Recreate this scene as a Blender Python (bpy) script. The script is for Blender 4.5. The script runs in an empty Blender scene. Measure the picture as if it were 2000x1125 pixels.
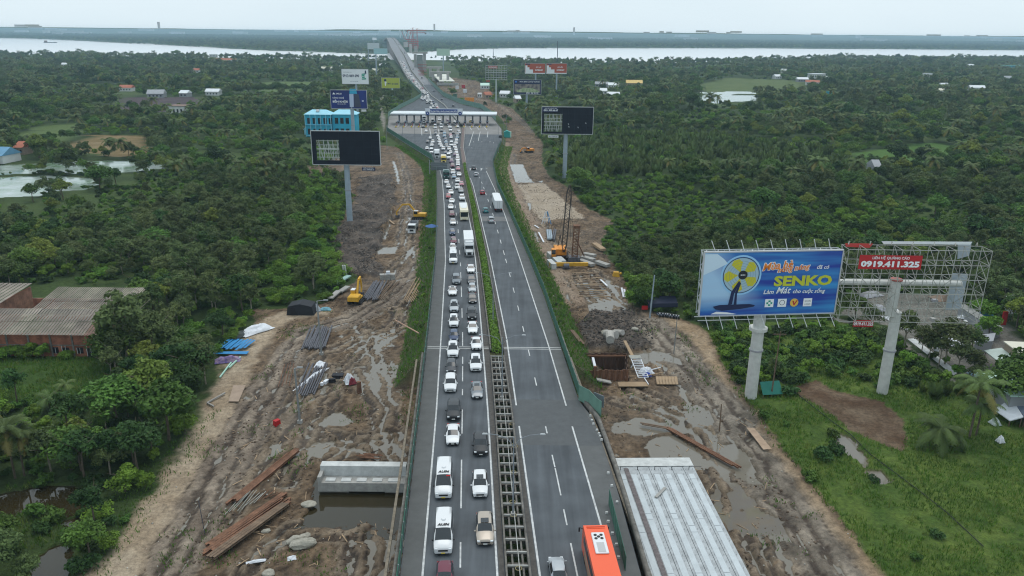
import bpy, math, random
import numpy as np
from mathutils import Matrix, Vector, Euler
R = math.radians
S = bpy.context.scene
COL = S.collection
rnd = random.Random(7)

# ------------------------------------------------------------ camera
F, CX, CY = 1500.0, 1000.0, 562.5          # lens in pixels of the 2000 x 1125 photograph
CAMZ, PITCH, ROLL = 59.0, 18.38, 0.52
cam_d = bpy.data.cameras.new('camera'); cam = bpy.data.objects.new('camera', cam_d); COL.objects.link(cam)
RM = Matrix.Rotation(R(90-PITCH), 3, 'X') @ Matrix.Rotation(R(ROLL), 3, 'Z')
cam.matrix_world = Matrix.Translation((0, 0, CAMZ)) @ RM.to_4x4()
cam_d.sensor_width = 36; cam_d.lens = 36*F/2000
cam_d.clip_start = 1; cam_d.clip_end = 60000
S.camera = cam; S.cycles.pixel_filter_type = 'BLACKMAN_HARRIS'; S.cycles.filter_width = 1.15
S.view_settings.view_transform = 'Standard'; S.view_settings.look = 'None'
S.view_settings.exposure = 0.0; S.view_settings.gamma = 1; S.view_settings.use_curve_mapping = False

# ------------------------------------------------------------ overcast sky
W = bpy.data.worlds.new('World'); S.world = W; W.use_nodes = True
nt = W.node_tree; nt.nodes.clear()
out = nt.nodes.new('ShaderNodeOutputWorld'); bg = nt.nodes.new('ShaderNodeBackground')
sky = nt.nodes.new('ShaderNodeTexSky'); sky.sky_type = 'NISHITA'; sky.sun_disc = False
SUN_EL, SUN_ROT = 72, 15
sky.sun_elevation = R(SUN_EL); sky.sun_rotation = R(SUN_ROT)
sky.air_density = 1.0; sky.dust_density = 4.0; sky.ozone_density = 1.5
cloud = nt.nodes.new('ShaderNodeTexNoise'); cloud.inputs['Scale'].default_value = 2.2; cloud.inputs['Detail'].default_value = 5
cr = nt.nodes.new('ShaderNodeValToRGB')
cr.color_ramp.elements[0].position = .3; cr.color_ramp.elements[0].color = (7.7, 9.1, 9.9, 1)
cr.color_ramp.elements[1].position = .7; cr.color_ramp.elements[1].color = (8.5, 9.8, 10.5, 1)
tc = nt.nodes.new('ShaderNodeTexCoord'); mp = nt.nodes.new('ShaderNodeMapping'); mp.inputs['Scale'].default_value = (1, 1, 4)
mx = nt.nodes.new('ShaderNodeMixRGB'); mx.inputs[0].default_value = .88
nt.links.new(tc.outputs['Generated'], mp.inputs[0]); nt.links.new(mp.outputs[0], cloud.inputs['Vector'])
nt.links.new(cloud.outputs[0], cr.inputs[0])
nt.links.new(sky.outputs[0], mx.inputs[1]); nt.links.new(cr.outputs[0], mx.inputs[2])
nt.links.new(mx.outputs[0], bg.inputs['Color']); bg.inputs['Strength'].default_value = 0.105
nt.links.new(bg.outputs[0], out.inputs['Surface'])
sd = bpy.data.lights.new('sun', 'SUN'); sd.energy = 1.3; sd.angle = R(40); sd.color = (1, .96, .9)
so = bpy.data.objects.new('sun', sd); COL.objects.link(so)
sdir = Vector((math.sin(R(SUN_ROT))*math.cos(R(SUN_EL)), math.cos(R(SUN_ROT))*math.cos(R(SUN_EL)), math.sin(R(SUN_EL))))
so.rotation_euler = sdir.to_track_quat('Z', 'Y').to_euler()

# ------------------------------------------------------------ materials
MATS = {}
def mat(name, col, rough=.7, metal=0., var=0., scale=3., spec=.3, bump=0., bscale=20., rand=0., tr=0., col2=None, coat=0.):
    if name in MATS: return MATS[name]
    m = bpy.data.materials.new(name); m.use_nodes = True; n = m.node_tree; b = n.nodes['Principled BSDF']
    b.inputs['Base Color'].default_value = (*col, 1); b.inputs['Roughness'].default_value = rough
    b.inputs['Metallic'].default_value = metal; b.inputs['Specular IOR Level'].default_value = spec
    if coat: b.inputs['Coat Weight'].default_value = coat; b.inputs['Coat Roughness'].default_value = .08
    tcn = n.nodes.new('ShaderNodeTexCoord')
    cur = None
    if var or col2:
        t = n.nodes.new('ShaderNodeTexNoise'); t.inputs['Scale'].default_value = scale; t.inputs['Detail'].default_value = 6; t.inputs['Roughness'].default_value = .65
        n.links.new(tcn.outputs['Object'], t.inputs['Vector'])
        r = n.nodes.new('ShaderNodeValToRGB'); e = r.color_ramp.elements; e[0].position = .33; e[1].position = .67
        c2 = col2 if col2 else tuple(min(1, c*(1+var)) for c in col)
        c1 = col if col2 else tuple(c*(1-var) for c in col)
        e[0].color = (*c1, 1); e[1].color = (*c2, 1)
        n.links.new(t.outputs[0], r.inputs[0]); cur = r.outputs[0]
    if rand:
        oi = n.nodes.new('ShaderNodeObjectInfo'); hs = n.nodes.new('ShaderNodeHueSaturation')
        m1 = n.nodes.new('ShaderNodeMapRange'); m1.inputs[3].default_value = 1-rand; m1.inputs[4].default_value = 1+rand
        n.links.new(oi.outputs['Random'], m1.inputs[0]); n.links.new(m1.outputs[0], hs.inputs['Value'])
        mu = n.nodes.new('ShaderNodeMath'); mu.operation = 'MULTIPLY'; mu.inputs[1].default_value = 7.31
        fr = n.nodes.new('ShaderNodeMath'); fr.operation = 'FRACT'
        n.links.new(oi.outputs['Random'], mu.inputs[0]); n.links.new(mu.outputs[0], fr.inputs[0])
        m2 = n.nodes.new('ShaderNodeMapRange'); m2.inputs[3].default_value = .5-rand*.06; m2.inputs[4].default_value = .5+rand*.045
        n.links.new(fr.outputs[0], m2.inputs[0]); n.links.new(m2.outputs[0], hs.inputs['Hue'])
        if cur: n.links.new(cur, hs.inputs['Color'])
        else: hs.inputs['Color'].default_value = (*col, 1)
        cur = hs.outputs[0]
    if cur: n.links.new(cur, b.inputs['Base Color'])
    if bump:
        t2 = n.nodes.new('ShaderNodeTexNoise'); t2.inputs['Scale'].default_value = bscale; t2.inputs['Detail'].default_value = 4
        n.links.new(tcn.outputs['Object'], t2.inputs['Vector'])
        bp = n.nodes.new('ShaderNodeBump'); bp.inputs['Strength'].default_value = bump; bp.inputs['Distance'].default_value = .1
        n.links.new(t2.outputs[0], bp.inputs['Height']); n.links.new(bp.outputs[0], b.inputs['Normal'])
    if tr:
        b.inputs['Transmission Weight'].default_value = 0
        td = n.nodes.new('ShaderNodeBsdfTranslucent'); ms = n.nodes.new('ShaderNodeMixShader'); ms.inputs[0].default_value = tr
        if cur: n.links.new(cur, td.inputs[0])
        else: td.inputs[0].default_value = (*col, 1)
        o = n.nodes['Material Output']
        n.links.new(b.outputs[0], ms.inputs[1]); n.links.new(td.outputs[0], ms.inputs[2]); n.links.new(ms.outputs[0], o.inputs[0])
    MATS[name] = m
    return m

# ------------------------------------------------------------ mesh helpers
class MB:
    def __init__(s): s.v = []; s.f = []; s.mi = []; s.cur = 0
    def quad(s, *p):
        n = len(s.v); s.v += [tuple(q) for q in p]; s.f.append(tuple(range(n, n+len(p)))); s.mi.append(s.cur); return s
    def box(s, c, d, M=None, taper=1.):
        x, y, z = d[0]/2, d[1]/2, d[2]/2; n = len(s.v)
        for k in (-1, 1):
            t = taper if k > 0 else 1
            for a, b in ((-1, -1), (1, -1), (1, 1), (-1, 1)):
                p = Vector((a*x*t, b*y*t, k*z)) 
                if M: p = M @ p
                s.v.append(tuple(Vector(c)+p))
        for f in ((3, 2, 1, 0), (4, 5, 6, 7), (0, 1, 5, 4), (1, 2, 6, 5), (2, 3, 7, 6), (3, 0, 4, 7)):
            s.f.append(tuple(n+i for i in f)); s.mi.append(s.cur)
        return s
    def bar(s, a, b, w, h=None):
        a, b = Vector(a), Vector(b); d = b-a; L = d.length
        if L < 1e-6: return s
        q = d.to_track_quat('X', 'Z').to_matrix()
        return s.box((a+b)/2, (L, w, h or w), q)
    def tube(s, a, b, r0, r1=None, n=8, cap=True):
        a, b = Vector(a), Vector(b); r1 = r0 if r1 is None else r1
        q = (b-a).to_track_quat('Z', 'Y').to_matrix(); k = len(s.v)
        for p, r in ((a, r0), (b, r1)):
            for i in range(n):
                t = 2*math.pi*i/n; s.v.append(tuple(p+q@Vector((r*math.cos(t), r*math.sin(t), 0))))
        for i in range(n):
            j = (i+1) % n; s.f.append((k+i, k+j, k+n+j, k+n+i)); s.mi.append(s.cur)
        if cap:
            s.f.append(tuple(k+n+i for i in range(n))); s.f.append(tuple(k+n-1-i for i in range(n))); s.mi += [s.cur]*2
        return s
    def path(s, pts, r, n=6, r1=None):
        for i in range(len(pts)-1):
            ra = r if r1 is None else r+(r1-r)*i/(len(pts)-1); rb = r if r1 is None else r+(r1-r)*(i+1)/(len(pts)-1)
            s.tube(pts[i], pts[i+1], ra, rb, n)
        return s
    def prism(s, poly, z0, z1):          # polygon of (x, y), extruded in z
        n = len(s.v); k = len(poly)
        s.v += [(x, y, z0) for x, y in poly]+[(x, y, z1) for x, y in poly]
        s.f.append(tuple(n+k+i for i in range(k))); s.f.append(tuple(n+k-1-i for i in range(k))); s.mi += [s.cur]*2
        for i in range(k):
            j = (i+1) % k; s.f.append((n+i, n+j, n+k+j, n+k+i)); s.mi.append(s.cur)
        return s
    def rprism(s, poly, y0, y1):         # polygon of (x, z), extruded in y
        n = len(s.v); k = len(poly)
        s.v += [(x, y0, z) for x, z in poly]+[(x, y1, z) for x, z in poly]
        s.f.append(tuple(n+k+i for i in range(k))); s.f.append(tuple(n+k-1-i for i in range(k))); s.mi += [s.cur]*2
        for i in range(k):
            j = (i+1) % k; s.f.append((n+i, n+j, n+k+j, n+k+i)); s.mi.append(s.cur)
        return s
    def mesh(s, name, mats=()):
        m = bpy.data.meshes.new(name); m.from_pydata(s.v, [], s.f)
        for x in (mats if isinstance(mats, (list, tuple)) else [mats]): m.materials.append(x)
        if any(s.mi): m.polygons.foreach_set('material_index', s.mi)
        return m
    def build(s, name, mats, parent=None, smooth=False, **k):
        m = s.mesh(name, mats)
        if smooth: m.shade_smooth()
        return link(name, m, parent, **k)
def link(name, data, parent=None, label=None, cat=None, group=None, kind=None, loc=None, rz=None):
    o = bpy.data.objects.new(name, data); COL.objects.link(o)
    if parent: o.parent = parent
    return tag(o, label, cat, group, kind, loc, rz)
def tag(o, label=None, cat=None, group=None, kind=None, loc=None, rz=None):
    if label: o['label'] = label
    if cat: o['category'] = cat
    if group: o['group'] = group
    if kind: o['kind'] = kind
    if loc is not None: o.location = loc
    if rz is not None: o.rotation_euler = (0, 0, rz)
    return o
def empty(name, loc, rz=0., label=None, cat=None, group=None):
    o = bpy.data.objects.new(name, None); COL.objects.link(o); o.empty_display_size = .5
    return tag(o, label, cat, group, None, loc, rz)
KIDS = {}
def kids(o): return [c for c in COL.objects if c.parent is o]
def copy_thing(root, loc, rz=0., label=None, group=None, cat=None, scale=None, kd=None):
    r = root.copy(); COL.objects.link(r); r.location = loc; r.rotation_euler = (0, 0, rz)
    if scale is not None: r.scale = scale if hasattr(scale, '__len__') else (scale,)*3
    if label: r['label'] = label
    if group: r['group'] = group
    if cat: r['category'] = cat
    def rec(a, b):
        for ch in (kd[a.name] if kd else KIDS.setdefault(a.name, kids(a))):
            c = ch.copy(); COL.objects.link(c); c.parent = b; rec(ch, c)
    rec(root, r)
    return r
UBOX = {}
def ubox(m):
    if m.name not in UBOX: UBOX[m.name] = MB().box((0, 0, 0), (1, 1, 1)).mesh('bar', m)
    return UBOX[m.name]
def obar(name, parent, a, b, w, m, h=None, **k):      # one bar = one object sharing a unit box
    a, b = Vector(a), Vector(b); d = b-a
    o = link(name, ubox(m), parent, **k)
    o.rotation_mode = 'QUATERNION'; o.rotation_quaternion = d.to_track_quat('X', 'Z'); o.location = (a+b)/2
    o.scale = (d.length, w, h or w)
    return o
def np_mesh(name, V, Fq, m, parent=None, **k):
    V = np.asarray(V, dtype=np.float32); Fq = np.asarray(Fq, dtype=np.int32)
    me = bpy.data.meshes.new(name); nf, c = Fq.shape
    me.vertices.add(len(V)); me.vertices.foreach_set('co', V.ravel())
    me.loops.add(nf*c); me.loops.foreach_set('vertex_index', Fq.ravel())
    me.polygons.add(nf); me.polygons.foreach_set('loop_start', np.arange(0, nf*c, c, dtype=np.int32))
    me.update(calc_edges=True); me.validate()
    for x in (m if isinstance(m, (list, tuple)) else [m]): me.materials.append(x)
    return me

# ------------------------------------------------------------ noise
def hash2(ix, iy, seed):
    h = (ix.astype(np.int64)*374761393 + iy.astype(np.int64)*668265263 + seed*1442695041) & 0xFFFFFFFF
    h = ((h ^ (h >> 13))*1274126177) & 0xFFFFFFFF
    h = (h ^ (h >> 16)) & 0xFFFFFFFF
    return h/4294967295.0
def vnoise(x, y, seed=0):
    x = np.asarray(x, float); y = np.asarray(y, float)
    ix = np.floor(x); iy = np.floor(y); fx = x-ix; fy = y-iy
    fx = fx*fx*(3-2*fx); fy = fy*fy*(3-2*fy)
    a = hash2(ix, iy, seed); b = hash2(ix+1, iy, seed); c = hash2(ix, iy+1, seed); d = hash2(ix+1, iy+1, seed)
    return (a*(1-fx)+b*fx)*(1-fy)+(c*(1-fx)+d*fx)*fy
def fbm(x, y, o=4, seed=0):
    s = 0; a = .5; t = 0
    for i in range(o): s = s+a*vnoise(x*2**i, y*2**i, seed+i*17); t += a; a *= .55
    return s/t

# ------------------------------------------------------------ road profile; pixel (photo) -> point on the place
RZ = np.array([(-50, 8.3), (0, 8.0), (64, 7.3), (101, 6.5), (187, 5.4), (257, 3.9), (330, 2.6), (420, 1.9), (700, 1.9), (900, 2.0), (1130, 5), (1443, 12.5), (1875, 25), (2250, 35), (2450, 38.5), (2600, 40), (2750, 39.5), (3300, 30), (4200, 8), (5000, 4)])
def zroad(y): return np.interp(y, RZ[:, 0], RZ[:, 1])
def ray(px, py):
    d = RM @ Vector(((px-CX)/F, -(py-CY)/F, -1)); return d
def G(px, py, z=0.):                       # pixel -> point on the plane z
    d = ray(px, py); t = (z-CAMZ)/d.z; return Vector((d.x*t, d.y*t, z))
def GD(px, py, Y):                         # pixel -> point on the plane y = Y
    d = ray(px, py); t = Y/d.y; return Vector((d.x*t, Y, CAMZ+d.z*t))
def GR(px, py, dz=0.):                     # pixel -> point on the road
    d = ray(px, py); ys = np.concatenate([np.arange(30, 700, 1.), np.arange(700, 5000, 4.)])
    zz = CAMZ+d.z/d.y*ys-(zroad(ys)+dz); k = int(np.argmax(zz < 0)) if (zz < 0).any() else len(ys)-1
    k = max(k, 1); a, b = zz[k-1], zz[k]; t = a/(a-b) if a != b else 0
    y = ys[k-1]+t*(ys[k]-ys[k-1]); return Vector((d.x/d.y*y, y, float(zroad(y))+dz))
def depth(p): return (p.y*math.cos(R(PITCH))+(CAMZ-p.z)*math.sin(R(PITCH)))
class Line:                                # a line of the road as x(y)
    def __init__(s, px, road=True):
        pts = sorted([(p.y, p.x) for p in [(GR(*q) if road else G(*q)) for q in px]])
        s.y = np.array([p[0] for p in pts]); s.x = np.array([p[1] for p in pts])
    def __call__(s, y):
        y = np.asarray(y, float); r = np.interp(y, s.y, s.x)
        lo = y < s.y[0]; sl = (s.x[1]-s.x[0])/(s.y[1]-s.y[0]); r = np.where(lo, s.x[0]+(y-s.y[0])*sl, r)
        hi = y > s.y[-1]; sh = (s.x[-1]-s.x[-2])/(s.y[-1]-s.y[-2]); return np.where(hi, s.x[-1]+(y-s.y[-1])*sh, r)
E_L = Line([(781.7, 1125), (820.7, 800), (838, 640), (852, 500), (854.5, 400), (853.3, 335), (843.5, 312), (800, 285), (755.7, 256.5), (759, 228), (782, 212), (808, 199), (824, 189), (823, 185.6), (802, 163), (789.6, 142), (776.8, 117), (764, 93), (757, 77)])
A_L = Line([(825, 1125), (852.5, 800), (862, 650), (870, 510), (867.4, 398), (863.8, 350), (860, 335)])
B_D = Line([(899, 1109), (901.5, 898), (903, 800), (903.7, 700), (903.5, 649), (901.3, 575), (899, 510), (894.4, 444.7), (891.5, 421), (882.7, 352.8)])
C_L = Line([(971.4, 1125), (952.7, 800), (940, 640), (929, 510), (920, 445), (910.6, 397.8), (897.3, 349)])
D_M = Line([(986.8, 1125), (965, 800), (955, 671), (936, 515), (928.6, 476), (917, 400), (905, 339), (899, 290), (902, 252), (880, 222), (866, 205), (843, 188.8), (824, 166.4), (802, 139), (788.6, 108.8), (779, 93), (768, 77)])
E_M = Line([(1038.7, 1125), (1001, 800), (980, 660), (953.3, 505), (946, 470), (931, 400), (915, 339), (905, 290), (908, 252), (884, 222), (868, 205), (845, 188.8), (826, 166.4), (804, 139), (790, 108.8), (780, 93), (769, 77)])
F_L = Line([(1054.6, 1125), (1009.5, 800), (989.3, 660), (958, 505), (936.5, 413.4), (924.7, 364.5), (917.9, 346)])
G_D = Line([(1127, 1121), (1086.4, 924), (1063.3, 823), (1045.9, 744), (1033, 688), (1012, 601), (995.5, 536), (988.3, 509), (975.6, 464), (960, 409.5), (946, 370), (933.5, 337)])
H_L = Line([(1202, 1125), (1171.6, 1018), (1108, 800), (1070.7, 673), (1017, 510), (984.4, 415.4), (965.8, 368.5), (951, 337)])
E_R = Line([(1251, 1118), (1210.6, 973), (1190.4, 907), (1158.6, 817), (1130.7, 782.7), (1093.3, 670.7), (1061.3, 574.7), (1033, 505), (995, 417), (970.7, 364.5), (961.9, 320), (971, 295.5), (980, 276), (980, 252), (962, 229.5), (940, 213), (900, 203), (866.4, 188.8), (844, 166.4), (832.8, 153.6), (812, 129.6), (796, 107), (787, 93), (774, 77)])
ABUT = 121.0        # nearer than this the road is a bridge deck, farther it is an embankment
def strip(name, xa, xb, ys, dz, m, **k):
    ys = np.asarray(ys, float); a = xa(ys) if callable(xa) else xa; b = xb(ys) if callable(xb) else xb
    z = zroad(ys)+dz; V = np.concatenate([np.stack([a, ys, z], 1), np.stack([b, ys, z], 1)]); n = len(ys)
    i = np.arange(n-1); return link(name, np_mesh(name, V, np.stack([i, i+n, i+n+1, i+1], 1), m), **k)
# ------------------------------------------------------------ ground zones (outlines on the ground)
def GP(pts): return np.array([tuple(G(*p))[:2] for p in pts])
def inside(x, y, P):
    r = np.zeros(x.shape, bool); bx = (x >= P[:, 0].min()) & (x <= P[:, 0].max()) & (y >= P[:, 1].min()) & (y <= P[:, 1].max())
    if not bx.any(): return r
    xs, ys = x[bx], y[bx]; c = np.zeros(xs.shape, bool); n = len(P); j = n-1
    for i in range(n):
        xi, yi = P[i]; xj, yj = P[j]
        if yi != yj:
            c ^= ((yi > ys) != (yj > ys)) & (xs < (xj-xi)*(ys-yi)/(yj-yi)+xi)
        j = i
    r[bx] = c; return r
def dline(x, y, P):                        # distance to a polyline, and position across it
    best = np.full(x.shape, 1e9); side = np.zeros(x.shape)
    for i in range(len(P)-1):
        ax, ay = P[i]; dx, dy = P[i+1][0]-ax, P[i+1][1]-ay; L2 = dx*dx+dy*dy
        t = np.clip(((x-ax)*dx+(y-ay)*dy)/L2, 0, 1); ex = x-ax-t*dx; ey = y-ay-t*dy
        d = np.hypot(ex, ey); s = np.sign(ex*dy-ey*dx)
        m = d < best; best = np.where(m, d, best); side = np.where(m, s, side)
    return best, side*best
Z = {}
Z['mud_l'] = GP([(205, 1135), (300, 1010), (360, 900), (420, 800), (440, 720), (470, 680), (505, 640), (488, 607), (560, 604), (610, 600), (655, 585), (680, 560), (700, 545), (650, 520), (668, 485), (658, 455), (672, 420), (690, 395), (672, 360), (640, 335), (605, 352), (600, 325), (690, 300), (745, 284), (775, 288), (800, 302), (835, 345), (860, 480), (875, 520), (850, 600), (840, 800), (800, 1000), (790, 1500), (-60, 1500), (150, 1190)])
Z['mud_r'] = GP([(1130, 1500), (1150, 850), (1110, 690), (1060, 560), (1030, 480), (1000, 420), (980, 372), (970, 330), (985, 275), (992, 250), (975, 228), (950, 212), (905, 200), (862, 176), (845, 155), (870, 150), (930, 158), (965, 178), (960, 198), (1000, 212), (1025, 236), (1060, 280), (1058, 318), (1072, 345), (1115, 370), (1150, 410), (1200, 432), (1172, 470), (1185, 505), (1222, 545), (1240, 600), (1330, 625), (1372, 640), (1400, 690), (1450, 760), (1505, 845), (1560, 920), (1640, 1010), (1725, 1125), (1950, 1500)])
Z['dark_l'] = GP([(655, 500), (668, 440), (690, 400), (700, 350), (760, 340), (778, 380), (762, 430), (745, 470), (735, 500), (735, 540), (690, 545), (650, 525)])
Z['dark_r'] = GP([(1127, 640), (1160, 612), (1235, 612), (1280, 640), (1270, 680), (1225, 690), (1150, 680)])
Z['sand_r'] = GP([(1012, 362), (1062, 358), (1135, 420), (1140, 428), (1090, 428), (1060, 432), (1030, 402)])
Z['brown_r'] = GP([(1540, 765), (1590, 742), (1640, 768), (1720, 785), (1765, 820), (1765, 885), (1720, 870), (1660, 840), (1610, 800)])
Z['brown_fld'] = GP([(98, 295), (185, 264), (285, 266), (295, 300), (240, 308), (180, 300)])
Z['meadow_l'] = GP([(30, 272), (60, 248), (160, 240), (165, 262), (95, 290), (40, 290)])
Z['meadow_l2'] = GP([(440, 172), (520, 160), (640, 160), (640, 175), (540, 182)])
Z['lot_l'] = GP([(228, 200), (240, 190), (400, 190), (405, 205), (380, 220), (235, 220)])
Z['grass_lw'] = GP([(-80, 770), (-80, 700), (200, 700), (215, 760), (130, 800)])
Z['meadow_r'] = GP([(1350, 170), (1420, 152), (1560, 158), (1580, 182), (1480, 186), (1380, 180)])
Z['meadow_r2'] = GP([(1660, 300), (1820, 280), (1960, 300), (1960, 318), (1800, 316), (1690, 325)])
Z['grass_r'] = GP([(1350, 640), (1380, 640), (1560, 625), (1720, 640), (1850, 745), (1940, 800), (2100, 860), (2100, 1500), (1940, 1500), (1720, 1190), (1500, 850), (1440, 770)])
Z['path_far_l'] = GP([(752, 262), (742, 225), (745, 195), (752, 180), (757, 180), (749, 200), (750, 225), (760, 262)])
Z['path_r'] = GP([(1630, 622), (1720, 640), (1790, 690), (1870, 745), (1864, 750), (1785, 700), (1715, 648), (1630, 629)])
Z['yard_r'] = GP([(1640, 615), (1700, 570), (1830, 580), (1980, 640), (2000, 700), (1950, 760), (1880, 735), (1800, 680), (1720, 635)])
# tracks: (centre line, half width)
T_OCHL = GP([(180, 1190), (250, 1090), (340, 960), (400, 860), (440, 780), (470, 710), (520, 640), (560, 618), (620, 612)])
T_GRYL = GP([(290, 1190), (345, 1090), (400, 990), (455, 880), (510, 780), (560, 700), (600, 650), (680, 625), (740, 590), (800, 540), (840, 500)])
T_OCHR = GP([(1300, 628), (1355, 645), (1380, 690), (1412, 770), (1470, 850), (1545, 945), (1610, 1030), (1710, 1150)])
T_WETR = GP([(1270, 632), (1320, 690), (1375, 750), (1415, 800), (1450, 870), (1510, 960), (1580, 1060), (1650, 1150)])
T_FARR = GP([(985, 280), (985, 330), (1010, 390), (1045, 450), (1080, 520), (1120, 590)])
rr = random.Random(11); RUTS = []
def rut(pts, w=1.): RUTS.append((GP(pts), w))
for q in ([(480, 1120), (560, 1040), (640, 1040), (740, 1060), (760, 1130)], [(600, 840), (680, 870), (740, 880), (770, 930)], [(700, 1130), (700, 1050)], [(735, 1130), (728, 1045)], [(770, 900), (765, 820), (735, 700), (700, 620)], [(745, 900), (740, 810), (700, 720)], [(640, 690), (760, 640), (810, 560), (800, 480), (800, 400), (790, 330)], [(600, 780), (700, 690), (790, 640), (830, 540)], [(560, 940), (640, 800), (650, 720)], [(500, 900), (560, 800), (640, 760)], [(680, 640), (760, 600), (770, 520), (815, 480)], [(785, 480), (800, 360), (780, 300)],
        [(1230, 760), (1300, 790), (1380, 860), (1450, 960), (1540, 1130)], [(1200, 790), (1280, 800), (1340, 830)], [(1290, 640), (1350, 720), (1400, 810), (1480, 900), (1590, 1040), (1660, 1150)], [(1260, 680), (1330, 740), (1380, 820), (1420, 900), (1500, 1010), (1580, 1150)], [(1400, 920), (1420, 1000), (1480, 1130)], [(1130, 540), (1160, 590), (1240, 620)], [(1160, 530), (1210, 590), (1270, 640)], [(1000, 300), (1010, 360), (1060, 440), (1110, 520)], [(1040, 260), (1010, 230), (975, 205), (900, 185)], [(1180, 930), (1260, 1000), (1400, 1050)], [(620, 700), (560, 820), (470, 960), (420, 1060)], [(350, 1130), (420, 990), (500, 850), (580, 700)], [(310, 1130), (390, 980), (480, 830), (560, 690), (620, 650)], [(620, 640), (700, 618), (780, 600), (820, 540)], [(1320, 650), (1385, 740), (1450, 840), (1530, 950), (1630, 1080)], [(1350, 720), (1410, 850), (1500, 980), (1600, 1120)], [(650, 900), (700, 860), (760, 850), (800, 880)], [(780, 1000), (765, 1130)], [(1240, 780), (1330, 810), (1420, 900), (1480, 1010)]): rut(q)
# water held in hollows (outline, jitter)
POOLS = [GP(p) for p in [
    [(622, 832), (645, 806), (668, 803), (692, 822), (676, 836), (640, 834)],
    [(602, 868), (628, 862), (652, 858), (645, 880), (622, 896), (604, 890)],
    [(735, 488), (752, 482), (778, 482), (772, 497), (736, 497)],
    [(795, 700), (815, 700), (818, 735), (800, 740), (792, 720)],
    [(684, 655), (690, 652), (693, 668), (688, 668)], [(703, 656), (711, 654), (709, 672), (704, 672)], [(716, 654), (724, 654), (722, 670), (717, 670)],
    [(732, 652), (738, 652), (741, 676), (736, 676)], [(743, 652), (748, 652), (748, 675), (743, 675)],
    [(740, 705), (746, 700), (758, 735), (755, 748), (744, 735)], [(762, 700), (768, 700), (782, 730), (776, 746), (768, 730)], [(722, 712), (738, 712), (740, 728), (722, 725)],
    [(742, 822), (746, 820), (744, 850), (738, 850)], [(762, 850), (768, 845), (770, 880), (760, 890)],
    [(765, 314), (771, 314), (778, 335), (782, 358), (775, 360), (771, 335)],
    [(764, 402), (769, 402), (762, 438), (752, 468), (747, 467), (757, 435)],
    [(795, 498), (806, 480), (812, 486), (790, 510), (770, 520)],
    [(995, 320), (1022, 320), (1030, 340), (1043, 357), (1006, 357), (1000, 340)],
    [(1048, 354), (1062, 352), (1058, 357)],
    [(1146, 593), (1170, 590), (1198, 588), (1200, 616), (1176, 612), (1150, 606)],
    [(1100, 542), (1106, 541), (1120, 570), (1117, 570)], [(1102, 573), (1112, 575), (1120, 596), (1117, 600)],
    [(1176, 548), (1192, 545), (1194, 556), (1186, 556)], [(1194, 566), (1208, 565), (1208, 572), (1196, 572)],
    [(1180, 500), (1196, 512), (1192, 516)], [(1028, 395), (1034, 395), (1040, 412), (1034, 412)], [(1040, 452), (1046, 452), (1058, 476), (1052, 476)],
    [(1234, 690), (1290, 684), (1330, 700), (1336, 712), (1290, 704), (1240, 702)],
    [(1335, 795), (1365, 790), (1392, 806), (1396, 828), (1366, 838), (1340, 822)],
    [(1258, 868), (1290, 848), (1330, 850), (1350, 870), (1372, 890), (1395, 905), (1350, 925), (1310, 900), (1270, 895)],
    [(1190, 830), (1250, 815), (1300, 826), (1346, 838), (1350, 850), (1300, 845), (1250, 850), (1200, 848)],
    [(1240, 830), (1275, 828), (1280, 845), (1250, 842)],
    [(1420, 960), (1455, 950), (1480, 980), (1470, 1000), (1430, 990)], [(1410, 1000), (1450, 1010), (1500, 1040), (1470, 1050), (1420, 1030)],
    [(1390, 860), (1440, 870), (1470, 900), (1480, 950), (1450, 935), (1410, 900)],
    [(1420, 1010), (1480, 990), (1530, 1020), (1545, 1060), (1500, 1055)],
    [(1620, 840), (1660, 850), (1700, 905), (1690, 915), (1640, 880)], [(1690, 920), (1720, 920), (1745, 940), (1730, 950), (1700, 945)],
    [(470, 780), (478, 770), (486, 775), (478, 790)],
]]
CANAL = [GP(p) for p in [
    [(618, 925), (800, 920), (800, 1030), (770, 1032), (720, 1025), (650, 1032), (592, 1030), (600, 1005), (612, 985)],
    [(-60, 975), (60, 955), (110, 950), (165, 955), (170, 1000), (140, 1012), (100, 990), (60, 1000), (0, 1010), (-60, 1030)],
    [(-60, 1000), (30, 1010), (-10, 1060), (-60, 1060)], [(60, 1110), (95, 1070), (130, 1060), (138, 1100), (120, 1190), (50, 1190)],
    [(120, 1020), (158, 1010), (160, 1035), (135, 1040)]]]
PONDS = [GP(p) for p in [
    [(-60, 345), (90, 343), (182, 346), (184, 362), (150, 372), (96, 376), (60, 384), (-60, 388)],
    [(90, 316), (190, 312), (310, 318), (325, 330), (230, 338), (150, 340), (80, 330)],
    [(-60, 325), (70, 320), (85, 338), (-60, 342)],
    [(1345, 188), (1400, 184), (1475, 186), (1478, 196), (1400, 202), (1372, 195)], [(1375, 180), (1465, 178), (1470, 183), (1380, 184)]]]
RIVER = GP([(-400, 106), (0, 105), (300, 110), (500, 113), (720, 116), (900, 118), (1000, 121), (1300, 123), (1600, 114), (2000, 116), (2600, 122), (2600, 102), (2000, 98), (1500, 94), (1000, 93.5), (900, 96), (830, 101), (720, 104.5), (500, 97), (330, 88), (150, 79), (0, 74), (-400, 70)])
WET = [GP(p) for p in [[(1185, 815), (1350, 785), (1450, 870), (1560, 1000), (1600, 1190), (1470, 1190), (1360, 905), (1200, 895)], [(1230, 640), (1330, 660), (1440, 800), (1400, 800), (1330, 730), (1240, 710)], [(660, 640), (770, 640), (800, 760), (770, 800), (690, 740)], [(1140, 530), (1230, 560), (1240, 590), (1150, 620), (1100, 600)]]]
PIT = GP([(1122, 690), (1222, 690), (1226, 745), (1135, 745)])
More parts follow.
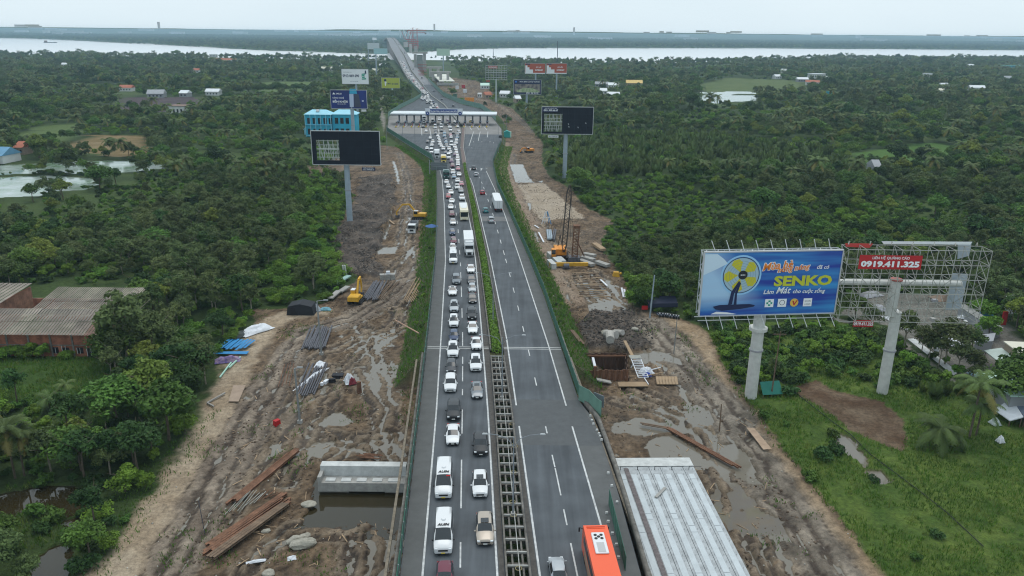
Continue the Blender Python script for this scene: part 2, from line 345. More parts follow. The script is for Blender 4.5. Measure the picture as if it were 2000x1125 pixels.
# tall-wood exclusion
HOUSE = GP([(-90, 590), (60, 555), (320, 560), (260, 600), (200, 705), (-90, 705)])
HX, HY = np.array([-60, -5]), 0
def OPEN(x, y): return (fbm(x/70, y/55, 3, 123) > .60)*(y > 230)*(y < 2600)*1.0
def jit(x, y, a, s): return x+(fbm(x*s, y*s, 3, 5)-.5)*2*a, y+(fbm(x*s+31, y*s+7, 3, 9)-.5)*2*a
def road_h(x, y):
    """height of the embankment under and beside the road"""
    l, r = E_L(y), E_R(y); zr = zroad(y)-.35
    d = np.maximum(np.maximum(l-.6-x, x-r-.6), 0)
    h = zr-d*np.where(x < l, 1.15, .9)-.12*np.minimum(d, 1)
    f = np.clip((y-ABUT)/1.0, 0, 1)*np.clip((1060-y)/60, 0, 1)
    return np.where(f > 0, h*f-8*(1-f), -8.)
def ground_h(x, y):
    x = np.asarray(x, float); y = np.asarray(y, float)
    h = .22+.25*(fbm(x/14, y/14, 3, 3)-.5)
    jx, jy = jit(x, y, 1.1, .35)
    mud = inside(jx, jy, Z['mud_l']) | inside(jx, jy, Z['mud_r'])
    rg = 1-np.abs(2*fbm(x/3.2, y/2.2, 5, 11)-1)
    clod = fbm(x*1.3, y*1.3, 3, 23)
    near = np.clip((420-y)/200, .15, 1)
    mh = .16+near*(.75*(fbm(x/5, y/5, 4, 12)-.46)+.34*(rg-.72)+.28*(clod-.5))
    for W_ in WET: mh = np.where(inside(jx, jy, W_), mh-.17, mh)
    for k_, (T, w) in enumerate(RUTS):
        d, s_ = dline(jx, jy, T); g_ = np.abs(np.abs(s_)-1.05); mh = mh-np.clip(1.2-g_/.5, 0, 1)*w*near*.36+np.clip(1-np.abs(g_-.75)/.4, 0, 1)*w*.14*near
    mh = np.maximum(mh, -.30)
    h = np.where(mud, mh, h)
    dk = inside(jx, jy, Z['dark_l']) | inside(jx, jy, Z['dark_r'])
    h = np.where(dk, .5+2.4*(fbm(x/5, y/7, 4, 41)-.38)+.7*(clod-.5), h)
    h = np.where(inside(jx, jy, Z['sand_r']) | inside(jx, jy, Z['brown_r']) | inside(jx, jy, Z['brown_fld']), .14+.1*(clod-.5)+.12*(fbm(x/6, y/6, 3, 2)-.5), h)
    for T, w, k in ((T_OCHL, 2.6, 0), (T_OCHR, 1.9, 0), (T_GRYL, 3.2, 1), (T_WETR, 3.6, 1), (T_FARR, 2.5, 0)):
        d, s = dline(jx, jy, T); m = np.clip((w+1-d)/1.0, 0, 1)
        rut = np.abs(((s+40)/1.25) % 2-1)
        hh = (.27+.10*(clod-.5)) if not k else (.10+.46*(rut-.5)*near+.28*(fbm(x/3, y/3, 3, 8)-.5))
        h = h*(1-m)+hh*m
    # berm between the left track and the trees
    jx2, jy2 = jit(x, y, .8, .5)
    for P in POOLS:
        m = inside(jx2, jy2, P); h = np.where(m, np.minimum(h, -.17), h)
    for P in CANAL:
        m = inside(jx2, jy2, P); h = np.where(m, -1.3, h)
    for P in PONDS:
        jx3, jy3 = jit(x, y, 5, .05); m = inside(jx3, jy3, P); h = np.where(m, -1.3, h)
    h = np.where(inside(x, y, PIT), -3.6, h)
    jx4, jy4 = jit(x, y, 30, .008); h = np.where(inside(jx4, jy4, RIVER) & (y > 1200), -5, h)
    e = road_h(x, y)+np.where(y < 420, .25*(clod-.5), 0)
    hump = np.clip((y-6000)/6000, 0, 1)*120*fbm(x/2600, y/2600, 3, 77)
    return np.maximum(h, e)+hump
def ax_grow(a, b, d, end, g):
    r = list(np.arange(a, b, d)); st = d
    while r[-1] < end: st *= g; r.append(r[-1]+st)
    return r
gy = ax_grow(36, 205, .42, 210, 1.0)
gy = gy[:-10]+ax_grow(gy[-11]+.5, 300, .8, 305, 1.0)
gy = gy+ax_grow(gy[-1]+1.4, 540, 1.5, 26000, 1.032)
gp = ax_grow(0, 74, .46, 14000, 1.05)
gx = [-v for v in gp[:0:-1]]+gp
gx, gy = np.array(gx), np.array(gy)
XX, YY = np.meshgrid(gx, gy); sh = XX.shape; fx, fy = XX.ravel(), YY.ravel()
hh = ground_h(fx, fy)
c = np.zeros((len(fx), 3)); wet = np.zeros(len(fx))
def setc(m, a, b, n):
    n = n[m][:, None]; c[m] = np.array(a)*(1-n)+np.array(b)*n
nA, nB = fbm(fx/9, fy/9, 4, 51), fbm(fx*.9, fy*.9, 4, 52)
nC = np.clip((fbm(fx/3, fy/3, 4, 53)-.3)*2.2, 0, 1)
setc(np.ones(len(fx), bool), (.02, .04, .012), (.065, .10, .026), np.clip(nA*1.3-.1+OPEN(fx, fy)*.6, 0, 1))
jx, jy = jit(fx, fy, 1.1, .35)
for k, a, b in (('grass_r', (.05, .10, .016), (.13, .18, .035)), ('grass_lw', (.04, .08, .014), (.06, .11, .02)), ('meadow_l', (.08, .12, .03), (.11, .16, .05)), ('meadow_l2', (.08, .13, .03), (.11, .16, .05)), ('meadow_r', (.07, .11, .025), (.12, .15, .05)), ('meadow_r2', (.06, .13, .02), (.08, .15, .03)), ('lot_l', (.06, .045, .05), (.10, .07, .075)), ('yard_r', (.10, .10, .085), (.26, .24, .21))):
    jq = jit(fx, fy, 7 if k in ('meadow_l', 'meadow_l2', 'meadow_r', 'meadow_r2', 'lot_l') else 1.5, .05 if k[:3] == 'mea' else .2)
    setc(inside(jq[0], jq[1], Z[k]), a, b, np.clip(nC*.6+nB*.5-.05, 0, 1))
mudm = inside(jx, jy, Z['mud_l']) | inside(jx, jy, Z['mud_r'])
nD = np.clip((fbm(fx*1.7, fy*1.1, 4, 57)-.32)*2.6, 0, 1)
setc(mudm, (.048, .031, .020), (.27, .188, .118), np.clip(nC*.45+nD*.6-.05, 0, 1))
for T, w in RUTS:
    d, s_ = dline(jx, jy, T); g_ = np.abs(np.abs(s_)-1.05); m = (g_ < .5) & mudm; setc(m, (.04, .028, .02), (.12, .085, .06), nC); wet[m] = .7; m = (np.abs(g_-.8) < .25) & mudm; setc(m, (.17, .125, .085), (.32, .25, .18), nC)  # wet grooves dark, rims pale; contrast painted in where relief shading is weak
grey = np.clip((fbm(fx/11, fy/11, 3, 66)-.5)*4, 0, 1)*mudm
c[:] = c*(1-grey[:, None]*.3)+np.stack([nB*.10+.11]*3, 1)*np.array([1, .84, .68])*grey[:, None]*.3
j9 = jit(fx, fy, 4, .15); setc(inside(j9[0], j9[1], Z['dark_l']) | inside(jx, jy, Z['dark_r']), (.035, .03, .027), (.17, .135, .11), np.clip(nC*.5+nD*.5, 0, 1))
setc(inside(jx, jy, Z['sand_r']), (.36, .29, .215), (.42, .345, .265), nC)
setc(inside(jx, jy, Z['brown_r']), (.11, .065, .038), (.21, .15, .10), nC)
setc(inside(jx, jy, Z['brown_fld']), (.17, .12, .045), (.26, .19, .10), nC)
setc(inside(jx, jy, Z['path_r']) | inside(jx, jy, Z['path_far_l']), (.24, .22, .19), (.32, .29, .25), nC)
for T, w, a, b, wt in ((T_OCHL, 2.5, (.35, .265, .18), (.46, .37, .27), 0), (T_OCHR, 1.7, (.31, .22, .135), (.41, .31, .21), 0), (T_GRYL, 3.0, (.17, .13, .098), (.35, .285, .22), .3), (T_WETR, 3.6, (.13, .105, .08), (.34, .285, .225), .6), (T_FARR, 2.4, (.26, .185, .13), (.33, .255, .19), 0)):
    d, s = dline(jx, jy, T); q_ = np.clip((w+.9-d-1.6*(nC-.5))/1.5, 0, 1)[:, None]; m = d < w; c_ = np.array(a)*(1-nC[:, None])+np.array(b)*nC[:, None]; c[:] = c*(1-q_)+c_*q_; wet[m] = wt
for T in (T_GRYL, T_WETR):
    d, s = dline(jx, jy, T); m = (d < 3.4) & (np.abs(((s+40)/1.25) % 2-1) < .36+.3*(nA-.5)) & mudm; setc(m, (.06, .043, .032), (.13, .10, .075), nC)
wet = np.maximum(wet, np.clip((fbm(fx/5, fy/5, 3, 71)-.5)*5, 0, 1)*mudm*.45)
wet = np.maximum(wet, np.clip((-hh+.05)/.2, 0, 1))
# bank slopes are earth and weeds
em = (road_h(fx, fy) > hh-.3) & (fy < 700)
setc(em, (.04, .07, .018), (.10, .10, .045), nC)
er = fy < ABUT+4
lowz = (hh < -.12) & (fy < 1200)
setc(lowz, (.10, .075, .045), (.14, .11, .075), nC)
Vt = np.stack([fx, fy, hh], 1); nx, ny = sh[1], sh[0]
ii = (np.arange(ny-1)[:, None]*nx+np.arange(nx-1)[None, :]).ravel()
me = np_mesh('ground', Vt, np.stack([ii, ii+1, ii+nx+1, ii+nx], 1), [])
at = me.color_attributes.new('soil', 'FLOAT_COLOR', 'POINT'); at.data.foreach_set('color', np.concatenate([c, wet[:, None]], 1).astype(np.float32).ravel())
me.shade_smooth()
m = bpy.data.materials.new('soil'); m.use_nodes = True; n = m.node_tree; b = n.nodes['Principled BSDF']
va = n.nodes.new('ShaderNodeVertexColor'); va.layer_name = 'soil'
g = n.nodes.new('ShaderNodeNewGeometry')
def noise(sc, det=6, ro=.65):
    t = n.nodes.new('ShaderNodeTexNoise'); t.inputs['Scale'].default_value = sc; t.inputs['Detail'].default_value = det; t.inputs['Roughness'].default_value = ro
    n.links.new(g.outputs['Position'], t.inputs['Vector']); return t.outputs[0]
mr = n.nodes.new('ShaderNodeMapRange'); mr.inputs[1].default_value = .3; mr.inputs[2].default_value = .7; mr.inputs[3].default_value = .42; mr.inputs[4].default_value = 1.3
n.links.new(noise(1.6, 8, .75), mr.inputs[0])
mm = n.nodes.new('ShaderNodeVectorMath'); mm.operation = 'SCALE'; n.links.new(va.outputs[0], mm.inputs[0]); n.links.new(mr.outputs[0], mm.inputs['Scale'])
n.links.new(mm.outputs[0], b.inputs['Base Color'])
m2 = n.nodes.new('ShaderNodeMapRange'); m2.inputs[3].default_value = .95; m2.inputs[4].default_value = .42; n.links.new(va.outputs[1], m2.inputs[0])
n.links.new(m2.outputs[0], b.inputs['Roughness']); b.inputs['Specular IOR Level'].default_value = .2
bp = n.nodes.new('ShaderNodeBump'); bp.inputs['Strength'].default_value = 1.; bp.inputs['Distance'].default_value = .25
n.links.new(noise(3.5, 6, .7), bp.inputs['Height']); n.links.new(bp.outputs[0], b.inputs['Normal'])
me.materials.append(m)
link('ground', me, kind='structure')
def hz(x, y): return float(ground_h(np.array([x]), np.array([y]))[0])
def on(px, py, dz=0.):                     # pixel -> point standing on the ground
    p = G(px, py, 0.2); p.z = hz(p.x, p.y)+dz; return p

# ------------------------------------------------------------ water
def water(name, col, rough=.04, rip=.25, rs=1.5, spec=.5):
    m = mat(name, col, rough, spec=spec, bump=rip, bscale=rs); return m
def sheet(name, P, z, m, pad=1.1):
    c0 = P.mean(0); Q = c0+(P-c0)*pad
    mb = MB(); mb.quad(*[(x, y, z) for x, y in Q]) ; return mb.build(name, m, kind='structure')
wm = water('puddle_water_mat', (.165, .145, .115), .03, .05, 2.)
mb = MB(); 
for a in ((-75, 48, -6, 118), (-75, 118, -18, 520), (10, 118, 75, 520), (8, 48, 75, 118), (-18, 118, -12, 200)):
    mb.quad((a[0], a[1], -.10), (a[2], a[1], -.10), (a[2], a[3], -.10), (a[0], a[3], -.10))
pb = [PIT[:, 0].min(), PIT[:, 0].max(), PIT[:, 1].min(), PIT[:, 1].max()]
mb = MB()
for x0_, y0_, x1_, y1_ in ((-90, 30, pb[0], 520), (pb[1], 30, 120, 520), (pb[0], 30, pb[1], pb[2]), (pb[0], pb[3], pb[1], 520)): mb.quad((x0_, y0_, -.10), (x1_, y0_, -.10), (x1_, y1_, -.10), (x0_, y1_, -.10))
mb.build('puddle_water', wm, kind='structure')
cm = water('canal_water_mat', (.032, .025, .011), .03, .03, 1.)
ci = 0
for P in CANAL:
    if ci in (0,): x0, y0 = P.min(0)-2; x1, y1 = P.max(0)+2; MB().quad((x0, y0, -.06), (x1, y0, -.06), (x1, y1, -.06), (x0, y1, -.06)).build('canal_water', cm, kind='structure')
    ci += 1
A_ = np.concatenate(CANAL[1:]); x0, y0 = A_.min(0)-2; x1, y1 = A_.max(0)+2
MB().quad((x0, y0, -.065), (x1, y0, -.065), (x1, y1, -.065), (x0, y1, -.065)).build('canal_water', cm, kind='structure')
pm = mat('pond_water_mat', (.40, .44, .44), .1, col2=(.10, .19, .085), scale=.09)
for A_ in (np.concatenate(PONDS[:3]), np.concatenate(PONDS[3:])):
    x0, y0 = A_.min(0)-12; x1, y1 = A_.max(0)+12
    MB().quad((x0, y0, -.2), (x1, y0, -.2), (x1, y1, -.2), (x0, y1, -.2)).build('pond_water', pm, kind='structure')
MB().quad((-9000, 1250, -1.2), (7000, 1250, -1.2), (7000, 9000, -1.2), (-9000, 9000, -1.2)).build('river_water', water('river_mat', (.80, .79, .79), .22, .0, .05), kind='structure')

# ------------------------------------------------------------ the road
ysr = np.concatenate([np.arange(42, 340, 2.), np.arange(340, 1000, 5.), np.arange(1000, 4200, 25.)])
def road_mat():
    m = bpy.data.materials.new('asphalt'); m.use_nodes = True; n = m.node_tree; b = n.nodes['Principled BSDF']
    g = n.nodes.new('ShaderNodeNewGeometry'); mp = n.nodes.new('ShaderNodeMapping'); mp.inputs['Scale'].default_value = (1.2, .05, 1)
    n.links.new(g.outputs['Position'], mp.inputs[0])
    t = n.nodes.new('ShaderNodeTexNoise'); t.inputs['Scale'].default_value = 1; t.inputs['Detail'].default_value = 8; n.links.new(mp.outputs[0], t.inputs['Vector'])
    t2 = n.nodes.new('ShaderNodeTexNoise'); t2.inputs['Scale'].default_value = .25; t2.inputs['Detail'].default_value = 8; n.links.new(g.outputs['Position'], t2.inputs['Vector'])
    ad = n.nodes.new('ShaderNodeMath'); ad.operation = 'ADD'; n.links.new(t.outputs[0], ad.inputs[0]); n.links.new(t2.outputs[0], ad.inputs[1])
    r = n.nodes.new('ShaderNodeMapRange'); r.inputs[1].default_value = .7; r.inputs[2].default_value = 1.3; r.inputs[3].default_value = .70; r.inputs[4].default_value = 1.25
    n.links.new(ad.outputs[0], r.inputs[0])
    s = n.nodes.new('ShaderNodeVectorMath'); s.operation = 'SCALE'; s.inputs[0].default_value = (.088, .097, .107); n.links.new(r.outputs[0], s.inputs['Scale'])
    n.links.new(s.outputs[0], b.inputs['Base Color']); b.inputs['Roughness'].default_value = .8; b.inputs['Specular IOR Level'].default_value = .18
    return m
AS = road_mat()
SHD = mat('shoulder_asphalt', (.105, .108, .108), .85, var=.13, scale=.5)
CONC = mat('concrete', (.33, .32, .30), .85, var=.22, scale=1.2, bump=.3, bscale=6)
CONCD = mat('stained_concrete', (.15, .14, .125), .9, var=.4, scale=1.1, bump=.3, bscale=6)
CONCL = mat('pale_concrete', (.50, .51, .50), .8, var=.16, scale=1.1)
WHT = mat('road_paint', (.50, .51, .51), .7, var=.25, scale=1.5)
GAP0, GAP1 = 42., 122.
def off(f, d): return lambda y: f(y)+d
strip('road_surface', E_L, D_M, ysr, 0, AS, kind='structure')
strip('road_surface', E_M, E_R, ysr, 0, AS, kind='structure')
strip('road_shoulder', off(E_L, .05), off(A_L, -.15), ysr[ysr < 345], .006, SHD, kind='structure')
strip('road_shoulder', off(H_L, .15), off(E_R, -.05), ysr[ysr < 345], .006, SHD, kind='structure')
strip('road_shoulder', off(C_L, .2), off(D_M, -.05), ysr[ysr < 340], .006, mat('brown_verge', (.08, .074, .068), .9, var=.25, scale=2), kind='structure')
strip('road_shoulder', off(E_M, .05), off(F_L, -.2), ysr[ysr < 340], .006, MATS['brown_verge'], kind='structure')
# toll plaza slab of concrete and bridge deck concrete, expansion joints
ysl = np.arange(GR(900, 262).y, GR(900, 227).y, 4.)
strip('plaza_slab', off(E_L, .3), off(D_M, -.3), ysl, .012, mat('plaza_concrete', (.21, .20, .19), .85, var=.12, scale=.2), kind='structure')
strip('plaza_slab', off(E_M, .3), off(E_R, -.3), ysl, .012, MATS['plaza_concrete'], kind='structure')
bdk = mat('bridge_deck_concrete', (.20, .20, .21), .8, var=.1, scale=.1)
strip('bridge_deck_surface', off(E_L, .3), off(D_M, -.2), ysr[ysr > 900], .012, bdk, kind='structure')
strip('bridge_deck_surface', off(E_M, .2), off(E_R, -.3), ysr[ysr > 900], .012, bdk, kind='structure')
for (xa, xb) in ((E_L, D_M), (E_M, E_R)):
    for row, w in ((682, .22),):
        for q in (0, .75):
            yj = GR(1000, row).y+q
            strip('expansion_joint', off(xa, .1), off(xb, -.1), [yj, yj+w], .014, CONCL, kind='structure')
strip('road_patch', E_M, E_R, [GR(1000, 780).y, GR(1000, 780).y-14], .009, mat('patch', (.085, .09, .094), .8, var=.1, scale=1), kind='structure')
strip('road_patch', off(E_M, .4), off(E_R, -.4), [GR(970, 432).y, GR(970, 423).y], .011, mat('patch2', (.14, .14, .14), .8, var=.1, scale=1), kind='structure')
PB = .022
def mark(name, f, ys, w=.2, z=PB): return strip(name, off(f, -w/2), off(f, w/2), ys, z, WHT, kind='structure')
yn = ysr[ysr < 340]
mark('edge_line', A_L, yn, .22); mark('edge_line', C_L, ysr[ysr < 315], .22); mark('edge_line', F_L, ysr[ysr < 312], .22); mark('edge_line', H_L, ysr[ysr < 330], .22)
for f, rows in ((B_D, [(1059, 1109), (993, 945), (945, 898), (800, 847), (760, 772), (715, 745), (697, 711), (649, 676), (602, 621), (560, 580), (513, 520), (532, 548)]), (G_D, [(803, 845), (887, 911), (913, 966), (993, 1024), (1059, 1125), (736, 752), (682, 694), (636, 647), (596, 606), (561, 571), (532, 540), (505, 513)])):
    for a, b2 in rows:
        ya, yb = GR(900, a).y, GR(900, b2).y; mark('lane_dash', f, np.linspace(min(ya, yb), max(ya, yb), 4), .17)
    y0 = GR(900, 497).y
    while y0 < 340:
        mark('lane_dash', f, [y0, y0+4.5], .2); y0 += 12
# plaza lane lines and arrows
for (x0, r0, x1, r1) in ((925, 257, 916, 285), (938, 257, 934, 275), (953, 257, 952, 268), (917, 247, 921, 254), (931, 247, 936, 254), (945, 247, 951, 254), (823, 250, 824, 264), (839, 250, 842, 266), (856, 252, 858, 262)):
    a, b2 = GR(x0, r0, PB), GR(x1, r1, PB); MB().quad((a.x-.16, a.y, a.z), (b2.x-.16, b2.y, b2.z), (b2.x+.16, b2.y, b2.z), (a.x+.16, a.y, a.z)).build('lane_line', WHT, kind='structure')
for (x0, r0) in ((918.5, 331), (940, 331), (925, 277), (941, 277), (957, 277), (964, 279)):
    p = GR(x0, r0, PB); s = 1.0 if r0 > 300 else .5
    MB().quad(*[(p.x+s*u, p.y+s*v*1.6, p.z) for u, v in ((-.2, -2), (.2, -2), (.2, .8), (-.2, .8))]).quad(*[(p.x+s*u, p.y+s*v*1.6, p.z) for u, v in ((-.7, .8), (.7, .8), (0, 2))]).build('road_arrow', WHT, kind='structure')
# bridge body near the camera: girders, median gap walls
def wallstrip(name, f, ys, z0, z1, w, m, **k):     # a long low wall following a road line
    ys = np.asarray(ys, float); x = f(ys); zr = zroad(ys); n = len(ys)
    V = np.concatenate([np.stack([x+a, ys, zr+b], 1) for a, b in ((0, z0), (w, z0), (w, z1), (0, z1))]); i = np.arange(n-1); Q = []
    for a in range(4):
        b2 = (a+1) % 4; Q.append(np.stack([i+a*n, i+a*n+1, i+b2*n+1, i+b2*n], 1))
    Q = np.concatenate(Q+[np.array([[0, n, 2*n, 3*n], [n-1, 4*n-1, 3*n-1, 2*n-1]])])
    return link(name, np_mesh(name, V, Q, m), **k)
yb = ysr[ysr < 124]
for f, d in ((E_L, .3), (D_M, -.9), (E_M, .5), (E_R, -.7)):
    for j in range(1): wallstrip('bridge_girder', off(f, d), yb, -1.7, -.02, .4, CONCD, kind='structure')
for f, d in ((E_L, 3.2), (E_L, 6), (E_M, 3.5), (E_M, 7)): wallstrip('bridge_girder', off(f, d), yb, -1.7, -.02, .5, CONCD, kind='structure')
MB().box(((float(E_L(ABUT))+float(E_R(ABUT)))/2, ABUT+.6, 1.0), (float(E_R(ABUT))-float(E_L(ABUT))-.4, 1.2, 8.6)).build('bridge_abutment', CONCD, kind='structure')
ybd = ysr[ysr > 950]
wallstrip('bridge_girder', off(E_L, .2), ybd, -3, -.05, 7, mat('girder_concrete', (.26, .23, .21), .9), kind='structure')
wallstrip('bridge_girder', off(E_R, -7.2), ybd, -3, -.05, 7, MATS['girder_concrete'], kind='structure')
mb = MB()
k = 0
for y in np.arange(1010, 2900, 45.):
    xl, xr = float(E_L(y)), float(E_R(y)); z = float(zroad(y))
    for q in (.2, .8):
        o = MB().box((xl+(xr-xl)*q, y, (z-3-2)/2+0), (3.4, 2, z-3+2)).build('bridge_pier', MATS['girder_concrete'], kind='structure')
# parapets of the far bridge
for f, d in ((E_L, 0), (D_M, -.3), (E_M, .0), (E_R, -.3)): wallstrip('bridge_parapet', off(f, d), ysr[ysr > 880], 0, 1.0, .3, CONC, kind='structure')
# ------------------------------------------------------------ foliage
rg = np.random.default_rng(5)
LD = mat('leaf_dark', (.040, .082, .020), .6, spec=.15, var=.45, scale=.35, rand=.38, tr=.12)
LM = mat('leaf_mid', (.072, .138, .024), .6, spec=.15, var=.4, scale=.35, rand=.34, tr=.15)
LB = mat('leaf_bright', (.12, .22, .028), .6, spec=.15, var=.4, scale=.4, rand=.28, tr=.18)
LO = mat('leaf_olive', (.088, .122, .040), .65, spec=.15, var=.35, scale=.35, rand=.3, tr=.12)
LY = mat('leaf_yellow_green', (.15, .20, .035), .6, spec=.15, var=.35, scale=.4, rand=.25, tr=.18)
LP = mat('palm_leaf', (.085, .125, .035), .5, spec=.15, var=.35, scale=.5, rand=.3, tr=.15)
LPY = mat('palm_leaf_dry', (.18, .16, .05), .6, spec=.15, var=.3, scale=.5, rand=.2, tr=.1)
BARK = mat('bark', (.12, .095, .07), .9, var=.3, scale=2)
BARKP = mat('pale_bark', (.26, .23, .18), .9, var=.3, scale=2)
def leaves(P, N, s, asp=.55):
    """one leaf quad at every point P facing N"""
    n = len(P); N = N/np.linalg.norm(N, axis=1)[:, None]
    a = np.cross(N, rg.normal(size=(n, 3))); a /= np.linalg.norm(a, axis=1)[:, None]; b = np.cross(N, a)
    L = (s*rg.uniform(.7, 1.35, n))[:, None]
    V = np.stack([P-a*L, P+b*L*asp, P+a*L, P-b*L*asp], 1).reshape(-1, 3)
    return V, np.arange(4*n).reshape(-1, 4)
def cloud_crown(rx, rz, z0, nc, nl, ls, low=-.35, rc=.36, tall=1.):
    d = rg.normal(size=(nc, 3)); d /= np.linalg.norm(d, axis=1)[:, None]; d[:, 2] = np.where(d[:, 2] < low, -d[:, 2]*.6, d[:, 2])
    rr = rg.uniform(.35, .85, nc)[:, None]; C = d*rr*np.array([rx, rx, rz]); cr = rg.uniform(.6, 1.25, nc)*rc*rx
    Ps, Ns = [], []
    for i in range(nc):
        k = int(nl*(cr[i]/(rc*rx))**2); e = rg.normal(size=(k, 3)); e /= np.linalg.norm(e, axis=1)[:, None]
        e[:, 2] = np.where((e[:, 2] < -.2) & (rg.random(k) < .7), -e[:, 2], e[:, 2])
        rad = cr[i]*(1-.45*rg.random(k)**2.2)[:, None]
        Ps.append(C[i]+e*rad*np.array([1, 1, .8*tall])); Ns.append(e*.6+rg.normal(size=(k, 3))*.55+np.array([0, 0, .5]))
    P = np.concatenate(Ps); P[:, 2] += z0+rz*.9
    P[:, 2] = np.maximum(P[:, 2], .1)
    return leaves(P, np.concatenate(Ns), ls)
def frond(base, az, L, up, droop, nseg, wl, ls, twist=.35):
    """a palm frond: a curved rib with leaflets on both sides"""
    V, Fq = [], []; d = np.array([math.cos(az), math.sin(az), 0]); sdv = np.array([-math.sin(az), math.cos(az), 0])
    pts = []
    for i in range(nseg+1):
        t = i/nseg; r = L*(t-.12*t*t); z = up*L*t-droop*L*t**2.2; pts.append(base+d*r*math.cos(up*.3)+np.array([0, 0, z]))
    for i in range(nseg):
        p, q = pts[i], pts[i+1]; w = .03
        n = len(V); V += [p-sdv*w, p+sdv*w, q+sdv*w, q-sdv*w]; Fq.append((n, n+1, n+2, n+3))
        t = (i+.5)/nseg; ll = wl*math.sin(math.pi*min(1, t*.85+.12))**.6
        for s in (-1, 1):
            for j in range(3):
                p0 = p+(q-p)*(j*.333); tip = p0+sdv*s*ll*.85+(q-p)/np.linalg.norm(q-p)*ll*.5+np.array([0, 0, -ll*twist*(1+rg.random()*.5)])
                u = (q-p)*.25; n = len(V); V += [p0-u*.6, p0+u*.9, tip+u*.25, tip-u*.1]; Fq.append((n, n+1, n+2, n+3))
    return V, Fq
def palm_crown(h, nf, L, dry=3):
    V, Fq, mi = [], [], []
    for k in range(nf):
        az = k*2.4+rg.random()*.4; e = rg.uniform(-.15, 1.0); Lk = L*rg.uniform(.8, 1.1)
        v, f = frond(np.array([0, 0, h]), az, Lk, e, .62+.35*(1-e)*rg.random(), 9, L*.24, .1)
        n = len(V); V += v; Fq += [tuple(n+a for a in q) for q in f]; mi += [1 if e < .02 and k % 2 else 0]*len(f)
    return np.array(V), np.array(Fq), mi
def nipa_crown(nf, L):
    V, Fq = [], []
    for k in range(nf):
        az = k*2.4+rg.random(); e = rg.uniform(1.1, 2.3); b0 = np.array([rg.normal()*.5, rg.normal()*.5, 0])
        v, f = frond(b0, az, L*.45*rg.uniform(.8, 1.2), e, .35, 7, L*.16, .1, .1)
        n = len(V); V += v; Fq += [tuple(n+a for a in q) for q in f]
    return np.array(V), np.array(Fq)
def trunk_mesh(h, r, forks, m, lean=.1, crown_r=2.5):
    mb = MB(); top = Vector((rnd.uniform(-1, 1)*lean*h, rnd.uniform(-1, 1)*lean*h, h*.55))
    mb.path([(0, 0, -.3), tuple(top*.5+Vector((.1, 0, 0))), tuple(top)], r, 6, r*.6)
    for i in range(forks):
        a = i*2*math.pi/forks+rnd.random(); e = top+Vector((math.cos(a)*crown_r*.7, math.sin(a)*crown_r*.7, h*.33)); mid = (top+e)/2+Vector((0, 0, .3))
        mb.path([tuple(top), tuple(mid), tuple(e)], r*.5, 5, r*.15)
        f = e+Vector((math.cos(a+.8)*crown_r*.4, math.sin(a+.8)*crown_r*.4, h*.1)); mb.path([tuple(mid), tuple(f)], r*.3, 4, r*.1)
    return mb.mesh('trunk', m)
KINDS = {}
def kindof(name, cm_, tm): KINDS.setdefault(name, []).append((cm_, tm))
def crown_mesh(V, Fq, mats, mi=None):
    me = np_mesh('crown', V, Fq, mats)
    if mi is not None: me.polygons.foreach_set('material_index', np.array(mi, dtype=np.int32))
    return me
for (rx, rz, z0, nc, nl, M_) in ((3.6, 2.8, 2.6, 24, 92, LD), (4.2, 2.5, 2.6, 26, 92, LM), (3.0, 3.6, 2.4, 24, 88, LD), (3.5, 2.9, 2.2, 24, 90, LM), (3.2, 2.6, 2.4, 24, 88, LY)):
    kindof('broad', crown_mesh(*cloud_crown(rx, rz, z0, nc, nl, .30), M_), trunk_mesh(z0+rz*1.6, .2, 4, BARK, .05, rx))
for (rx, rz, z0, nc, nl) in ((3.0, 3.3, 2.2, 28, 80), (2.6, 3.9, 2.0, 27, 78), (3.4, 3.0, 2.4, 28, 80)):
    kindof('acacia', crown_mesh(*cloud_crown(rx, rz, z0, nc, nl, .25, rc=.33), LO), trunk_mesh(z0+rz*1.4, .17, 5, BARKP, .06, rx))
for (rx, rz, nc, nl) in ((3.0, 2.0, 18, 110), (2.3, 2.8, 16, 105), (3.6, 1.6, 20, 105)):
    kindof('vine', crown_mesh(*cloud_crown(rx, rz, .2, nc, nl, .24, rc=.42), LB), trunk_mesh(rz*1.6, .15, 3, BARK, .05, rx))
for (rx, rz, nc, nl, M_) in ((1.3, .9, 9, 60, LM), (1.1, 1.3, 8, 60, LB), (1.6, .8, 10, 60, LD)):
    kindof('bush', crown_mesh(*cloud_crown(rx, rz, .0, nc, nl, .22, rc=.45), M_), trunk_mesh(rz*1.2, .05, 3, BARK, .05, rx*.6))
for h, nf, L in ((7.5, 18, 4.2), (9.5, 20, 4.4), (3.4, 18, 4.6)):
    V, Fq, mi = palm_crown(h, nf, L); t = MB().path([(0, 0, -.2), (.25, .1, h*.5), (0, 0, h)], .2, 7, .13).mesh('trunk', BARK)
    kindof('palm', crown_mesh(V, Fq, [LP, LPY], mi), t)
for nf, L in ((22, 7.5), (18, 6.0)):
    V, Fq = nipa_crown(nf, L); kindof('nipa', crown_mesh(V, Fq, LP), MB().tube((0, 0, -.3), (0, 0, .5), .35, .2).mesh('trunk', BARK))
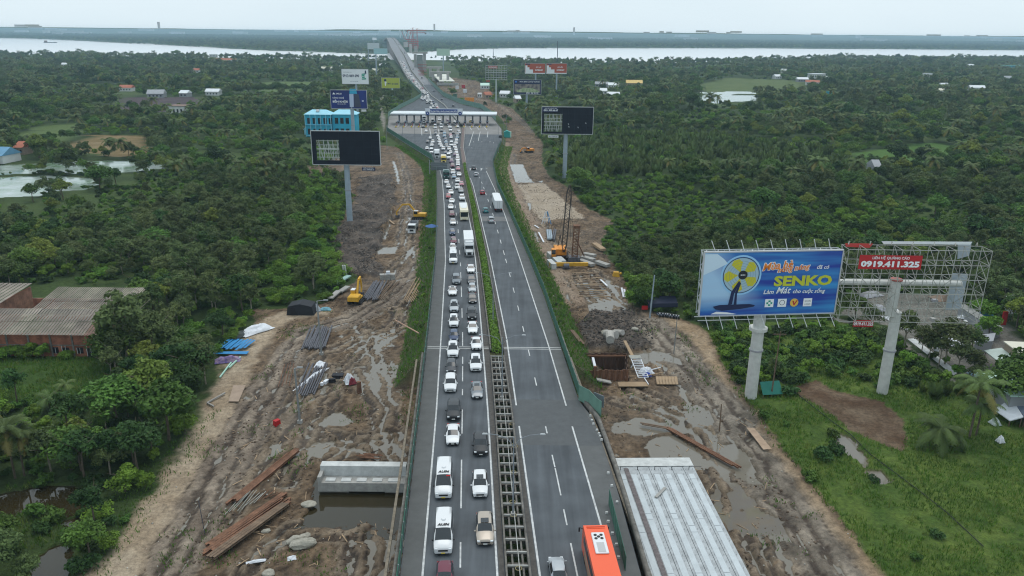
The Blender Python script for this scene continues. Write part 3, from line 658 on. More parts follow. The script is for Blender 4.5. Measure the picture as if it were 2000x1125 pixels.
# ---- where things grow
VZ = dict(
 vine_l=GP([(560, 350), (655, 345), (668, 420), (655, 500), (690, 548), (655, 590), (490, 600), (420, 575), (540, 520), (600, 470), (590, 400)]),
 vine_l2=GP([(330, 640), (480, 610), (505, 640), (440, 720), (400, 700), (330, 680)]),
 vine_r=GP([(1110, 350), (1240, 348), (1400, 390), (1500, 430), (1400, 470), (1260, 490), (1190, 505), (1160, 480), (1200, 440)]),
 aca_r=GP([(1190, 500), (1280, 480), (1400, 470), (1560, 500), (1640, 560), (1640, 640), (1380, 640), (1250, 600)]),
 aca_l=GP([(200, 400), (420, 370), (580, 380), (600, 470), (540, 540), (400, 580), (120, 560), (100, 480)]),
 nipa=GP([(1075, 275), (1100, 345), (1240, 346), (1420, 340), (1640, 350), (1700, 335), (1600, 295), (1400, 262), (1170, 262), (1090, 262)]),
 bank_l=GP([(210, 1130), (300, 1000), (360, 900), (430, 800), (380, 830), (230, 960), (180, 1130)]),
 strip_rl=GP([(1480, 800), (1560, 765), (1640, 850), (1800, 1000), (1900, 1125), (1720, 1125), (1560, 930)]))
SC_R = GP([(1380, 645), (1640, 640), (1720, 650), (1860, 755), (1700, 760), (1600, 735), (1520, 760), (1440, 760)])
def near_line(x, y, P, w): return dline(x, y, P)[0] < w
def clear_mask(x, y, pad=0):
    """True where no tree stands"""
    jx, jy = x, y
    b = np.zeros(x.shape, bool)
    for k in ('mud_l', 'mud_r', 'brown_r', 'brown_fld', 'meadow_l', 'meadow_l2', 'lot_l', 'grass_lw', 'meadow_r', 'meadow_r2', 'grass_r', 'path_far_l', 'path_r', 'yard_r'): b |= inside(jx, jy, Z[k])
    for P in POOLS+CANAL+PONDS+[RIVER, HOUSE]: b |= inside(jx, jy, P)
    b |= near_line(x, y, T_OCHL, 4) | near_line(x, y, T_OCHR, 3)
    l, r = E_L(y), E_R(y); m = np.where(y < 330, 8, np.where(y < 900, 7, 14))
    b |= (x > l-m) & (x < r+m) & (y < 4500)
    b |= inside(x, y, NEWB) | inside(x, y, DITCH)
    for hx, hy, hw in HCL: b |= (np.abs(x-hx-(y-hy)*hx/hy) < hw*.62+2) & (y < hy+hw*.5) & (y > hy*(1-.085)-hw*.4)
    return b
DITCH = GP([(-60, 965), (60, 945), (180, 948), (185, 1010), (165, 1060), (150, 1135), (60, 1150), (30, 1080), (-60, 1070)])
HPX = [(307, 190, 32), (363, 189, 18), (418, 186, 28), (249, 178, 26), (345, 222, 36), (8, 316, 40), (50, 300, 20), (70, 108, 16), (128, 130, 12), (418, 112, 16), (442, 121, 38), (352, 106, 14), (527, 122, 14), (640, 138, 24), (385, 142, 12), (728, 118, 12), (747, 131, 14), (735, 142, 16), (1175, 170, 26), (1238, 168, 32), (1198, 172, 22), (1178, 184, 14), (1198, 192, 24), (1594, 153, 32), (1566, 160, 22), (1586, 166, 26), (1517, 154, 14), (1530, 142, 10), (1806, 152, 24), (1842, 172, 20), (1906, 177, 28), (1836, 184, 12), (1895, 131, 14), (1966, 157, 14), (1576, 116, 11), (1705, 338, 15), (987, 190, 20), (1010, 200, 12), (947, 173, 18), (1985, 132, 60), (1622, 186, 10), (647, 268, 104), (1415, 195, 90), (150, 376, 40), (230, 338, 40), (40, 388, 50), (1420, 182, 80)]
HCL = [(G(a, b).x, G(a, b).y, w*depth(G(a, b))/F) for a, b, w in HPX]
NEWB = GP([(775, 118), (870, 118), (900, 145), (900, 160), (845, 155), (800, 120)])
def scatter(y0, y1, sp):
    ys = np.arange(y0, y1, sp); P = []
    for y in ys:
        w = .70*y+45; xs = np.arange(-w, w, sp); P.append(np.stack([xs, np.full(len(xs), y)], 1))
    P = np.concatenate(P); return P+rg.uniform(-.46, .46, P.shape)*sp
pts = []
for y0, y1, sp, sc in ((44, 260, 4.6, .85), (260, 520, 5.6, .95), (520, 1150, 8.2, 1.15), (1150, 3400, 12, 1.25)):
    P = scatter(y0, y1, sp); k = ~clear_mask(P[:, 0], P[:, 1]); P = P[k]
    pts.append(np.concatenate([P, np.full((len(P), 1), sc)], 1))
P = scatter(3300, 7000, 27); k = ~inside(P[:, 0], P[:, 1], RIVER); P = P[k]
far_pts = np.concatenate([P, np.full((len(P), 1), 2.2)], 1)
T = np.concatenate(pts); x, y = T[:, 0], T[:, 1]; n = len(T)
den = fbm(x/60, y/60, 4, 88); kd = np.array(['broad']*n, dtype=object)
u = rg.random(n); nn = fbm(x/35, y/35, 3, 91)+.25*(rg.random(n)-.5)
kd[(nn > .55)] = 'acacia'; kd[(nn < .36)] = 'vine'
kd[(u < .16) & (y > 300)] = 'palm'; kd[(fbm(x/90, y/90, 3, 15) > .58) & (u < .5) & (y > 420)] = 'palm'
for z, k2, pr in (('vine_l', 'vine', .85), ('vine_l2', 'vine', .8), ('vine_r', 'vine', .9), ('aca_l', 'acacia', .72), ('aca_r', 'acacia', .85), ('nipa', 'nipa', .97)):
    mm_ = inside(x, y, VZ[z]) & (rg.random(n) < pr); kd[mm_] = k2
keep = (u > .06) | (den < .45)
keep &= ~(inside(x, y, VZ['strip_rl']) | inside(x, y, VZ['bank_l']))
scl = T[:, 2]*rg.uniform(.72, 1.25, n)*(.85+.5*(fbm(x/45, y/45, 3, 95)-.4))
opn = (OPEN(x, y) > .5) & ~inside(x, y, VZ['nipa']); keep &= ~(opn & (rg.random(n) < .82)); scl *= np.where((rg.random(n) < .07) & (kd == 'broad'), 1.5, 1.)
scl[kd == 'vine'] *= .8; scl[kd == 'nipa'] *= .85/np.maximum(1, T[:, 2][kd == 'nipa']); scl[kd == 'palm'] /= np.maximum(1, T[:, 2][kd == 'palm']*.8)
scl[inside(x, y, VZ['vine_r'])] *= .55
T, kd, scl, x, y = T[keep], kd[keep], scl[keep], x[keep], y[keep]
# hand placed trees the photograph shows apart
HAND = [(248, 705, 'acacia', 1.75), (225, 715, 'broad', 1.0), (300, 700, 'acacia', 1.2), (330, 860, 'broad', 1.25), (300, 800, 'broad', 1.25), (360, 790, 'broad', .95), (230, 830, 'broad', 1.15), (140, 860, 'broad', .95), (160, 920, 'broad', .85),
        (30, 935, 'palm', .82), (48, 930, 'palm', .72), (100, 800, 'palm', .65), (135, 790, 'palm', .5), (-30, 900, 'palm', .9),
        (124, 392, 'broad', 1.15), (118, 380, 'broad', .9), (196, 372, 'broad', 1.3), (228, 365, 'broad', 1.0), (65, 395, 'broad', .9), (252, 305, 'broad', .9), (262, 306, 'broad', .7), (216, 283, 'broad', .55), (282, 276, 'acacia', .9),
        (75, 308, 'broad', .9), (85, 308, 'broad', 1.0),
        (1832, 872, 'palm', 1.0), (1893, 856, 'palm', .95), (1906, 850, 'palm', .8), (1825, 778, 'nipa', .5), (1848, 772, 'nipa', .45), (1872, 768, 'nipa', .5), (1802, 766, 'nipa', .4), (1940, 790, 'broad', .62), (1960, 800, 'broad', .6), (1905, 790, 'broad', .5), (1755, 715, 'bush', 1.), (1720, 690, 'acacia', .75), (1762, 690, 'acacia', .95), (1845, 712, 'acacia', 1.2), (1870, 735, 'acacia', .95), (1812, 705, 'acacia', .75), (1700, 650, 'acacia', .7), (1896, 700, 'broad', .8), (1930, 660, 'vine', 1.), (1985, 640, 'broad', 1.), (1915, 620, 'vine', 1.1),
        (1510, 740, 'acacia', .5), (215, 925, 'broad', .8), (262, 905, 'broad', .7), (245, 960, 'vine', .8), (195, 1010, 'vine', .55), (215, 1070, 'vine', .5), (300, 890, 'broad', .75), (10, 1075, 'broad', .6), (350, 850, 'vine', .8), (1235, 600, 'vine', .8), (1262, 590, 'broad', .9), (1290, 588, 'broad', 1.05), (1245, 575, 'vine', 1.1), (990, 247, 'broad', .6), (986, 238, 'broad', .7), (994, 242, 'broad', .6)]
hp = []
for px, py, k2, s in HAND:
    p = G(px, py, 0.2); hp.append((p.x, p.y, s, k2, 2 if px == 1832 else (1 if px in (1893, 30, -30) else None)))
order = np.argsort(y/np.maximum(scl, .3)); NIND = 250
vis = [i for i in order if abs(x[i]) < .675*y[i]+6 and y[i] > 66]
ind = vis[:NIND]; rest = np.setdiff1d(np.arange(len(x)), np.array(ind))
BN = dict(broad='leafy_tree', acacia='slender_tree', vine='vine_covered_tree', bush='shrub', palm='coconut_palm', nipa='nipa_palm')
LBL = dict(broad='dense dark green tree %s', acacia='slender grey green tree %s', vine='low bright vine-smothered tree %s', bush='small rounded shrub %s', palm='arching coconut palm %s', nipa='clump of upright nipa fronds %s')
SRC = {}
def side(px_, py_):
    if py_ < 120: r = 'nearest the camera'
    elif py_ < 190: r = 'middle distance'
    else: r = 'far off'
    return ('in woods left of the muddy works, ' if px_ < 0 else 'in woods right of the road works, ')+r
def plant(k2, v, px_, py_, s, label=None, group=None):
    z = hz(px_, py_)-.1; rz = rnd.uniform(0, 6.28); lab = label or LBL[k2] % side(px_, py_); gr = group or (lab+' group')
    if (k2, v) not in SRC:
        c_, t_ = KINDS[k2][v]; r = empty(BN[k2], (px_, py_, z), rz, lab, 'palm tree' if k2 in ('palm', 'nipa') else ('shrub' if k2 == 'bush' else 'tree'), gr)
        r.scale = (s, s, s); cr_ = link('crown', c_, r); link('trunk', t_, r); SRC[(k2, v)] = (r, cr_); return r
    return copy_thing(SRC[(k2, v)][0], (px_, py_, z), rz, lab, gr, None, (s, s, s*rnd.uniform(.9, 1.1)))
HLAB = {0: 'tall slender grey green tree standing in front of the brick warehouse roof', 9: 'front coconut palm beside the brown ditch, taller of the left edge pair', 10: 'second coconut palm just behind the one at the brown ditch', 16: 'big round dark tree on the bank of the pale lily pond', 25: 'yellowing low coconut palm in the grass right of the bare brown field', 26: 'tallest coconut palm next to the pale roofed houses', 32: 'bushy dark tree in front of the mint green roof', 19: 'dark spreading tree at the edge of the dry brown field', 21: 'lone small tree standing in the dry brown field'}
for i, (a, b_, s, k2, v0_) in enumerate(hp):
    vv = i % len(KINDS[k2]) if v0_ is None else v0_; lb = HLAB.get(i); plant(k2, vv, a, b_, s, lb, 'hand picked' if False else (('single trees' if lb else None)))
for i in ind:
    k2 = kd[i]; plant(k2, int(rnd.random()*len(KINDS[k2])), float(x[i]), float(y[i]), float(scl[i]))
for k2 in KINDS:
    for v in range(len(KINDS[k2])):
        if (k2, v) not in SRC: plant(k2, v, 60+v*5., 180+10.*v, .8)
# ---- the rest of the woods: instances
def gn_scatter(name, P, rot, sca, idx, srcs, kind='stuff', label=None):
    me = bpy.data.meshes.new(name); me.vertices.add(len(P)); me.vertices.foreach_set('co', np.asarray(P, np.float32).ravel())
    for nm, tp, arr in (('rot', 'FLOAT', rot), ('sca', 'FLOAT', sca), ('idx', 'INT', idx)):
        a = me.attributes.new(nm, tp, 'POINT'); a.data.foreach_set('value', np.asarray(arr, np.int32 if tp == 'INT' else np.float32))
    o = link(name, me, kind=kind)
    if label: o['label'] = label
    ng = bpy.data.node_groups.new(name, 'GeometryNodeTree'); ng.interface.new_socket('Geometry', in_out='INPUT', socket_type='NodeSocketGeometry'); ng.interface.new_socket('Geometry', in_out='OUTPUT', socket_type='NodeSocketGeometry')
    N, L = ng.nodes, ng.links; gi = N.new('NodeGroupInput'); go = N.new('NodeGroupOutput'); jg = N.new('GeometryNodeJoinGeometry'); ip = N.new('GeometryNodeInstanceOnPoints')
    for s in srcs[::-1]:
        oi = N.new('GeometryNodeObjectInfo'); oi.inputs['Object'].default_value = s; oi.inputs['As Instance'].default_value = True; L.new(oi.outputs['Geometry'], jg.inputs[0])
    L.new(gi.outputs[0], ip.inputs['Points']); L.new(jg.outputs[0], ip.inputs['Instance']); ip.inputs['Pick Instance'].default_value = True
    def attr(nm, t):
        a = N.new('GeometryNodeInputNamedAttribute'); a.data_type = t; a.inputs['Name'].default_value = nm; return a.outputs['Attribute']
    cx = N.new('ShaderNodeCombineXYZ'); L.new(attr('rot', 'FLOAT'), cx.inputs['Z'])
    e2r = N.new('FunctionNodeEulerToRotation'); L.new(cx.outputs[0], e2r.inputs[0]); L.new(e2r.outputs[0], ip.inputs['Rotation'])
    L.new(attr('idx', 'INT'), ip.inputs['Instance Index']); L.new(attr('sca', 'FLOAT'), ip.inputs['Scale'])
    L.new(ip.outputs[0], go.inputs[0])
    md = o.modifiers.new('scatter', 'NODES'); md.node_group = ng
    return o
order_src = []; first = {}
for k2 in KINDS:
    first[k2] = len(order_src)
    for v in range(len(KINDS[k2])): order_src.append(SRC[(k2, v)][1])
def sub_idx(ks): return np.array([first[k]+int(rg.random()*len(KINDS[k])) for k in ks])
rx_, ry_ = x[rest], y[rest]; zz = ground_h(rx_, ry_)-.1
gn_scatter('distant_woodland', np.stack([rx_, ry_, zz], 1), rg.uniform(0, 6.28, len(rest)), scl[rest], sub_idx(kd[rest]), order_src, label='dense green woods stretching back to the river')
fk = np.where(rg.random(len(far_pts)) < .6, 'broad', 'acacia')
gn_scatter('far_bank_woodland', np.stack([far_pts[:, 0], far_pts[:, 1], ground_h(far_pts[:, 0], far_pts[:, 1])-3], 1), rg.uniform(0, 6.28, len(far_pts)), far_pts[:, 2]*rg.uniform(.6, 1.2, len(far_pts)), sub_idx(fk), order_src, label='hazy blue green woods beyond the river')
# ---- undergrowth and weeds
def wetp(x, y):
    b = np.zeros(x.shape, bool)
    for P_ in CANAL: b |= inside(x, y, P_)
    return b
P = scatter(52, 330, 3.1); x, y = P[:, 0], P[:, 1]
base = ~clear_mask(x, y); scr = inside(x, y, SC_R) | (inside(x, y, VZ['strip_rl']) & (rg.random(len(x)) < .2)) | (inside(x, y, VZ['bank_l']) & (rg.random(len(x)) < .45)) | (inside(x, y, DITCH) & ~wetp(x, y) & (rg.random(len(x)) < .75))
d_l, d_r = E_L(y)-x, x-E_R(y)
bank = (((d_l > 1.2) & (d_l < 3.6)) | ((d_r > 1.2) & (d_r < 4.8))) & (y > 128) & (y < 500)
k = (base | scr | bank) & (rg.random(len(x)) < .85); x, y = x[k], y[k]; bk = bank[k]
s = np.where(bk, rg.uniform(.3, .55, len(x)), rg.uniform(.5, 1.15, len(x))*np.where(inside(x, y, SC_R), 1.25, 1))
P = scatter(95, 175, 2.3); x2, y2 = P[:, 0], P[:, 1]; k = inside(x2, y2, SC_R) & (fbm(x2/9, y2/9, 3, 19) > .42) & ~inside(x2, y2, Z['brown_r']); x = np.concatenate([x, x2[k]]); y = np.concatenate([y, y2[k]]); s = np.concatenate([s, rg.uniform(.6, 1.2, k.sum())])
gsx, gsy, gss = x, y, s
P = scatter(330, 1500, 5.2); x2, y2 = P[:, 0], P[:, 1]; k = (OPEN(x2, y2) > .5) & ~clear_mask(x2, y2) & (rg.random(len(x2)) < .75); x = np.concatenate([x, x2[k]]); y = np.concatenate([y, y2[k]]); s = np.concatenate([s, rg.uniform(.7, 2.0, k.sum())])
gn_scatter('undergrowth', np.stack([x, y, ground_h(x, y)-.15], 1), rg.uniform(0, 6.28, len(x)), s, sub_idx(np.where(rg.random(len(x)) < 1, 'bush', 'bush')), order_src, label='tangled low green undergrowth')
def grass(name, P, h, m, label, w=.07, nb=5, sp=.35):
    n = len(P); z = ground_h(P[:, 0], P[:, 1])-.05; B = np.repeat(np.stack([P[:, 0], P[:, 1], z], 1), nb, 0); k = len(B)
    B[:, :2] += rg.normal(size=(k, 2))*sp*.5; a = rg.uniform(0, 6.28, k); d = np.stack([np.cos(a), np.sin(a), np.zeros(k)], 1)
    hh_ = h*rg.uniform(.6, 1.4, k); tip = B+np.stack([rg.normal(size=k)*.35*h, rg.normal(size=k)*.35*h, hh_], 1)
    V = np.stack([B-d*w, B+d*w, tip], 1).reshape(-1, 3); link(name, np_mesh(name, V, np.arange(3*k).reshape(-1, 3), m), kind='stuff', label=label)
GRM = mat('grass_blades', (.085, .17, .022), .6, spec=.15, var=.35, scale=.12, tr=.2); GRY = mat('grass_blades_light', (.17, .22, .045), .6, spec=.15, var=.3, scale=.2, tr=.2)
P = scatter(60, 150, .62); k = (inside(P[:, 0], P[:, 1], Z['grass_r']) | inside(P[:, 0], P[:, 1], Z['grass_lw']) | (inside(P[:, 0], P[:, 1], DITCH) & ~wetp(P[:, 0], P[:, 1]))); 
for Q in ('brown_r', 'path_r', 'yard_r'): k &= ~inside(P[:, 0], P[:, 1], Z[Q])
for Q in POOLS: k &= ~inside(P[:, 0], P[:, 1], Q)
k &= ~near_line(P[:, 0], P[:, 1], T_OCHR, 2.2); k &= fbm(P[:, 0]/4, P[:, 1]/4, 3, 61) > .37
P = P[k]; q = rg.random(len(P)) < .75
grass('tall_grass', P[q], .55, GRM, 'lush tall green grass on the right', .06, 6); grass('pale_grass', P[~q], .6, GRY, 'yellow green grass tufts', .05, 6)
P = scatter(122, 420, .8); x, y = P[:, 0], P[:, 1]; d_l, d_r = E_L(y)-x, x-E_R(y)
k = ((d_l > .5) & (d_l < 5.4)) | ((d_r > .5) & (d_r < 6.6)); P = P[k]; grass('bank_grass', P, .6, mat('bank_blades', (.10, .21, .028), .6, spec=.15, var=.35, scale=.3, tr=.2), 'green weeds on the road embankment', .09, 6, .5)
P = scatter(60, 160, 1.1); x, y = P[:, 0], P[:, 1]; k = inside(x, y, VZ['bank_l']) | inside(x, y, GP([(390, 1060), (430, 1000), (460, 990), (440, 1040), (400, 1070)])) | inside(x, y, GP([(560, 845), (595, 835), (610, 850), (575, 862)])) | inside(x, y, GP([(785, 740), (815, 735), (808, 800), (790, 840)])) | ((inside(x, y, Z['mud_l']) | inside(x, y, Z['mud_r'])) & (fbm(x/5, y/5, 3, 14) > .70))
grass('weeds', P[k], .4, GRM, 'patches of weeds in the mud', .08, 7, .9)
# ------------------------------------------------------------ vehicles
PAINT = {}
def paint(name, c, metal=0., r=.35):
    return mat('paint_'+name, c, r, metal, coat=.6)
P_ = dict(white=paint('white', (.68, .69, .70)), black=paint('black', (.012, .012, .014)), dark=paint('dark_grey', (.035, .038, .045), .2), silver=paint('silver', (.42, .44, .46), .5), grey=paint('grey', (.17, .19, .21), .4),
          blue=paint('blue', (.03, .05, .11), .2), lblue=paint('light_blue', (.22, .34, .44), .2), red=paint('red', (.33, .02, .03)), maroon=paint('maroon', (.13, .015, .035)), champagne=paint('champagne', (.42, .36, .30), .4), pink=paint('pink', (.45, .16, .2)), teal=paint('teal', (.02, .2, .22)), green=paint('dark_green', (.02, .09, .08)), yellow=paint('yellow', (.75, .55, .12)), cream=paint('cream', (.72, .64, .46)), orange=paint('orange', (.80, .10, .025)), purple=paint('purple', (.12, .04, .12)))
GLS = mat('tinted_glass', (.012, .016, .02), .08, spec=.8); RUB = mat('rubber', (.015, .015, .015), .8); CHR = mat('chrome', (.5, .5, .5), .25, .9)
LMP = mat('lamp_glass', (.75, .78, .8), .15); RED = mat('lamp_red', (.45, .01, .01), .3); BLK = mat('black_plastic', (.02, .02, .022), .5); PLT = mat('plate_white', (.75, .75, .72), .5); PLY = mat('plate_yellow', (.8, .6, .1), .5)
# stations: x along the car (front = 0), z top, half width at top, z belt, half width at belt, z bottom
TYPES = dict(
 sedan=dict(L=4.65, W=1.82, st=[(0, .55, .55, .50, .72, .30), (.12, .66, .70, .60, .82, .22), (.9, .88, .72, .80, .90, .2), (1.35, .95, .70, .88, .91, .2), (2.05, 1.40, .66, .92, .91, .2), (2.9, 1.45, .67, .94, .91, .2), (3.45, 1.36, .66, .95, .91, .2), (4.1, 1.04, .66, .95, .90, .22), (4.5, .98, .70, .88, .86, .25), (4.65, .70, .70, .62, .76, .32)], ws=3, rw=(6, 7), side=(4, 6), r=.33),
 suv=dict(L=4.75, W=1.92, st=[(0, .68, .62, .60, .78, .32), (.12, .85, .78, .75, .88, .26), (.95, 1.02, .80, .92, .95, .25), (1.3, 1.08, .78, 1.0, .96, .25), (1.95, 1.62, .72, 1.06, .96, .25), (3.0, 1.70, .73, 1.08, .96, .25), (4.05, 1.66, .72, 1.08, .95, .25), (4.55, 1.12, .76, 1.05, .93, .28), (4.68, 1.0, .78, .9, .9, .3), (4.75, .72, .76, .64, .82, .36)], ws=3, rw=(6, 7), side=(4, 6), r=.37),
 hatch=dict(L=3.95, W=1.72, st=[(0, .60, .55, .52, .70, .30), (.1, .74, .68, .66, .80, .24), (.75, .92, .70, .84, .86, .22), (1.05, 1.0, .68, .92, .86, .22), (1.65, 1.46, .64, .96, .86, .22), (2.5, 1.52, .65, .98, .86, .22), (3.35, 1.46, .64, 1.0, .86, .22), (3.8, 1.02, .66, .95, .84, .25), (3.9, .9, .68, .82, .82, .28), (3.95, .66, .68, .58, .76, .32)], ws=3, rw=(6, 7), side=(4, 6), r=.32),
 van=dict(L=6.0, W=2.05, st=[(0, .85, .70, .72, .88, .35), (.15, 1.05, .84, .90, .98, .28), (.85, 1.25, .88, 1.12, 1.02, .26), (1.05, 1.33, .88, 1.2, 1.02, .26), (1.95, 2.28, .80, 1.30, 1.02, .26), (3.4, 2.45, .84, 1.34, 1.02, .26), (5.75, 2.45, .84, 1.34, 1.02, .26), (5.95, 1.35, .96, 1.30, 1.0, .3), (5.98, 1.2, .96, 1.1, 1.0, .32), (6.0, .8, .94, .7, .96, .38)], ws=3, rw=(6, 7), side=(4, 6), r=.36))
def car_meshes(T):
    t = TYPES[T]; st = t['st']; R_ = []
    for (x, zt, wt, zb, wb, z0) in st:
        c = .035
        R_.append([(x, y, z) for y, z in ((-wb*.93, z0), (-wb, (z0+zb)*.5), (-wb*.985, zb), (-wt, zt-.03), (-wt*.55, zt+c*.6), (0, zt+c), (wt*.55, zt+c*.6), (wt, zt-.03), (wb*.985, zb), (wb, (z0+zb)*.5), (wb*.93, z0))])
    L = t['L']; conv = lambda p: (p[1], p[0], p[2])          # local: nose at y = 0 facing -y
    def pack(fs, m, off=0):
        mb = MB()
        for f in fs: mb.quad(*f)
        return mb
    body, ws, rw, sdl, sdr = [], [], [], [], []
    for i in range(len(st)-1):
        for j in range(10):
            f = [conv(R_[i][j]), conv(R_[i][j+1]), conv(R_[i+1][j+1]), conv(R_[i+1][j])]
            if i == t['ws'] and 3 <= j <= 6: ws.append(f)
            elif t['rw'][0] <= i < t['rw'][1] and 3 <= j <= 6: rw.append(f)
            elif t['side'][0] <= i < t['side'][1] and j in (2, 7): (sdl if j == 2 else sdr).append(f)
            else: body.append(f)
    body.append([conv(p) for p in R_[0]][::-1]); body.append([conv(p) for p in R_[-1]])
    def mk(name, fs, m, smooth=True):
        mb = pack(fs, m); me = mb.mesh(name, m)
        import bmesh
        b = bmesh.new(); b.from_mesh(me); bmesh.ops.remove_doubles(b, verts=b.verts, dist=.002); bmesh.ops.recalc_face_normals(b, faces=b.faces) if name == 'body' else None
        b.to_mesh(me); b.free()
        if smooth: me.shade_smooth(); 
        try: me.set_sharp_from_angle(angle=R(38))
        except Exception: pass
        return me
    out = {'body': [mk('body', body, P_['white'])], 'windscreen': [mk('windscreen', ws, GLS)], 'rear_window': [mk('rear_window', rw, GLS)], 'side_window': [mk('side_window', sdl, GLS), mk('side_window', sdr, GLS)]}
    w = t['W']/2; r = t['r']; z1 = st[1][1]; zb1 = st[1][3]
    out['wheel'] = []
    for y in (L*.185, L*.80):
        for s in (-1, 1):
            mb = MB(); mb.tube((s*(w-.20), y, r), (s*(w+.005), y, r), r, n=14); 
            mb.cur = 1; mb.tube((s*(w+.0), y, r), (s*(w+.012), y, r), r*.6, n=10); out['wheel'].append(mb.mesh('wheel', [RUB, CHR]))
    out['headlight'] = [MB().box((s*w*.72, .085, zb1-.02), (.30, .22, .13)).mesh('headlight', LMP) for s in (-1, 1)]
    out['tail_light'] = [MB().box((s*w*.78, L-.06, st[-2][3]), (.26, .14, .16)).mesh('tail_light', RED) for s in (-1, 1)]
    out['grille'] = [MB().box((0, .0, st[0][3]-.02), (w*1.0, .05, .20)).box((0, -.0, .30), (w*1.3, .06, .12)).mesh('grille', BLK)]
    out['number_plate'] = [MB().box((0, -.04, .42), (.44, .02, .13)).mesh('number_plate', PLY if T == 'van' else PLT), MB().box((0, L+.012, .72), (.44, .02, .14)).mesh('number_plate', PLT)]
    out['mirror'] = [MB().box((s*(w+.10), L*.30 if T != 'van' else 1.25, zb1+.30), (.20, .10, .14)).mesh('mirror', BLK if T == 'van' else P_['white']) for s in (-1, 1)]
    if T in ('suv', 'sedan'): pass
    return out
CM = {T: car_meshes(T) for T in TYPES}
SUNR = MB().box((0, 2.35, 1.735), (.85, .8, .02)).mesh('sunroof', GLS); SUNR2 = MB().box((0, 2.5, 1.48), (.8, .7, .02)).mesh('sunroof', GLS)
AC = MB().tube((0, 0, 0), (0, 0, .12), .28, .2, 12).mesh('roof_vent', P_['white'])
SIMPLE = {}
def simple_mesh(T, col):
    if (T, col) in SIMPLE: return SIMPLE[(T, col)]
    mb = MB(); slots = [P_[col], GLS, RUB, LMP]
    def add(me, si):
        n = len(mb.v); mb.v += [tuple(v.co) for v in me.vertices]
        for p in me.polygons: mb.f.append(tuple(n+i for i in p.vertices)); mb.mi.append(si)
    for k, si in (('body', 0), ('windscreen', 1), ('rear_window', 1), ('side_window', 1), ('wheel', 2), ('headlight', 3), ('grille', 2)):
        for me in CM[T][k]: add(me, si)
    m = mb.mesh('car', slots); m.shade_smooth()
    try: m.set_sharp_from_angle(angle=R(38))
    except Exception: pass
    SIMPLE[(T, col)] = m; return m
NM = dict(sedan='sedan', suv='suv', hatch='hatchback', van='minivan')
CATN = dict(sedan='car', suv='car', hatch='car', van='van')
def heading(y, up, lane=None):             # angle along the road
    f = B_D if not up else G_D
    dx = float(f(y+3)-f(y-3))/6 if y < 330 else float(E_M(y+6)-E_M(y-6))/12
    return math.atan2(-dx, 1)+(math.pi if up else 0)
def pitchq(y, up): 
    s = (zroad(y+4)-zroad(y-4))/8; return math.atan(s)*(-1 if up else 1)
def paint_part(o, m):
    o.material_slots[0].link = 'OBJECT'; o.material_slots[0].material = m
def place_car(T, col, px, py, label, up=False, sun=False, detail=True, group='vehicles on the highway', pt=None, hd=None):
    p = pt or GR(px, py, .03)
    rz = hd if hd is not None else heading(p.y, up)
    if not detail:
        o = link(NM[T], simple_mesh(T, col), None, label, CATN[T], group); o.location = p; o.rotation_euler = (pitchq(p.y, up), 0, rz); return o
    r = empty(NM[T], p, rz, label, CATN[T], group); r.rotation_euler = (pitchq(p.y, up), 0, rz); q_ = rnd.uniform(.95, 1.03); r.scale = (q_, rnd.uniform(.93, 1.05), q_*rnd.uniform(.96, 1.04))
    for k, ms in CM[T].items():
        for me in ms:
            if up and k == 'headlight' : pass
            o = link(k, me, r)
            if k == 'body' or (k == 'mirror' and T != 'van'): paint_part(o, P_[col])
    if sun: link('sunroof', SUNR if T == 'suv' else SUNR2, r)
    if T == 'van':
        v = link('roof_vent', AC, r); v.location = (0, 3.3, 2.46)
    return r
Lq = 'in the %s lane of the jam'
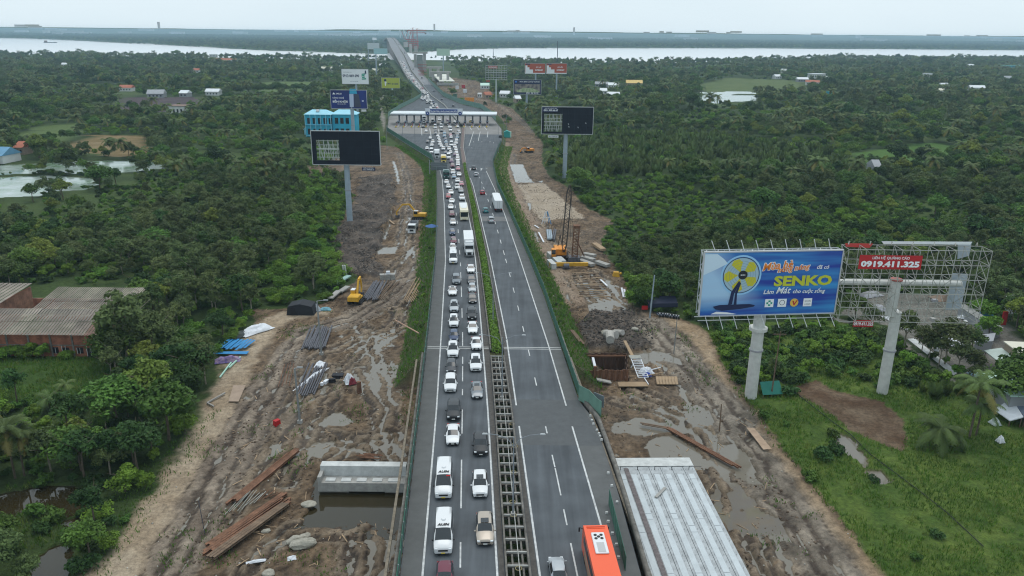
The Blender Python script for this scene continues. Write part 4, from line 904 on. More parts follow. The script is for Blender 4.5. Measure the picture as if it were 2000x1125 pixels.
CARS = [  # type, colour, px, py (nose on the road), sunroof, label
 ('suv', 'black', 885.6, 824, 0, 'dark SUV in the outer lane right behind the small white sedan'),
 ('sedan', 'white', 884, 872, 0, 'small white sedan directly behind the two white passenger vans'),
 ('suv', 'black', 939, 893, 0, 'black SUV in the inner lane behind the white SUV with black sunroof'),
 ('van', 'white', 866, 977.6, 0, 'rear one of the two white passenger vans, with a red windscreen sticker'),
 ('suv', 'white', 938, 974.7, 1, 'white SUV with a black sunroof beside the rear white van'),
 ('van', 'white', 865.4, 1086.5, 0, 'front one of the two white passenger vans, nearest the camera'),
 ('suv', 'champagne', 947.8, 1068.6, 1, 'beige crossover with dark roof beside the front white van'),
 ('hatch', 'maroon', 867.5, 1163, 0, 'maroon car cut off by the bottom edge in the left lane'),
 ('van', 'white', 885.3, 516.5, 0, 'white passenger van in the outer lane beside the white truck cab'),
 ('suv', 'grey', 891.5, 557, 0, 'dark grey SUV in the outer lane ahead of the small white passenger van'),
 ('sedan', 'white', 920, 534.7, 0, 'white sedan right in front of the big white truck'),
 ('sedan', 'dark', 921.3, 556, 0, 'dark sedan in front of the white sedan ahead of the truck'),
 ('hatch', 'silver', 922.7, 573, 0, 'silver hatchback squeezed between two dark cars in the inner lane'),
 ('sedan', 'black', 923.2, 594, 0, 'black sedan at the head of the tight group in the inner lane'),
 ('sedan', 'white', 884, 579, 1, 'white sedan with a roof window following the silver SUV'),
 ('suv', 'silver', 887, 611.5, 1, 'silver SUV with roof window in the outer lane between two white cars'),
 ('suv', 'black', 922, 626, 0, 'black SUV in the inner lane beside the silver SUV'),
 ('suv', 'white', 886.4, 641, 1, 'white SUV in the outer lane right behind the navy hatchback'),
 ('sedan', 'white', 923.5, 654, 0, 'white sedan in the inner lane beside the navy hatchback'),
 ('hatch', 'blue', 886.7, 669, 0, 'navy hatchback tucked behind the white SUV on the expansion joint'),
 ('sedan', 'white', 930.7, 686, 0, 'white sedan standing on the expansion joint in the inner lane'),
 ('suv', 'white', 884.5, 701, 1, 'white SUV with roof window just past the expansion joint in the outer lane'),
 ('hatch', 'dark', 881, 731.5, 0, 'dark hatchback between two white SUVs in the outer lane'),
 ('suv', 'white', 929.6, 727.5, 1, 'white SUV with dark grille in the inner lane beside the dark hatchback'),
 ('suv', 'white', 879.5, 768.5, 0, 'long white SUV in the outer lane beside the grey sedan'),
 ('sedan', 'grey', 932, 781, 1, 'grey sedan with roof window alone in the inner lane'),
 ('sedan', 'silver', 885, 440.4, 0, 'silver grey car in front of the maroon one beside the cream bus'),
 ('hatch', 'maroon', 883, 424, 0, 'maroon hatchback beside the front of the cream bus'),
 ('sedan', 'white', 880.7, 409.5, 0, 'white sedan beside the middle of the cream bus'),
 ('sedan', 'white', 882.5, 397.7, 0, 'white sedan beside the rear of the cream bus'),
 ('hatch', 'red', 876, 388.7, 0, 'red hatchback straying over the outer edge line'),
 ('sedan', 'white', 881, 380.7, 0, 'white sedan just behind the red hatchback'),
 ('hatch', 'white', 876, 369, 0, 'white hatchback second behind the red one'),
 ('hatch', 'white', 872.4, 360, 0, 'white hatchback right ahead of the dark green truck'),
 ('suv', 'white', 902.8, 392, 0, 'white SUV right behind the cream bus'),
 ('sedan', 'grey', 900.7, 377, 0, 'grey silver sedan beside the tip of the hedge row'),
 ('suv', 'white', 893.7, 371, 0, 'white SUV changing lane beside the grey silver sedan'),
 ('hatch', 'pink', 901.7, 364, 0, 'pinkish red hatchback at the inner edge line'),
 ('hatch', 'white', 893.7, 357.3, 0, 'white hatchback beside the pinkish red one'),
 ('hatch', 'lblue', 887, 349, 0, 'light blue hatchback next to the dark green truck'),
 ('sedan', 'white', 897, 345, 0, 'white sedan at the tip of the median hedge'),
 ('hatch', 'pink', 895, 333.5, 0, 'red roofed car just beyond the tip of the median hedge'),
 ('hatch', 'blue', 883.7, 460.4, 0, 'dark blue hatchback ahead of the mauve one in the outer lane'),
 ('hatch', 'maroon', 886, 478, 0, 'mauve hatchback just behind the white car following the van'),
 ('hatch', 'white', 884.5, 491, 0, 'white hatchback tucked right behind the white passenger van'),
]
for T, col, px, py, sr, lab in CARS: place_car(T, col, px, py, lab, sun=sr)
UP = [('hatch', 'silver', 1087, 1094.6, 1.35, 'silver hatchback driving away, cut off at the bottom beside the orange bus'), ('suv', 'black', 924.7, 329, 0, 'black SUV driving away between the white road arrows'), ('hatch', 'silver', 929, 342, 0, 'silver car driving away just past the road arrows'),
      ('hatch', 'red', 941.4, 377, 0, 'red hatchback driving away beside the long trailer'), ('hatch', 'teal', 947.8, 412, 0, 'teal hatchback driving away beside the inner edge line'), ('suv', 'silver', 958.5, 430, 0, 'pale silver SUV driving away on the pale road patch')]
for T, col, px, py, dz, lab in UP:
    if dz: p = GR(px, py, dz); p.z = float(zroad(p.y))+.03; p.y += 1.4
    else: p = GR(px, py, .03)
    o = place_car(T, col, 0, 0, lab, up=True, pt=p)
# big vehicles ---------------------------------------------------
def wheels(mbp, ys, w, r, parent):
    for y in ys:
        for s in (-1, 1): link('wheel', MB().tube((s*(w-.3), y, r), (s*(w+.01), y, r), r, n=14).mesh('wheel', RUB), parent)
def text_mesh(txt, size, m, bold=.0, shear=0., ext=.01, align='CENTER', sp=1.):
    cu = bpy.data.curves.new('lettering', 'FONT'); cu.body = txt; cu.size = size; cu.align_x = align; cu.align_y = 'CENTER'; cu.offset = bold; cu.shear = shear; cu.extrude = ext; cu.resolution_u = 2; cu.space_character = sp
    o = bpy.data.objects.new('lettering', cu); COL.objects.link(o); dg = bpy.context.evaluated_depsgraph_get(); me = bpy.data.meshes.new_from_object(o.evaluated_get(dg)); bpy.data.objects.remove(o); bpy.data.curves.remove(cu)
    me.name = 'lettering'; me.materials.clear(); me.materials.append(m); return me
INK = mat('ink_black', (.01, .01, .012), .6)
# lettering and trim on the two white vans
for o in [c for c in COL.objects if c.name.startswith('minivan') and c.type == 'EMPTY']:
    if 'passenger vans' not in o['label'] or 'front' not in o['label'] and 'rear' not in o['label']: continue
    if 'two white' not in o['label']: continue
    t = link('lettering', text_mesh('AUIN', .5, INK, .02, .2), o); t.matrix_local = Matrix.Translation((0, 2.35, 2.43)) @ Matrix.Rotation(R(6), 4, 'X')
    link('windscreen_sticker', MB().box((.55, 1.83, 2.19), (.5, .02, .14), Matrix.Rotation(R(-45), 3, 'X')).mesh('windscreen_sticker', RED), o) if 'rear one' in o['label'] else None
def bus(px, py, col, label, up=False, L=11.5, z=None, group='vehicles on the highway', trim=None, roofz=3.35):
    p = GR(px, py, .03) if z is None else z
    r = empty('bus', p, heading(p.y, up), label, 'bus', group); w = 1.25
    pr = [(0, .35), (0, 1.1), (.18, 2.9), (.45, roofz), (L-.3, roofz), (L, 3.1), (L, .35)]; m = P_[col]
    mb = MB(); n = len(pr)
    for (a, b) in zip(pr, pr[1:]+pr[:1]): mb.quad((-w, a[0], a[1]), (w, a[0], a[1]), (w, b[0], b[1]), (-w, b[0], b[1]))
    mb.quad(*[(-w, a, b) for a, b in pr]); mb.quad(*[(w, a, b) for a, b in pr[::-1]]); o = mb.build('body', m, r)
    bv = o.modifiers.new('bevel', 'BEVEL'); bv.width = .12; bv.segments = 3; bv.limit_method = 'ANGLE'
    MB().quad((-1.12, -.02, 1.35), (1.12, -.02, 1.35), (1.1, .12, 2.75), (-1.1, .12, 2.75)).quad((-1.12, .0, 1.35), (-1.12, -.02, 1.35), (-1.1, .12, 2.75), (-1.1, .13, 2.75)).build('windscreen', GLS, r)
    for s in (-1, 1):
        for k in range(7): MB().box((s*(w+.006), 1.2+k*(L-1.6)/7+.6, 2.25), (.02, (L-1.6)/7-.08, .95)).build('side_window', GLS, r)
        MB().box((s*.85, -.03, .72), (.4, .08, .2)).build('headlight', LMP, r); MB().bar((s*1.2, .1, 2.7), (s*1.5, -.25, 2.6), .06).box((s*1.52, -.27, 2.35), (.16, .1, .5)).build('mirror', BLK, r)
        MB().box((s*1.0, L+.01, 1.0), (.3, .06, .5)).build('tail_light', RED, r)
    wheels(None, (2.2, L-2.6), w, .48, r); MB().box((0, L+.01, 2.2), (2.0, .03, .9)).build('rear_window', GLS, r)
    MB().box((0, -.02, .42), (1.2, .06, .2)).build('grille', BLK, r)
    return r
b1 = bus(907, 432, 'cream', 'cream and white coach standing in the inner lane ahead of the big white truck')
MB().box((0, 4.2, 3.42), (1.6, 2.4, .14)).build('air_conditioner', P_['white'], b1); MB().box((0, 8, 3.39), (2.2, 6, .08)).build('roof_panel', P_['white'], b1)
ft = GR(1161, 1021, 3.35); ft.z = float(zroad(ft.y))+.03
b2 = bus(0, 0, 'orange', 'bright orange coach driving away at the bottom, with a white roof air conditioner', up=True, z=ft)
WP = P_['white']; o = MB().box((0, 3.5, 3.44), (1.35, 3.3, .2)).build('air_conditioner', WP, b2); bv = o.modifiers.new('bevel', 'BEVEL'); bv.width = .12; bv.segments = 3
MB().box((0, 4.3, 3.55), (.75, 1.5, .03)).build('vent_panel', mat('vent_grey', (.45, .45, .45), .6), b2)
for fx_, fy_ in ((-.3, 2.35), (.3, 2.35), (0, 2.62), (-.3, 2.9), (.3, 2.9)): MB().tube((fx_, fy_, 3.54), (fx_, fy_, 3.57), .17, n=12).build('fan', BLK, b2)
MB().box((0, .75, 3.36), (1.9, .1, .06)).box((0, 1.0, 3.36), (1.9, .04, .04)).build('roof_rail', mat('dark_orange', (.5, .05, .02), .4), b2)
for s in (-1, 1): MB().box((s*1.256, 6.2, 1.0), (.012, 8.4, 1.1)).build('side_panel', mat('bus_grey_panel', (.35, .22, .15), .5), b2)
def truck(px, py, label, cab='white', box='white', L=9.5, bw=2.45, bh=2.6, up=False, container=False, nose=True, hz_=1.15, z=None, cat='truck', name='box_truck', group='vehicles on the highway'):
    p = z or GR(px, py, .03); r = empty(name, p, heading(p.y, up), label, cat, group)
    y0 = 3.7 if nose else 2.3
    mb = MB(); n0 = 1.5 if nose else 0
    if nose: o = MB().box((0, .85, 1.15), (1.75, 1.7, 1.0)).build('bonnet', P_[cab], r); o.modifiers.new('bevel', 'BEVEL').width = .12
    o = MB().box((0, n0+1.1, 1.9), (2.35, 2.0, 2.3)).build('cab', P_[cab], r); b_ = o.modifiers.new('bevel', 'BEVEL'); b_.width = .15; b_.segments = 2
    o = MB().box((0, n0+1.2, 3.25), (2.2, 1.5, .6), taper=.85).build('roof_fairing', P_[cab], r)
    MB().box((0, n0+.08, 2.2), (2.0, .05, .85)).build('windscreen', GLS, r)
    for s in (-1, 1):
        MB().box((s*1.18, n0+.8, 2.3), (.03, .8, .7)).build('side_window', GLS, r); MB().box((s*.72, -.02, .95), (.35, .06, .28)).build('headlight', LMP, r); MB().bar((s*1.15, n0+.2, 2.3), (s*1.45, n0, 2.3), .05).box((s*1.45, n0, 2.1), (.14, .1, .6)).build('mirror', BLK, r)
    MB().box((0, -.03, 1.0), (1.0, .06, .7)).build('grille', BLK, r); MB().box((0, -.06, .5), (2.2, .15, .3)).build('bumper', CHR if nose else P_[cab], r)
    MB().box((0, y0+L/2-.5, .85), (1.0, L+.5, .3)).build('chassis', BLK, r)
    MB().box((0, y0+L/2, hz_+bh/2), (bw, L, bh)).build('cargo_box', P_[box], r)
    if container:
        for k in range(16): MB().box((0, y0+.3+k*(L-.6)/15, hz_+bh/2), (bw+.06, .12, bh-.1)).build('rib', P_[box], r)
    for s in (-1, 1): MB().box((s*bw*.25, y0+L+.02, hz_+bh/2), (bw*.46, .04, bh-.2)).build('door', P_[box], r); MB().tube((s*.3, y0+L+.06, hz_+.2), (s*.3, y0+L+.06, hz_+bh-.2), .03).build('lock_rod', CHR, r); MB().box((s*.9, y0+L, .8), (.4, .06, .2)).build('tail_light', RED, r)
    wheels(None, ((1.1 if nose else .9), y0+.6, y0+L-2.2, y0+L-.9), 1.18, .5, r)
    return r
truck(917, 503, 'long white box truck with a bonneted cab in the inner lane')
tp = GR(972.6, 415.8, .03); hd = heading(tp.y, True); tp.y += 15.5; tp.x -= 15.5*math.sin(-hd+math.pi)*-1 if False else 0
tp.x = float((G_D(tp.y)+H_L(tp.y))/2)+.1
truck(0, 0, 'white container trailer driving away in the outer lane on the right', up=True, L=12.2, container=True, nose=False, z=tp, name='container_truck')
truck(872, 350, 'dark green truck in the outer lane under the grey sign gantry', cab='green', box='green', L=5, bh=1.6, nose=False)
truck(853.5, 311, 'white box truck behind the yellow truck near the sign gantry', nose=False, L=5)
truck(866.5, 320, 'yellow cabbed lorry with a white load just behind the sign gantry', cab='yellow', box='cream', nose=False, L=8, bh=1.6)
truck(828.5, 236, 'white truck under the toll canopy, leftmost busy lane', nose=False, L=5)
# the fan of cars in front of the toll booths (distant)
FAN = [(828, 242, 's', 'white'), (826.5, 250, 's', 'dark'), (832, 258.6, 'h', 'white'), (840, 272.5, 'h', 'white'), (835, 280, 'h', 'dark'), (845, 280.5, 's', 'white'), (843, 287, 's', 'white'), (834, 293, 'h', 'white'), (842.5, 301, 'v', 'white'), (853, 305, 'h', 'white'), (845.6, 241, 'v', 'white'), (850, 252, 'v', 'white'), (851, 258, 'h', 'dark'), (851, 263, 'h', 'grey'), (855, 268, 'h', 'white'), (857, 273, 'h', 'white'), (858, 279.5, 's', 'white'), (859.5, 285, 's', 'white'), (862, 288.5, 'h', 'white'), (866, 294, 's', 'white'), (870.6, 302, 'h', 'blue'), (862, 250.6, 'v', 'white'), (862, 258, 's', 'dark'), (868, 262.5, 's', 'lblue'), (868, 268.8, 's', 'lblue'), (870, 275, 'h', 'blue'), (871, 280.5, 'h', 'lblue'), (872, 286, 'h', 'grey'), (873, 290, 'h', 'grey'), (877.5, 294.5, 's', 'white'), (880, 301, 'h', 'white'), (876.5, 311.5, 'v', 'white'), (882, 319, 's', 'purple'), (884, 328, 's', 'maroon'), (885, 341, 's', 'white'), (875.5, 245.3, 'h', 'white'), (878, 250.7, 'h', 'white'), (880, 257, 'v', 'white'), (885, 262, 'h', 'dark'), (880, 266.6, 'h', 'pink'), (881, 271, 'h', 'white'), (881.5, 286.5, 'v', 'white'), (888.5, 240, 'h', 'white'), (891, 245, 'h', 'white'), (894, 249.6, 'h', 'white'), (896, 257.5, 'h', 'silver'), (897, 262.5, 's', 'silver'), (893.5, 266, 's', 'grey'), (893, 271, 'h', 'lblue'), (891.5, 276.4, 'h', 'white'), (890.5, 283, 's', 'white'), (888.5, 290, 's', 'white'), (890.5, 295, 'h', 'white'), (891.5, 300, 'h', 'white'), (892.5, 305.5, 'h', 'white'), (894, 310.6, 'h', 'white'), (894, 316, 's', 'white'), (894.5, 320.7, 'h', 'white'), (894.5, 325, 'h', 'white'), (874.5, 237, 'h', 'purple'), (858.5, 236, 's', 'white'), (889, 305.5, 'h', 'purple')]
NMT = {'s': 'suv', 'h': 'hatch', 'v': 'van', 'd': 'sedan'}
CN = dict(lblue='light blue', dark='dark grey')
for i, (px, py, t, col) in enumerate(FAN):
    k = 'upper' if py < 265 else ('middle' if py < 295 else 'lower')
    lane = 'left' if px < 862 else ('centre' if px < 884 else 'right')
    lab = 'small %s %s in the %s %s of the crowd before the toll gate' % (CN.get(col, col), dict(s='SUV', h='hatchback', v='van', d='sedan')[t], k, lane)
    place_car(NMT[t], col, px, py, lab, detail=False, group='queue of vehicles before the toll gate: '+lab.split(' in the ')[0]+' '+k+' '+lane)
place_car('hatch', 'maroon', 906.5, 243, 'maroon car driving toward the empty toll lanes', up=True, detail=False)
place_car('suv', 'yellow', 918.5, 238, 'yellowish car in the empty toll lanes', up=True, detail=False)
place_car('suv', 'black', 977.5, 267, 'black and white patrol car parked at the right edge of the plaza', up=True, detail=False)
# bridge traffic
cols = ['white']*9+['silver', 'grey', 'dark', 'black', 'red', 'blue']
place_log = []
y = 560.
lanes = (.30, .55, .80)
while y < 2750:
    for q in lanes:
        if rnd.random() < (.86 if y < 2000 else .75):
            yy = y+rnd.uniform(0, 3); xl, xr = float(E_L(yy)), float(D_M(yy)); ww = xr-xl
            if y < 780 and q < .5 and ww > 26 and rnd.random() < .5: continue
            xx = max(xl+2.2, xr-12.5)+ (q-.30)*min(ww, 13.)*.86; T = rnd.choice(['hatch', 'suv', 'sedan', 'suv', 'van']); cl = rnd.choice(cols)
            if len(place_log) < 190: place_log.append((T, cl, xx, yy))
    y += rnd.uniform(8.5, 12.5)*(1 if y < 1500 else 1.5)
for T, cl, xx, yy in place_log:
    seg = 'just beyond the toll canopy' if yy < 800 else ('on the foot of the long bridge' if yy < 1300 else 'far up the long bridge')
    nm = dict(hatch='hatchback', suv='SUV', sedan='sedan', van='van')[T]
    place_car(T, cl, 0, 0, 'tiny %s %s queuing %s' % (CN.get(cl, cl), nm, seg), detail=False, group='%s %s queue %s' % (cl, nm, seg), pt=Vector((xx, yy, float(zroad(yy))+.03)), hd=heading(yy, False))
for i, (q, yy) in enumerate(((.3, 640), (.55, 800), (.35, 930), (.5, 1005), (.3, 1180), (.6, 1420), (.4, 1600), (.5, 1650), (.3, 1850), (.4, 2000), (.6, 2100), (.5, 2250), (.3, 700))):
    xl, xr = float(E_M(yy)), float(E_R(yy)); seg = 'beyond the toll canopy' if yy < 800 else 'up the long bridge'
    place_car('suv' if i % 2 else 'hatch', ('dark', 'grey', 'white')[i % 3], 0, 0, 'tiny %s car driving away %s, right carriageway' % (('dark grey', 'grey', 'white')[i % 3], seg), up=True, detail=False, group='outbound %s cars %s' % (('dark', 'grey', 'white')[i % 3], seg), pt=Vector((xl+(xr-xl)*q, yy, float(zroad(yy))+.03)), hd=heading(yy, True))
# ------------------------------------------------------------ roadside: fences, gap grid, hedge, lamps, gantry, toll gate
FG = mat('fence_green', (.035, .125, .085), .6, var=.25, scale=.5); FGD = mat('fence_green_faded', (.13, .24, .19), .6, var=.2, scale=.6)
STL = mat('galvanised_steel', (.30, .32, .33), .5, .5, var=.15, scale=2); GRY2 = mat('grey_paint', (.20, .22, .24), .5)
def mesh_fence(f, y0, y1, offx, label, step=2.4, hgt=1.7, name='mesh_fence', near=999, m=FG):
    p0 = Vector((float(f(y0))+offx, y0, float(zroad(y0))))
    r = empty(name, p0, 0, label, 'fence'); y = y0; far = MB(); n = 0
    while y < y1:
        yb_ = y+step; a = Vector((float(f(y))+offx, y, float(zroad(y)))); b = Vector((float(f(yb_))+offx, yb_, float(zroad(yb_))))
        if y < near:
            o = obar('panel', r, a-p0+Vector((0, 0, .35+hgt/2)), b-p0+Vector((0, 0, .35+hgt/2)), .05, m, hgt)
            o.scale.x *= .97; obar('post', r, a-p0+Vector((0.07, 0, 0)), a-p0+Vector((0.07, 0, hgt+.5)), .09, STL); n += 1
        else:
            far.cur = 0; far.bar(a-p0+Vector((0, 0, .35+hgt/2)), b-p0+Vector((0, 0, .35+hgt/2)), .05, hgt); far.cur = 1; far.bar(a-p0, a-p0+Vector((0, 0, hgt+.5)), .1)
        y = yb_
    if far.v:
        o = far.build('far_panels', [m, STL], r, kind='stuff')
    return r
mesh_fence(E_L, 46, 345, -.1, 'green mesh fence along the left outer edge of the highway', near=230)
mesh_fence(E_R, GR(1130, 782).y, 345, .1, 'green mesh fence along the right outer edge of the highway', near=300)
mesh_fence(E_L, 345, 480, -.1, 'long green mesh fence curving round the left side of the toll plaza', step=3, hgt=2.3, near=0)
mesh_fence(E_R, 345, 420, .1, 'green mesh fence on the right where the plaza narrows', step=3, near=0)
mesh_fence(E_L, 530, 960, -.1, 'green mesh fence left of the road beyond the toll gate', step=4, hgt=3, near=0, m=FGD)
mesh_fence(E_R, 530, 960, .1, 'green mesh fence right of the road beyond the toll gate', step=4, hgt=3.6, near=0, m=FGD)
# low concrete parapets of the near bridge, small marker blocks
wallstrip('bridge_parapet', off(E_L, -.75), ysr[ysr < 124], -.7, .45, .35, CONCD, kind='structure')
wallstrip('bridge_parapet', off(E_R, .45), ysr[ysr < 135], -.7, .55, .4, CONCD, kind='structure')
# low white panels standing on the right shoulder beside the orange coach
r = empty('hoarding', GR(1190, 985, 0), 0, 'short dark green sheet hoarding on the right shoulder near the orange coach', 'hoarding')
for k in range(8):
    a = Vector((.10+k*.28*.28, -k*1.5, 0)); y_ = r.location.y+a.y; a.x = float(E_R(y_))-1.5-r.location.x; b = Vector((float(E_R(y_-1.45))-1.5-r.location.x, a.y-1.45, 0))
    obar('panel', r, a+Vector((0, 0, 1.05)), b+Vector((0, 0, 1.05)), .05, FG, 1.9); obar('post', r, a, a+Vector((0, 0, 1.9)), .07, STL)
r = empty('hoarding', GR(1145, 800, 0), 0, 'pale green folded sheet panels at the kink of the right parapet', 'hoarding')
for k, (x0, x1, yy0, yy1) in enumerate(((-.9, .5, 3.0, 1.2), (.5, 1.3, 1.2, -1.3), (1.3, 1.9, -1.3, -2.4))): obar('panel', r, (x0, yy0, 1.3), (x1, yy1, 1.3), .06, FGD, 2.5)
obar('panel', r, (1.2, 1.9, 1.0), (2.6, .5, 1.0), .08, GRY2, 1.9)
r0 = None
for k, (px, py) in enumerate([(1153, 813), (1156, 822), (1159, 829), (1166, 841), (1170, 848), (1172, 853), (1175, 860), (1188, 925), (1195, 950), (1205, 982), (1185, 1003), (1188, 1020), (1196, 1043), (1204, 1065), (1208, 1090)]):
    p = GR(px, py, .02)
    o = MB().box((0, 0, .12), (.35, .3, .24), taper=.8).mesh('marker_block', CONCL) if r0 is None else r0
    r0 = o; link('marker_block', o, None, 'small white concrete block on the right shoulder', 'block', 'white blocks along the right shoulder', loc=p)
# barrier rail beside the left hedge side and brown pipe beside left parapet
for lab, f, o_, y0, y1, z in (('long wooden edge beam outside the left parapet', E_L, -1.6, 60, 121, -.6), ('long wooden edge beam outside the right parapet', E_R, 1.15, 62, 122, -.4)):
    a = (float(f(y0))+o_, y0, float(zroad(y0))+z); b = (float(f(y1))+o_, y1, float(zroad(y1))+z); MB().bar(a, b, .3, .3).build('edge_beam', mat('old_wood', (.2, .17, .13), .9, var=.3, scale=2), None, label=lab, cat='beam')
# ---- open gap between the two bridges: frame of cross beams
g0 = Vector((float(D_M(60)), 60., 0)); gr = empty('gap_frame', (float(D_M(60)), 60, float(zroad(60))), 0, 'steel and concrete frame spanning the open gap between the two carriageways', 'frame'); base = gr.matrix_world.translation.copy(); base = Vector(gr.location)
def rel(x, y, dz): return Vector((x, y, float(zroad(y))+dz))-base
LSTL = mat('pale_rail_steel', (.36, .36, .34), .6, var=.25, scale=1.5)
y = 50.
while y < 121.5:
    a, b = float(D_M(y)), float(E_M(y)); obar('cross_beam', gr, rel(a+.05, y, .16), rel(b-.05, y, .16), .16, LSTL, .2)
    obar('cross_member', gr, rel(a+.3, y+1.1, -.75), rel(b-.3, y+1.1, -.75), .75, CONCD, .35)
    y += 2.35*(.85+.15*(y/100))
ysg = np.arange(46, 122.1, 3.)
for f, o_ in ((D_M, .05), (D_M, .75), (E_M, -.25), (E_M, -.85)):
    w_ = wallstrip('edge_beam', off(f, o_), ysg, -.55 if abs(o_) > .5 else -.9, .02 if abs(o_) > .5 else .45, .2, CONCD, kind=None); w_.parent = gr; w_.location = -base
def midx(y): return (D_M(y)+E_M(y))/2
w_ = wallstrip('cable_tray', off(midx, .1), ysg, .28, .34, .09, LSTL); w_.parent = gr; w_.location = -base
for px, py in ((1005, 868), (1006, 872), (1003, 922), (1001, 980), (1003, 1006), (1013, 1110), (1000, 828)):
    q = GR(px, py, .3); mb = MB(); c0 = q-base
    for k in range(12):
        a1, a2 = k*math.pi/6, (k+1)*math.pi/6; mb.bar(c0+Vector((.33*math.cos(a1), .33*math.sin(a1), 0)), c0+Vector((.33*math.cos(a2), .33*math.sin(a2), 0)), .05)
    mb.build('cable_ring', mat('old_brass', (.3, .25, .12), .6), gr)
# ---- hedge in the median
hg = empty('median_hedge', (float(midx(124)), 124, float(zroad(124))), 0, 'long trimmed green hedge filling the median behind the gap frame', 'hedge'); hb = Vector(hg.location)
Vs, Fs, nn_ = [], [], 0; Sb = []
y = 124.
while y < 345:
    hw = float(E_M(y)-D_M(y))/2-.35
    if hw < .35: break
    k = int(210*max(hw, .8)); e = rg.normal(size=(k, 3)); e /= np.linalg.norm(e, axis=1)[:, None]; e[:, 2] = np.abs(e[:, 2])
    C = np.array([float(midx(y)), y, float(zroad(y))-.1])-np.array(hb); s_ = rg.uniform(.8, 1.2)
    Pp = C+e*np.array([hw*1.08, 1.1, 1.35*s_])*(1-.3*rg.random(k)[:, None]**2)
    v, f = leaves(Pp, e+rg.normal(size=(k, 3))*.5, .17); Vs.append(v); Fs.append(f+nn_); nn_ += len(v); y += 1.75
HM = mat('hedge_leaf', (.12, .22, .022), .6, var=.35, scale=.6, tr=.2)
link('foliage', np_mesh('foliage', np.concatenate(Vs), np.concatenate(Fs), HM), hg, kind='stuff')
yh = np.arange(124, 345, 3.)
wallstrip('median_kerb', off(D_M, .05), yh, -.1, .45, .25, CONCD, kind='structure'); wallstrip('median_kerb', off(E_M, -.3), yh, -.1, .45, .25, CONCD, kind='structure')
strip('median_soil', off(D_M, .3), off(E_M, -.3), yh, .05, mat('soil_plain', (.05, .06, .03), .9), kind='structure')
yp = np.arange(345, 495, 5.); strip('plaza_island', D_M, E_M, yp, .15, mat('brick_island', (.17, .13, .12), .9, var=.2, scale=1), kind='structure')
wallstrip('median_kerb', off(D_M, -.1), yp, 0, .6, .25, CONCD, kind='structure'); wallstrip('median_kerb', off(E_M, -.1), yp, 0, .4, .25, CONC, kind='structure')
wallstrip('median_kerb', off(midx, -.4), ysr[(ysr > 520) & (ysr < 890)], 0, .9, .5, CONC, kind='structure')
# ---- lamp posts
def lamp(p, h, arms, al, label, m=GRY2, cat='street lamp'):
    r = empty('street_lamp', p, 0, label, cat, 'street lamps'); MB().tube((0, 0, 0), (0, 0, h), .11, .06, 8).build('pole', m, r); MB().box((0, 0, .2), (.5, .5, .4)).build('base', CONC, r)
    for s in arms:
        pts_ = [(0, 0, h-1.2), (s*al*.25, 0, h-.15), (s*al*.6, 0, h+.25), (s*al, 0, h+.4)]; MB().path(pts_, .04, 6).build('arm', m, r)
        MB().box((s*(al+.25), 0, h+.42), (.6, .24, .1), taper=.7).build('lamp_head', mat('lamp_shell', (.4, .42, .43), .4), r)
    return r
for px, top, lab in ((1001, 850, 'tall twin-armed street lamp over the gap frame near the two white vans'), (976, 655, 'twin-armed street lamp at the near end of the median hedge'), (956, 534, 'twin-armed street lamp in the hedge beside the white truck')):
    best = None
    for yy in np.arange(62, 260, .5):          # foot in the median such that the arms show at this height
        p = Vector((float(midx(yy)), yy, float(zroad(yy)))); t = p+Vector((0, 0, 10.3)); d = t-Vector((0, 0, CAMZ)); c_ = RM.transposed() @ d; row = CY-c_.y/-c_.z*F
        if best is None or abs(row-top) < best[0]: best = (abs(row-top), p)
    lamp(best[1], 10, (-1, 1), 2.9, lab)
for px, py, h, lab in ((938, 380, 9, 'slim street lamp in the middle of the median hedge'), (911, 337, 10, 'dark lamp post at the far tip of the median hedge')): lamp(GR(px, py), h, (1, -1), 2, lab)
for i, (px, py, h) in enumerate(((787, 276, 13), (811, 291, 13), (839, 315, 14), (973, 305, 14), (984, 285, 16), (989, 262, 12), (756, 290, 12), (838, 192, 16), (772, 208, 13), (788, 202, 13), (804, 196, 13))):
    p = on(px, py); where = ('left edge of the plaza' if px < 850 and py > 230 else ('right edge of the plaza' if px > 900 else 'fence beyond the toll gate'))
    lamp(p, h, (1,) if px < 900 else (-1,), 1.6, 'thin tall lamp post at the %s, %s one' % (where, ['first', 'second', 'third', 'nearest', 'tallest', 'farther', 'outermost', 'rightmost', 'leftmost', 'middle', 'inner'][i]))
# ---- sign gantry seen from behind
pl = GR(842, 335, 0); D = pl.y; a, b = GD(841, 317, D), GD(874, 333, D)
r = empty('sign_gantry', pl, 0, 'grey back of a big direction sign on a cantilever gantry over the left lanes', 'road sign')
o_ = Vector(pl); MB().tube((-.6, 0, -1), (-.6, 0, a.z-o_.z+1), .22, .18).build('post', STL, r)
w = b.x-a.x; hgt = a.z-b.z
for k in range(4):
    z = b.z-o_.z+hgt*(k+.5)/4; MB().box((a.x-o_.x+w/2, 0, z), (w, .12, hgt/4-.08)).build('sign_panel', mat('sign_back', (.14, .16, .17), .6), r)
for k in range(2): MB().bar((-.6, .25, b.z-o_.z+hgt*(.25+.5*k)), (b.x-o_.x, .25, b.z-o_.z+hgt*(.25+.5*k)), .22).build('arm', STL, r)
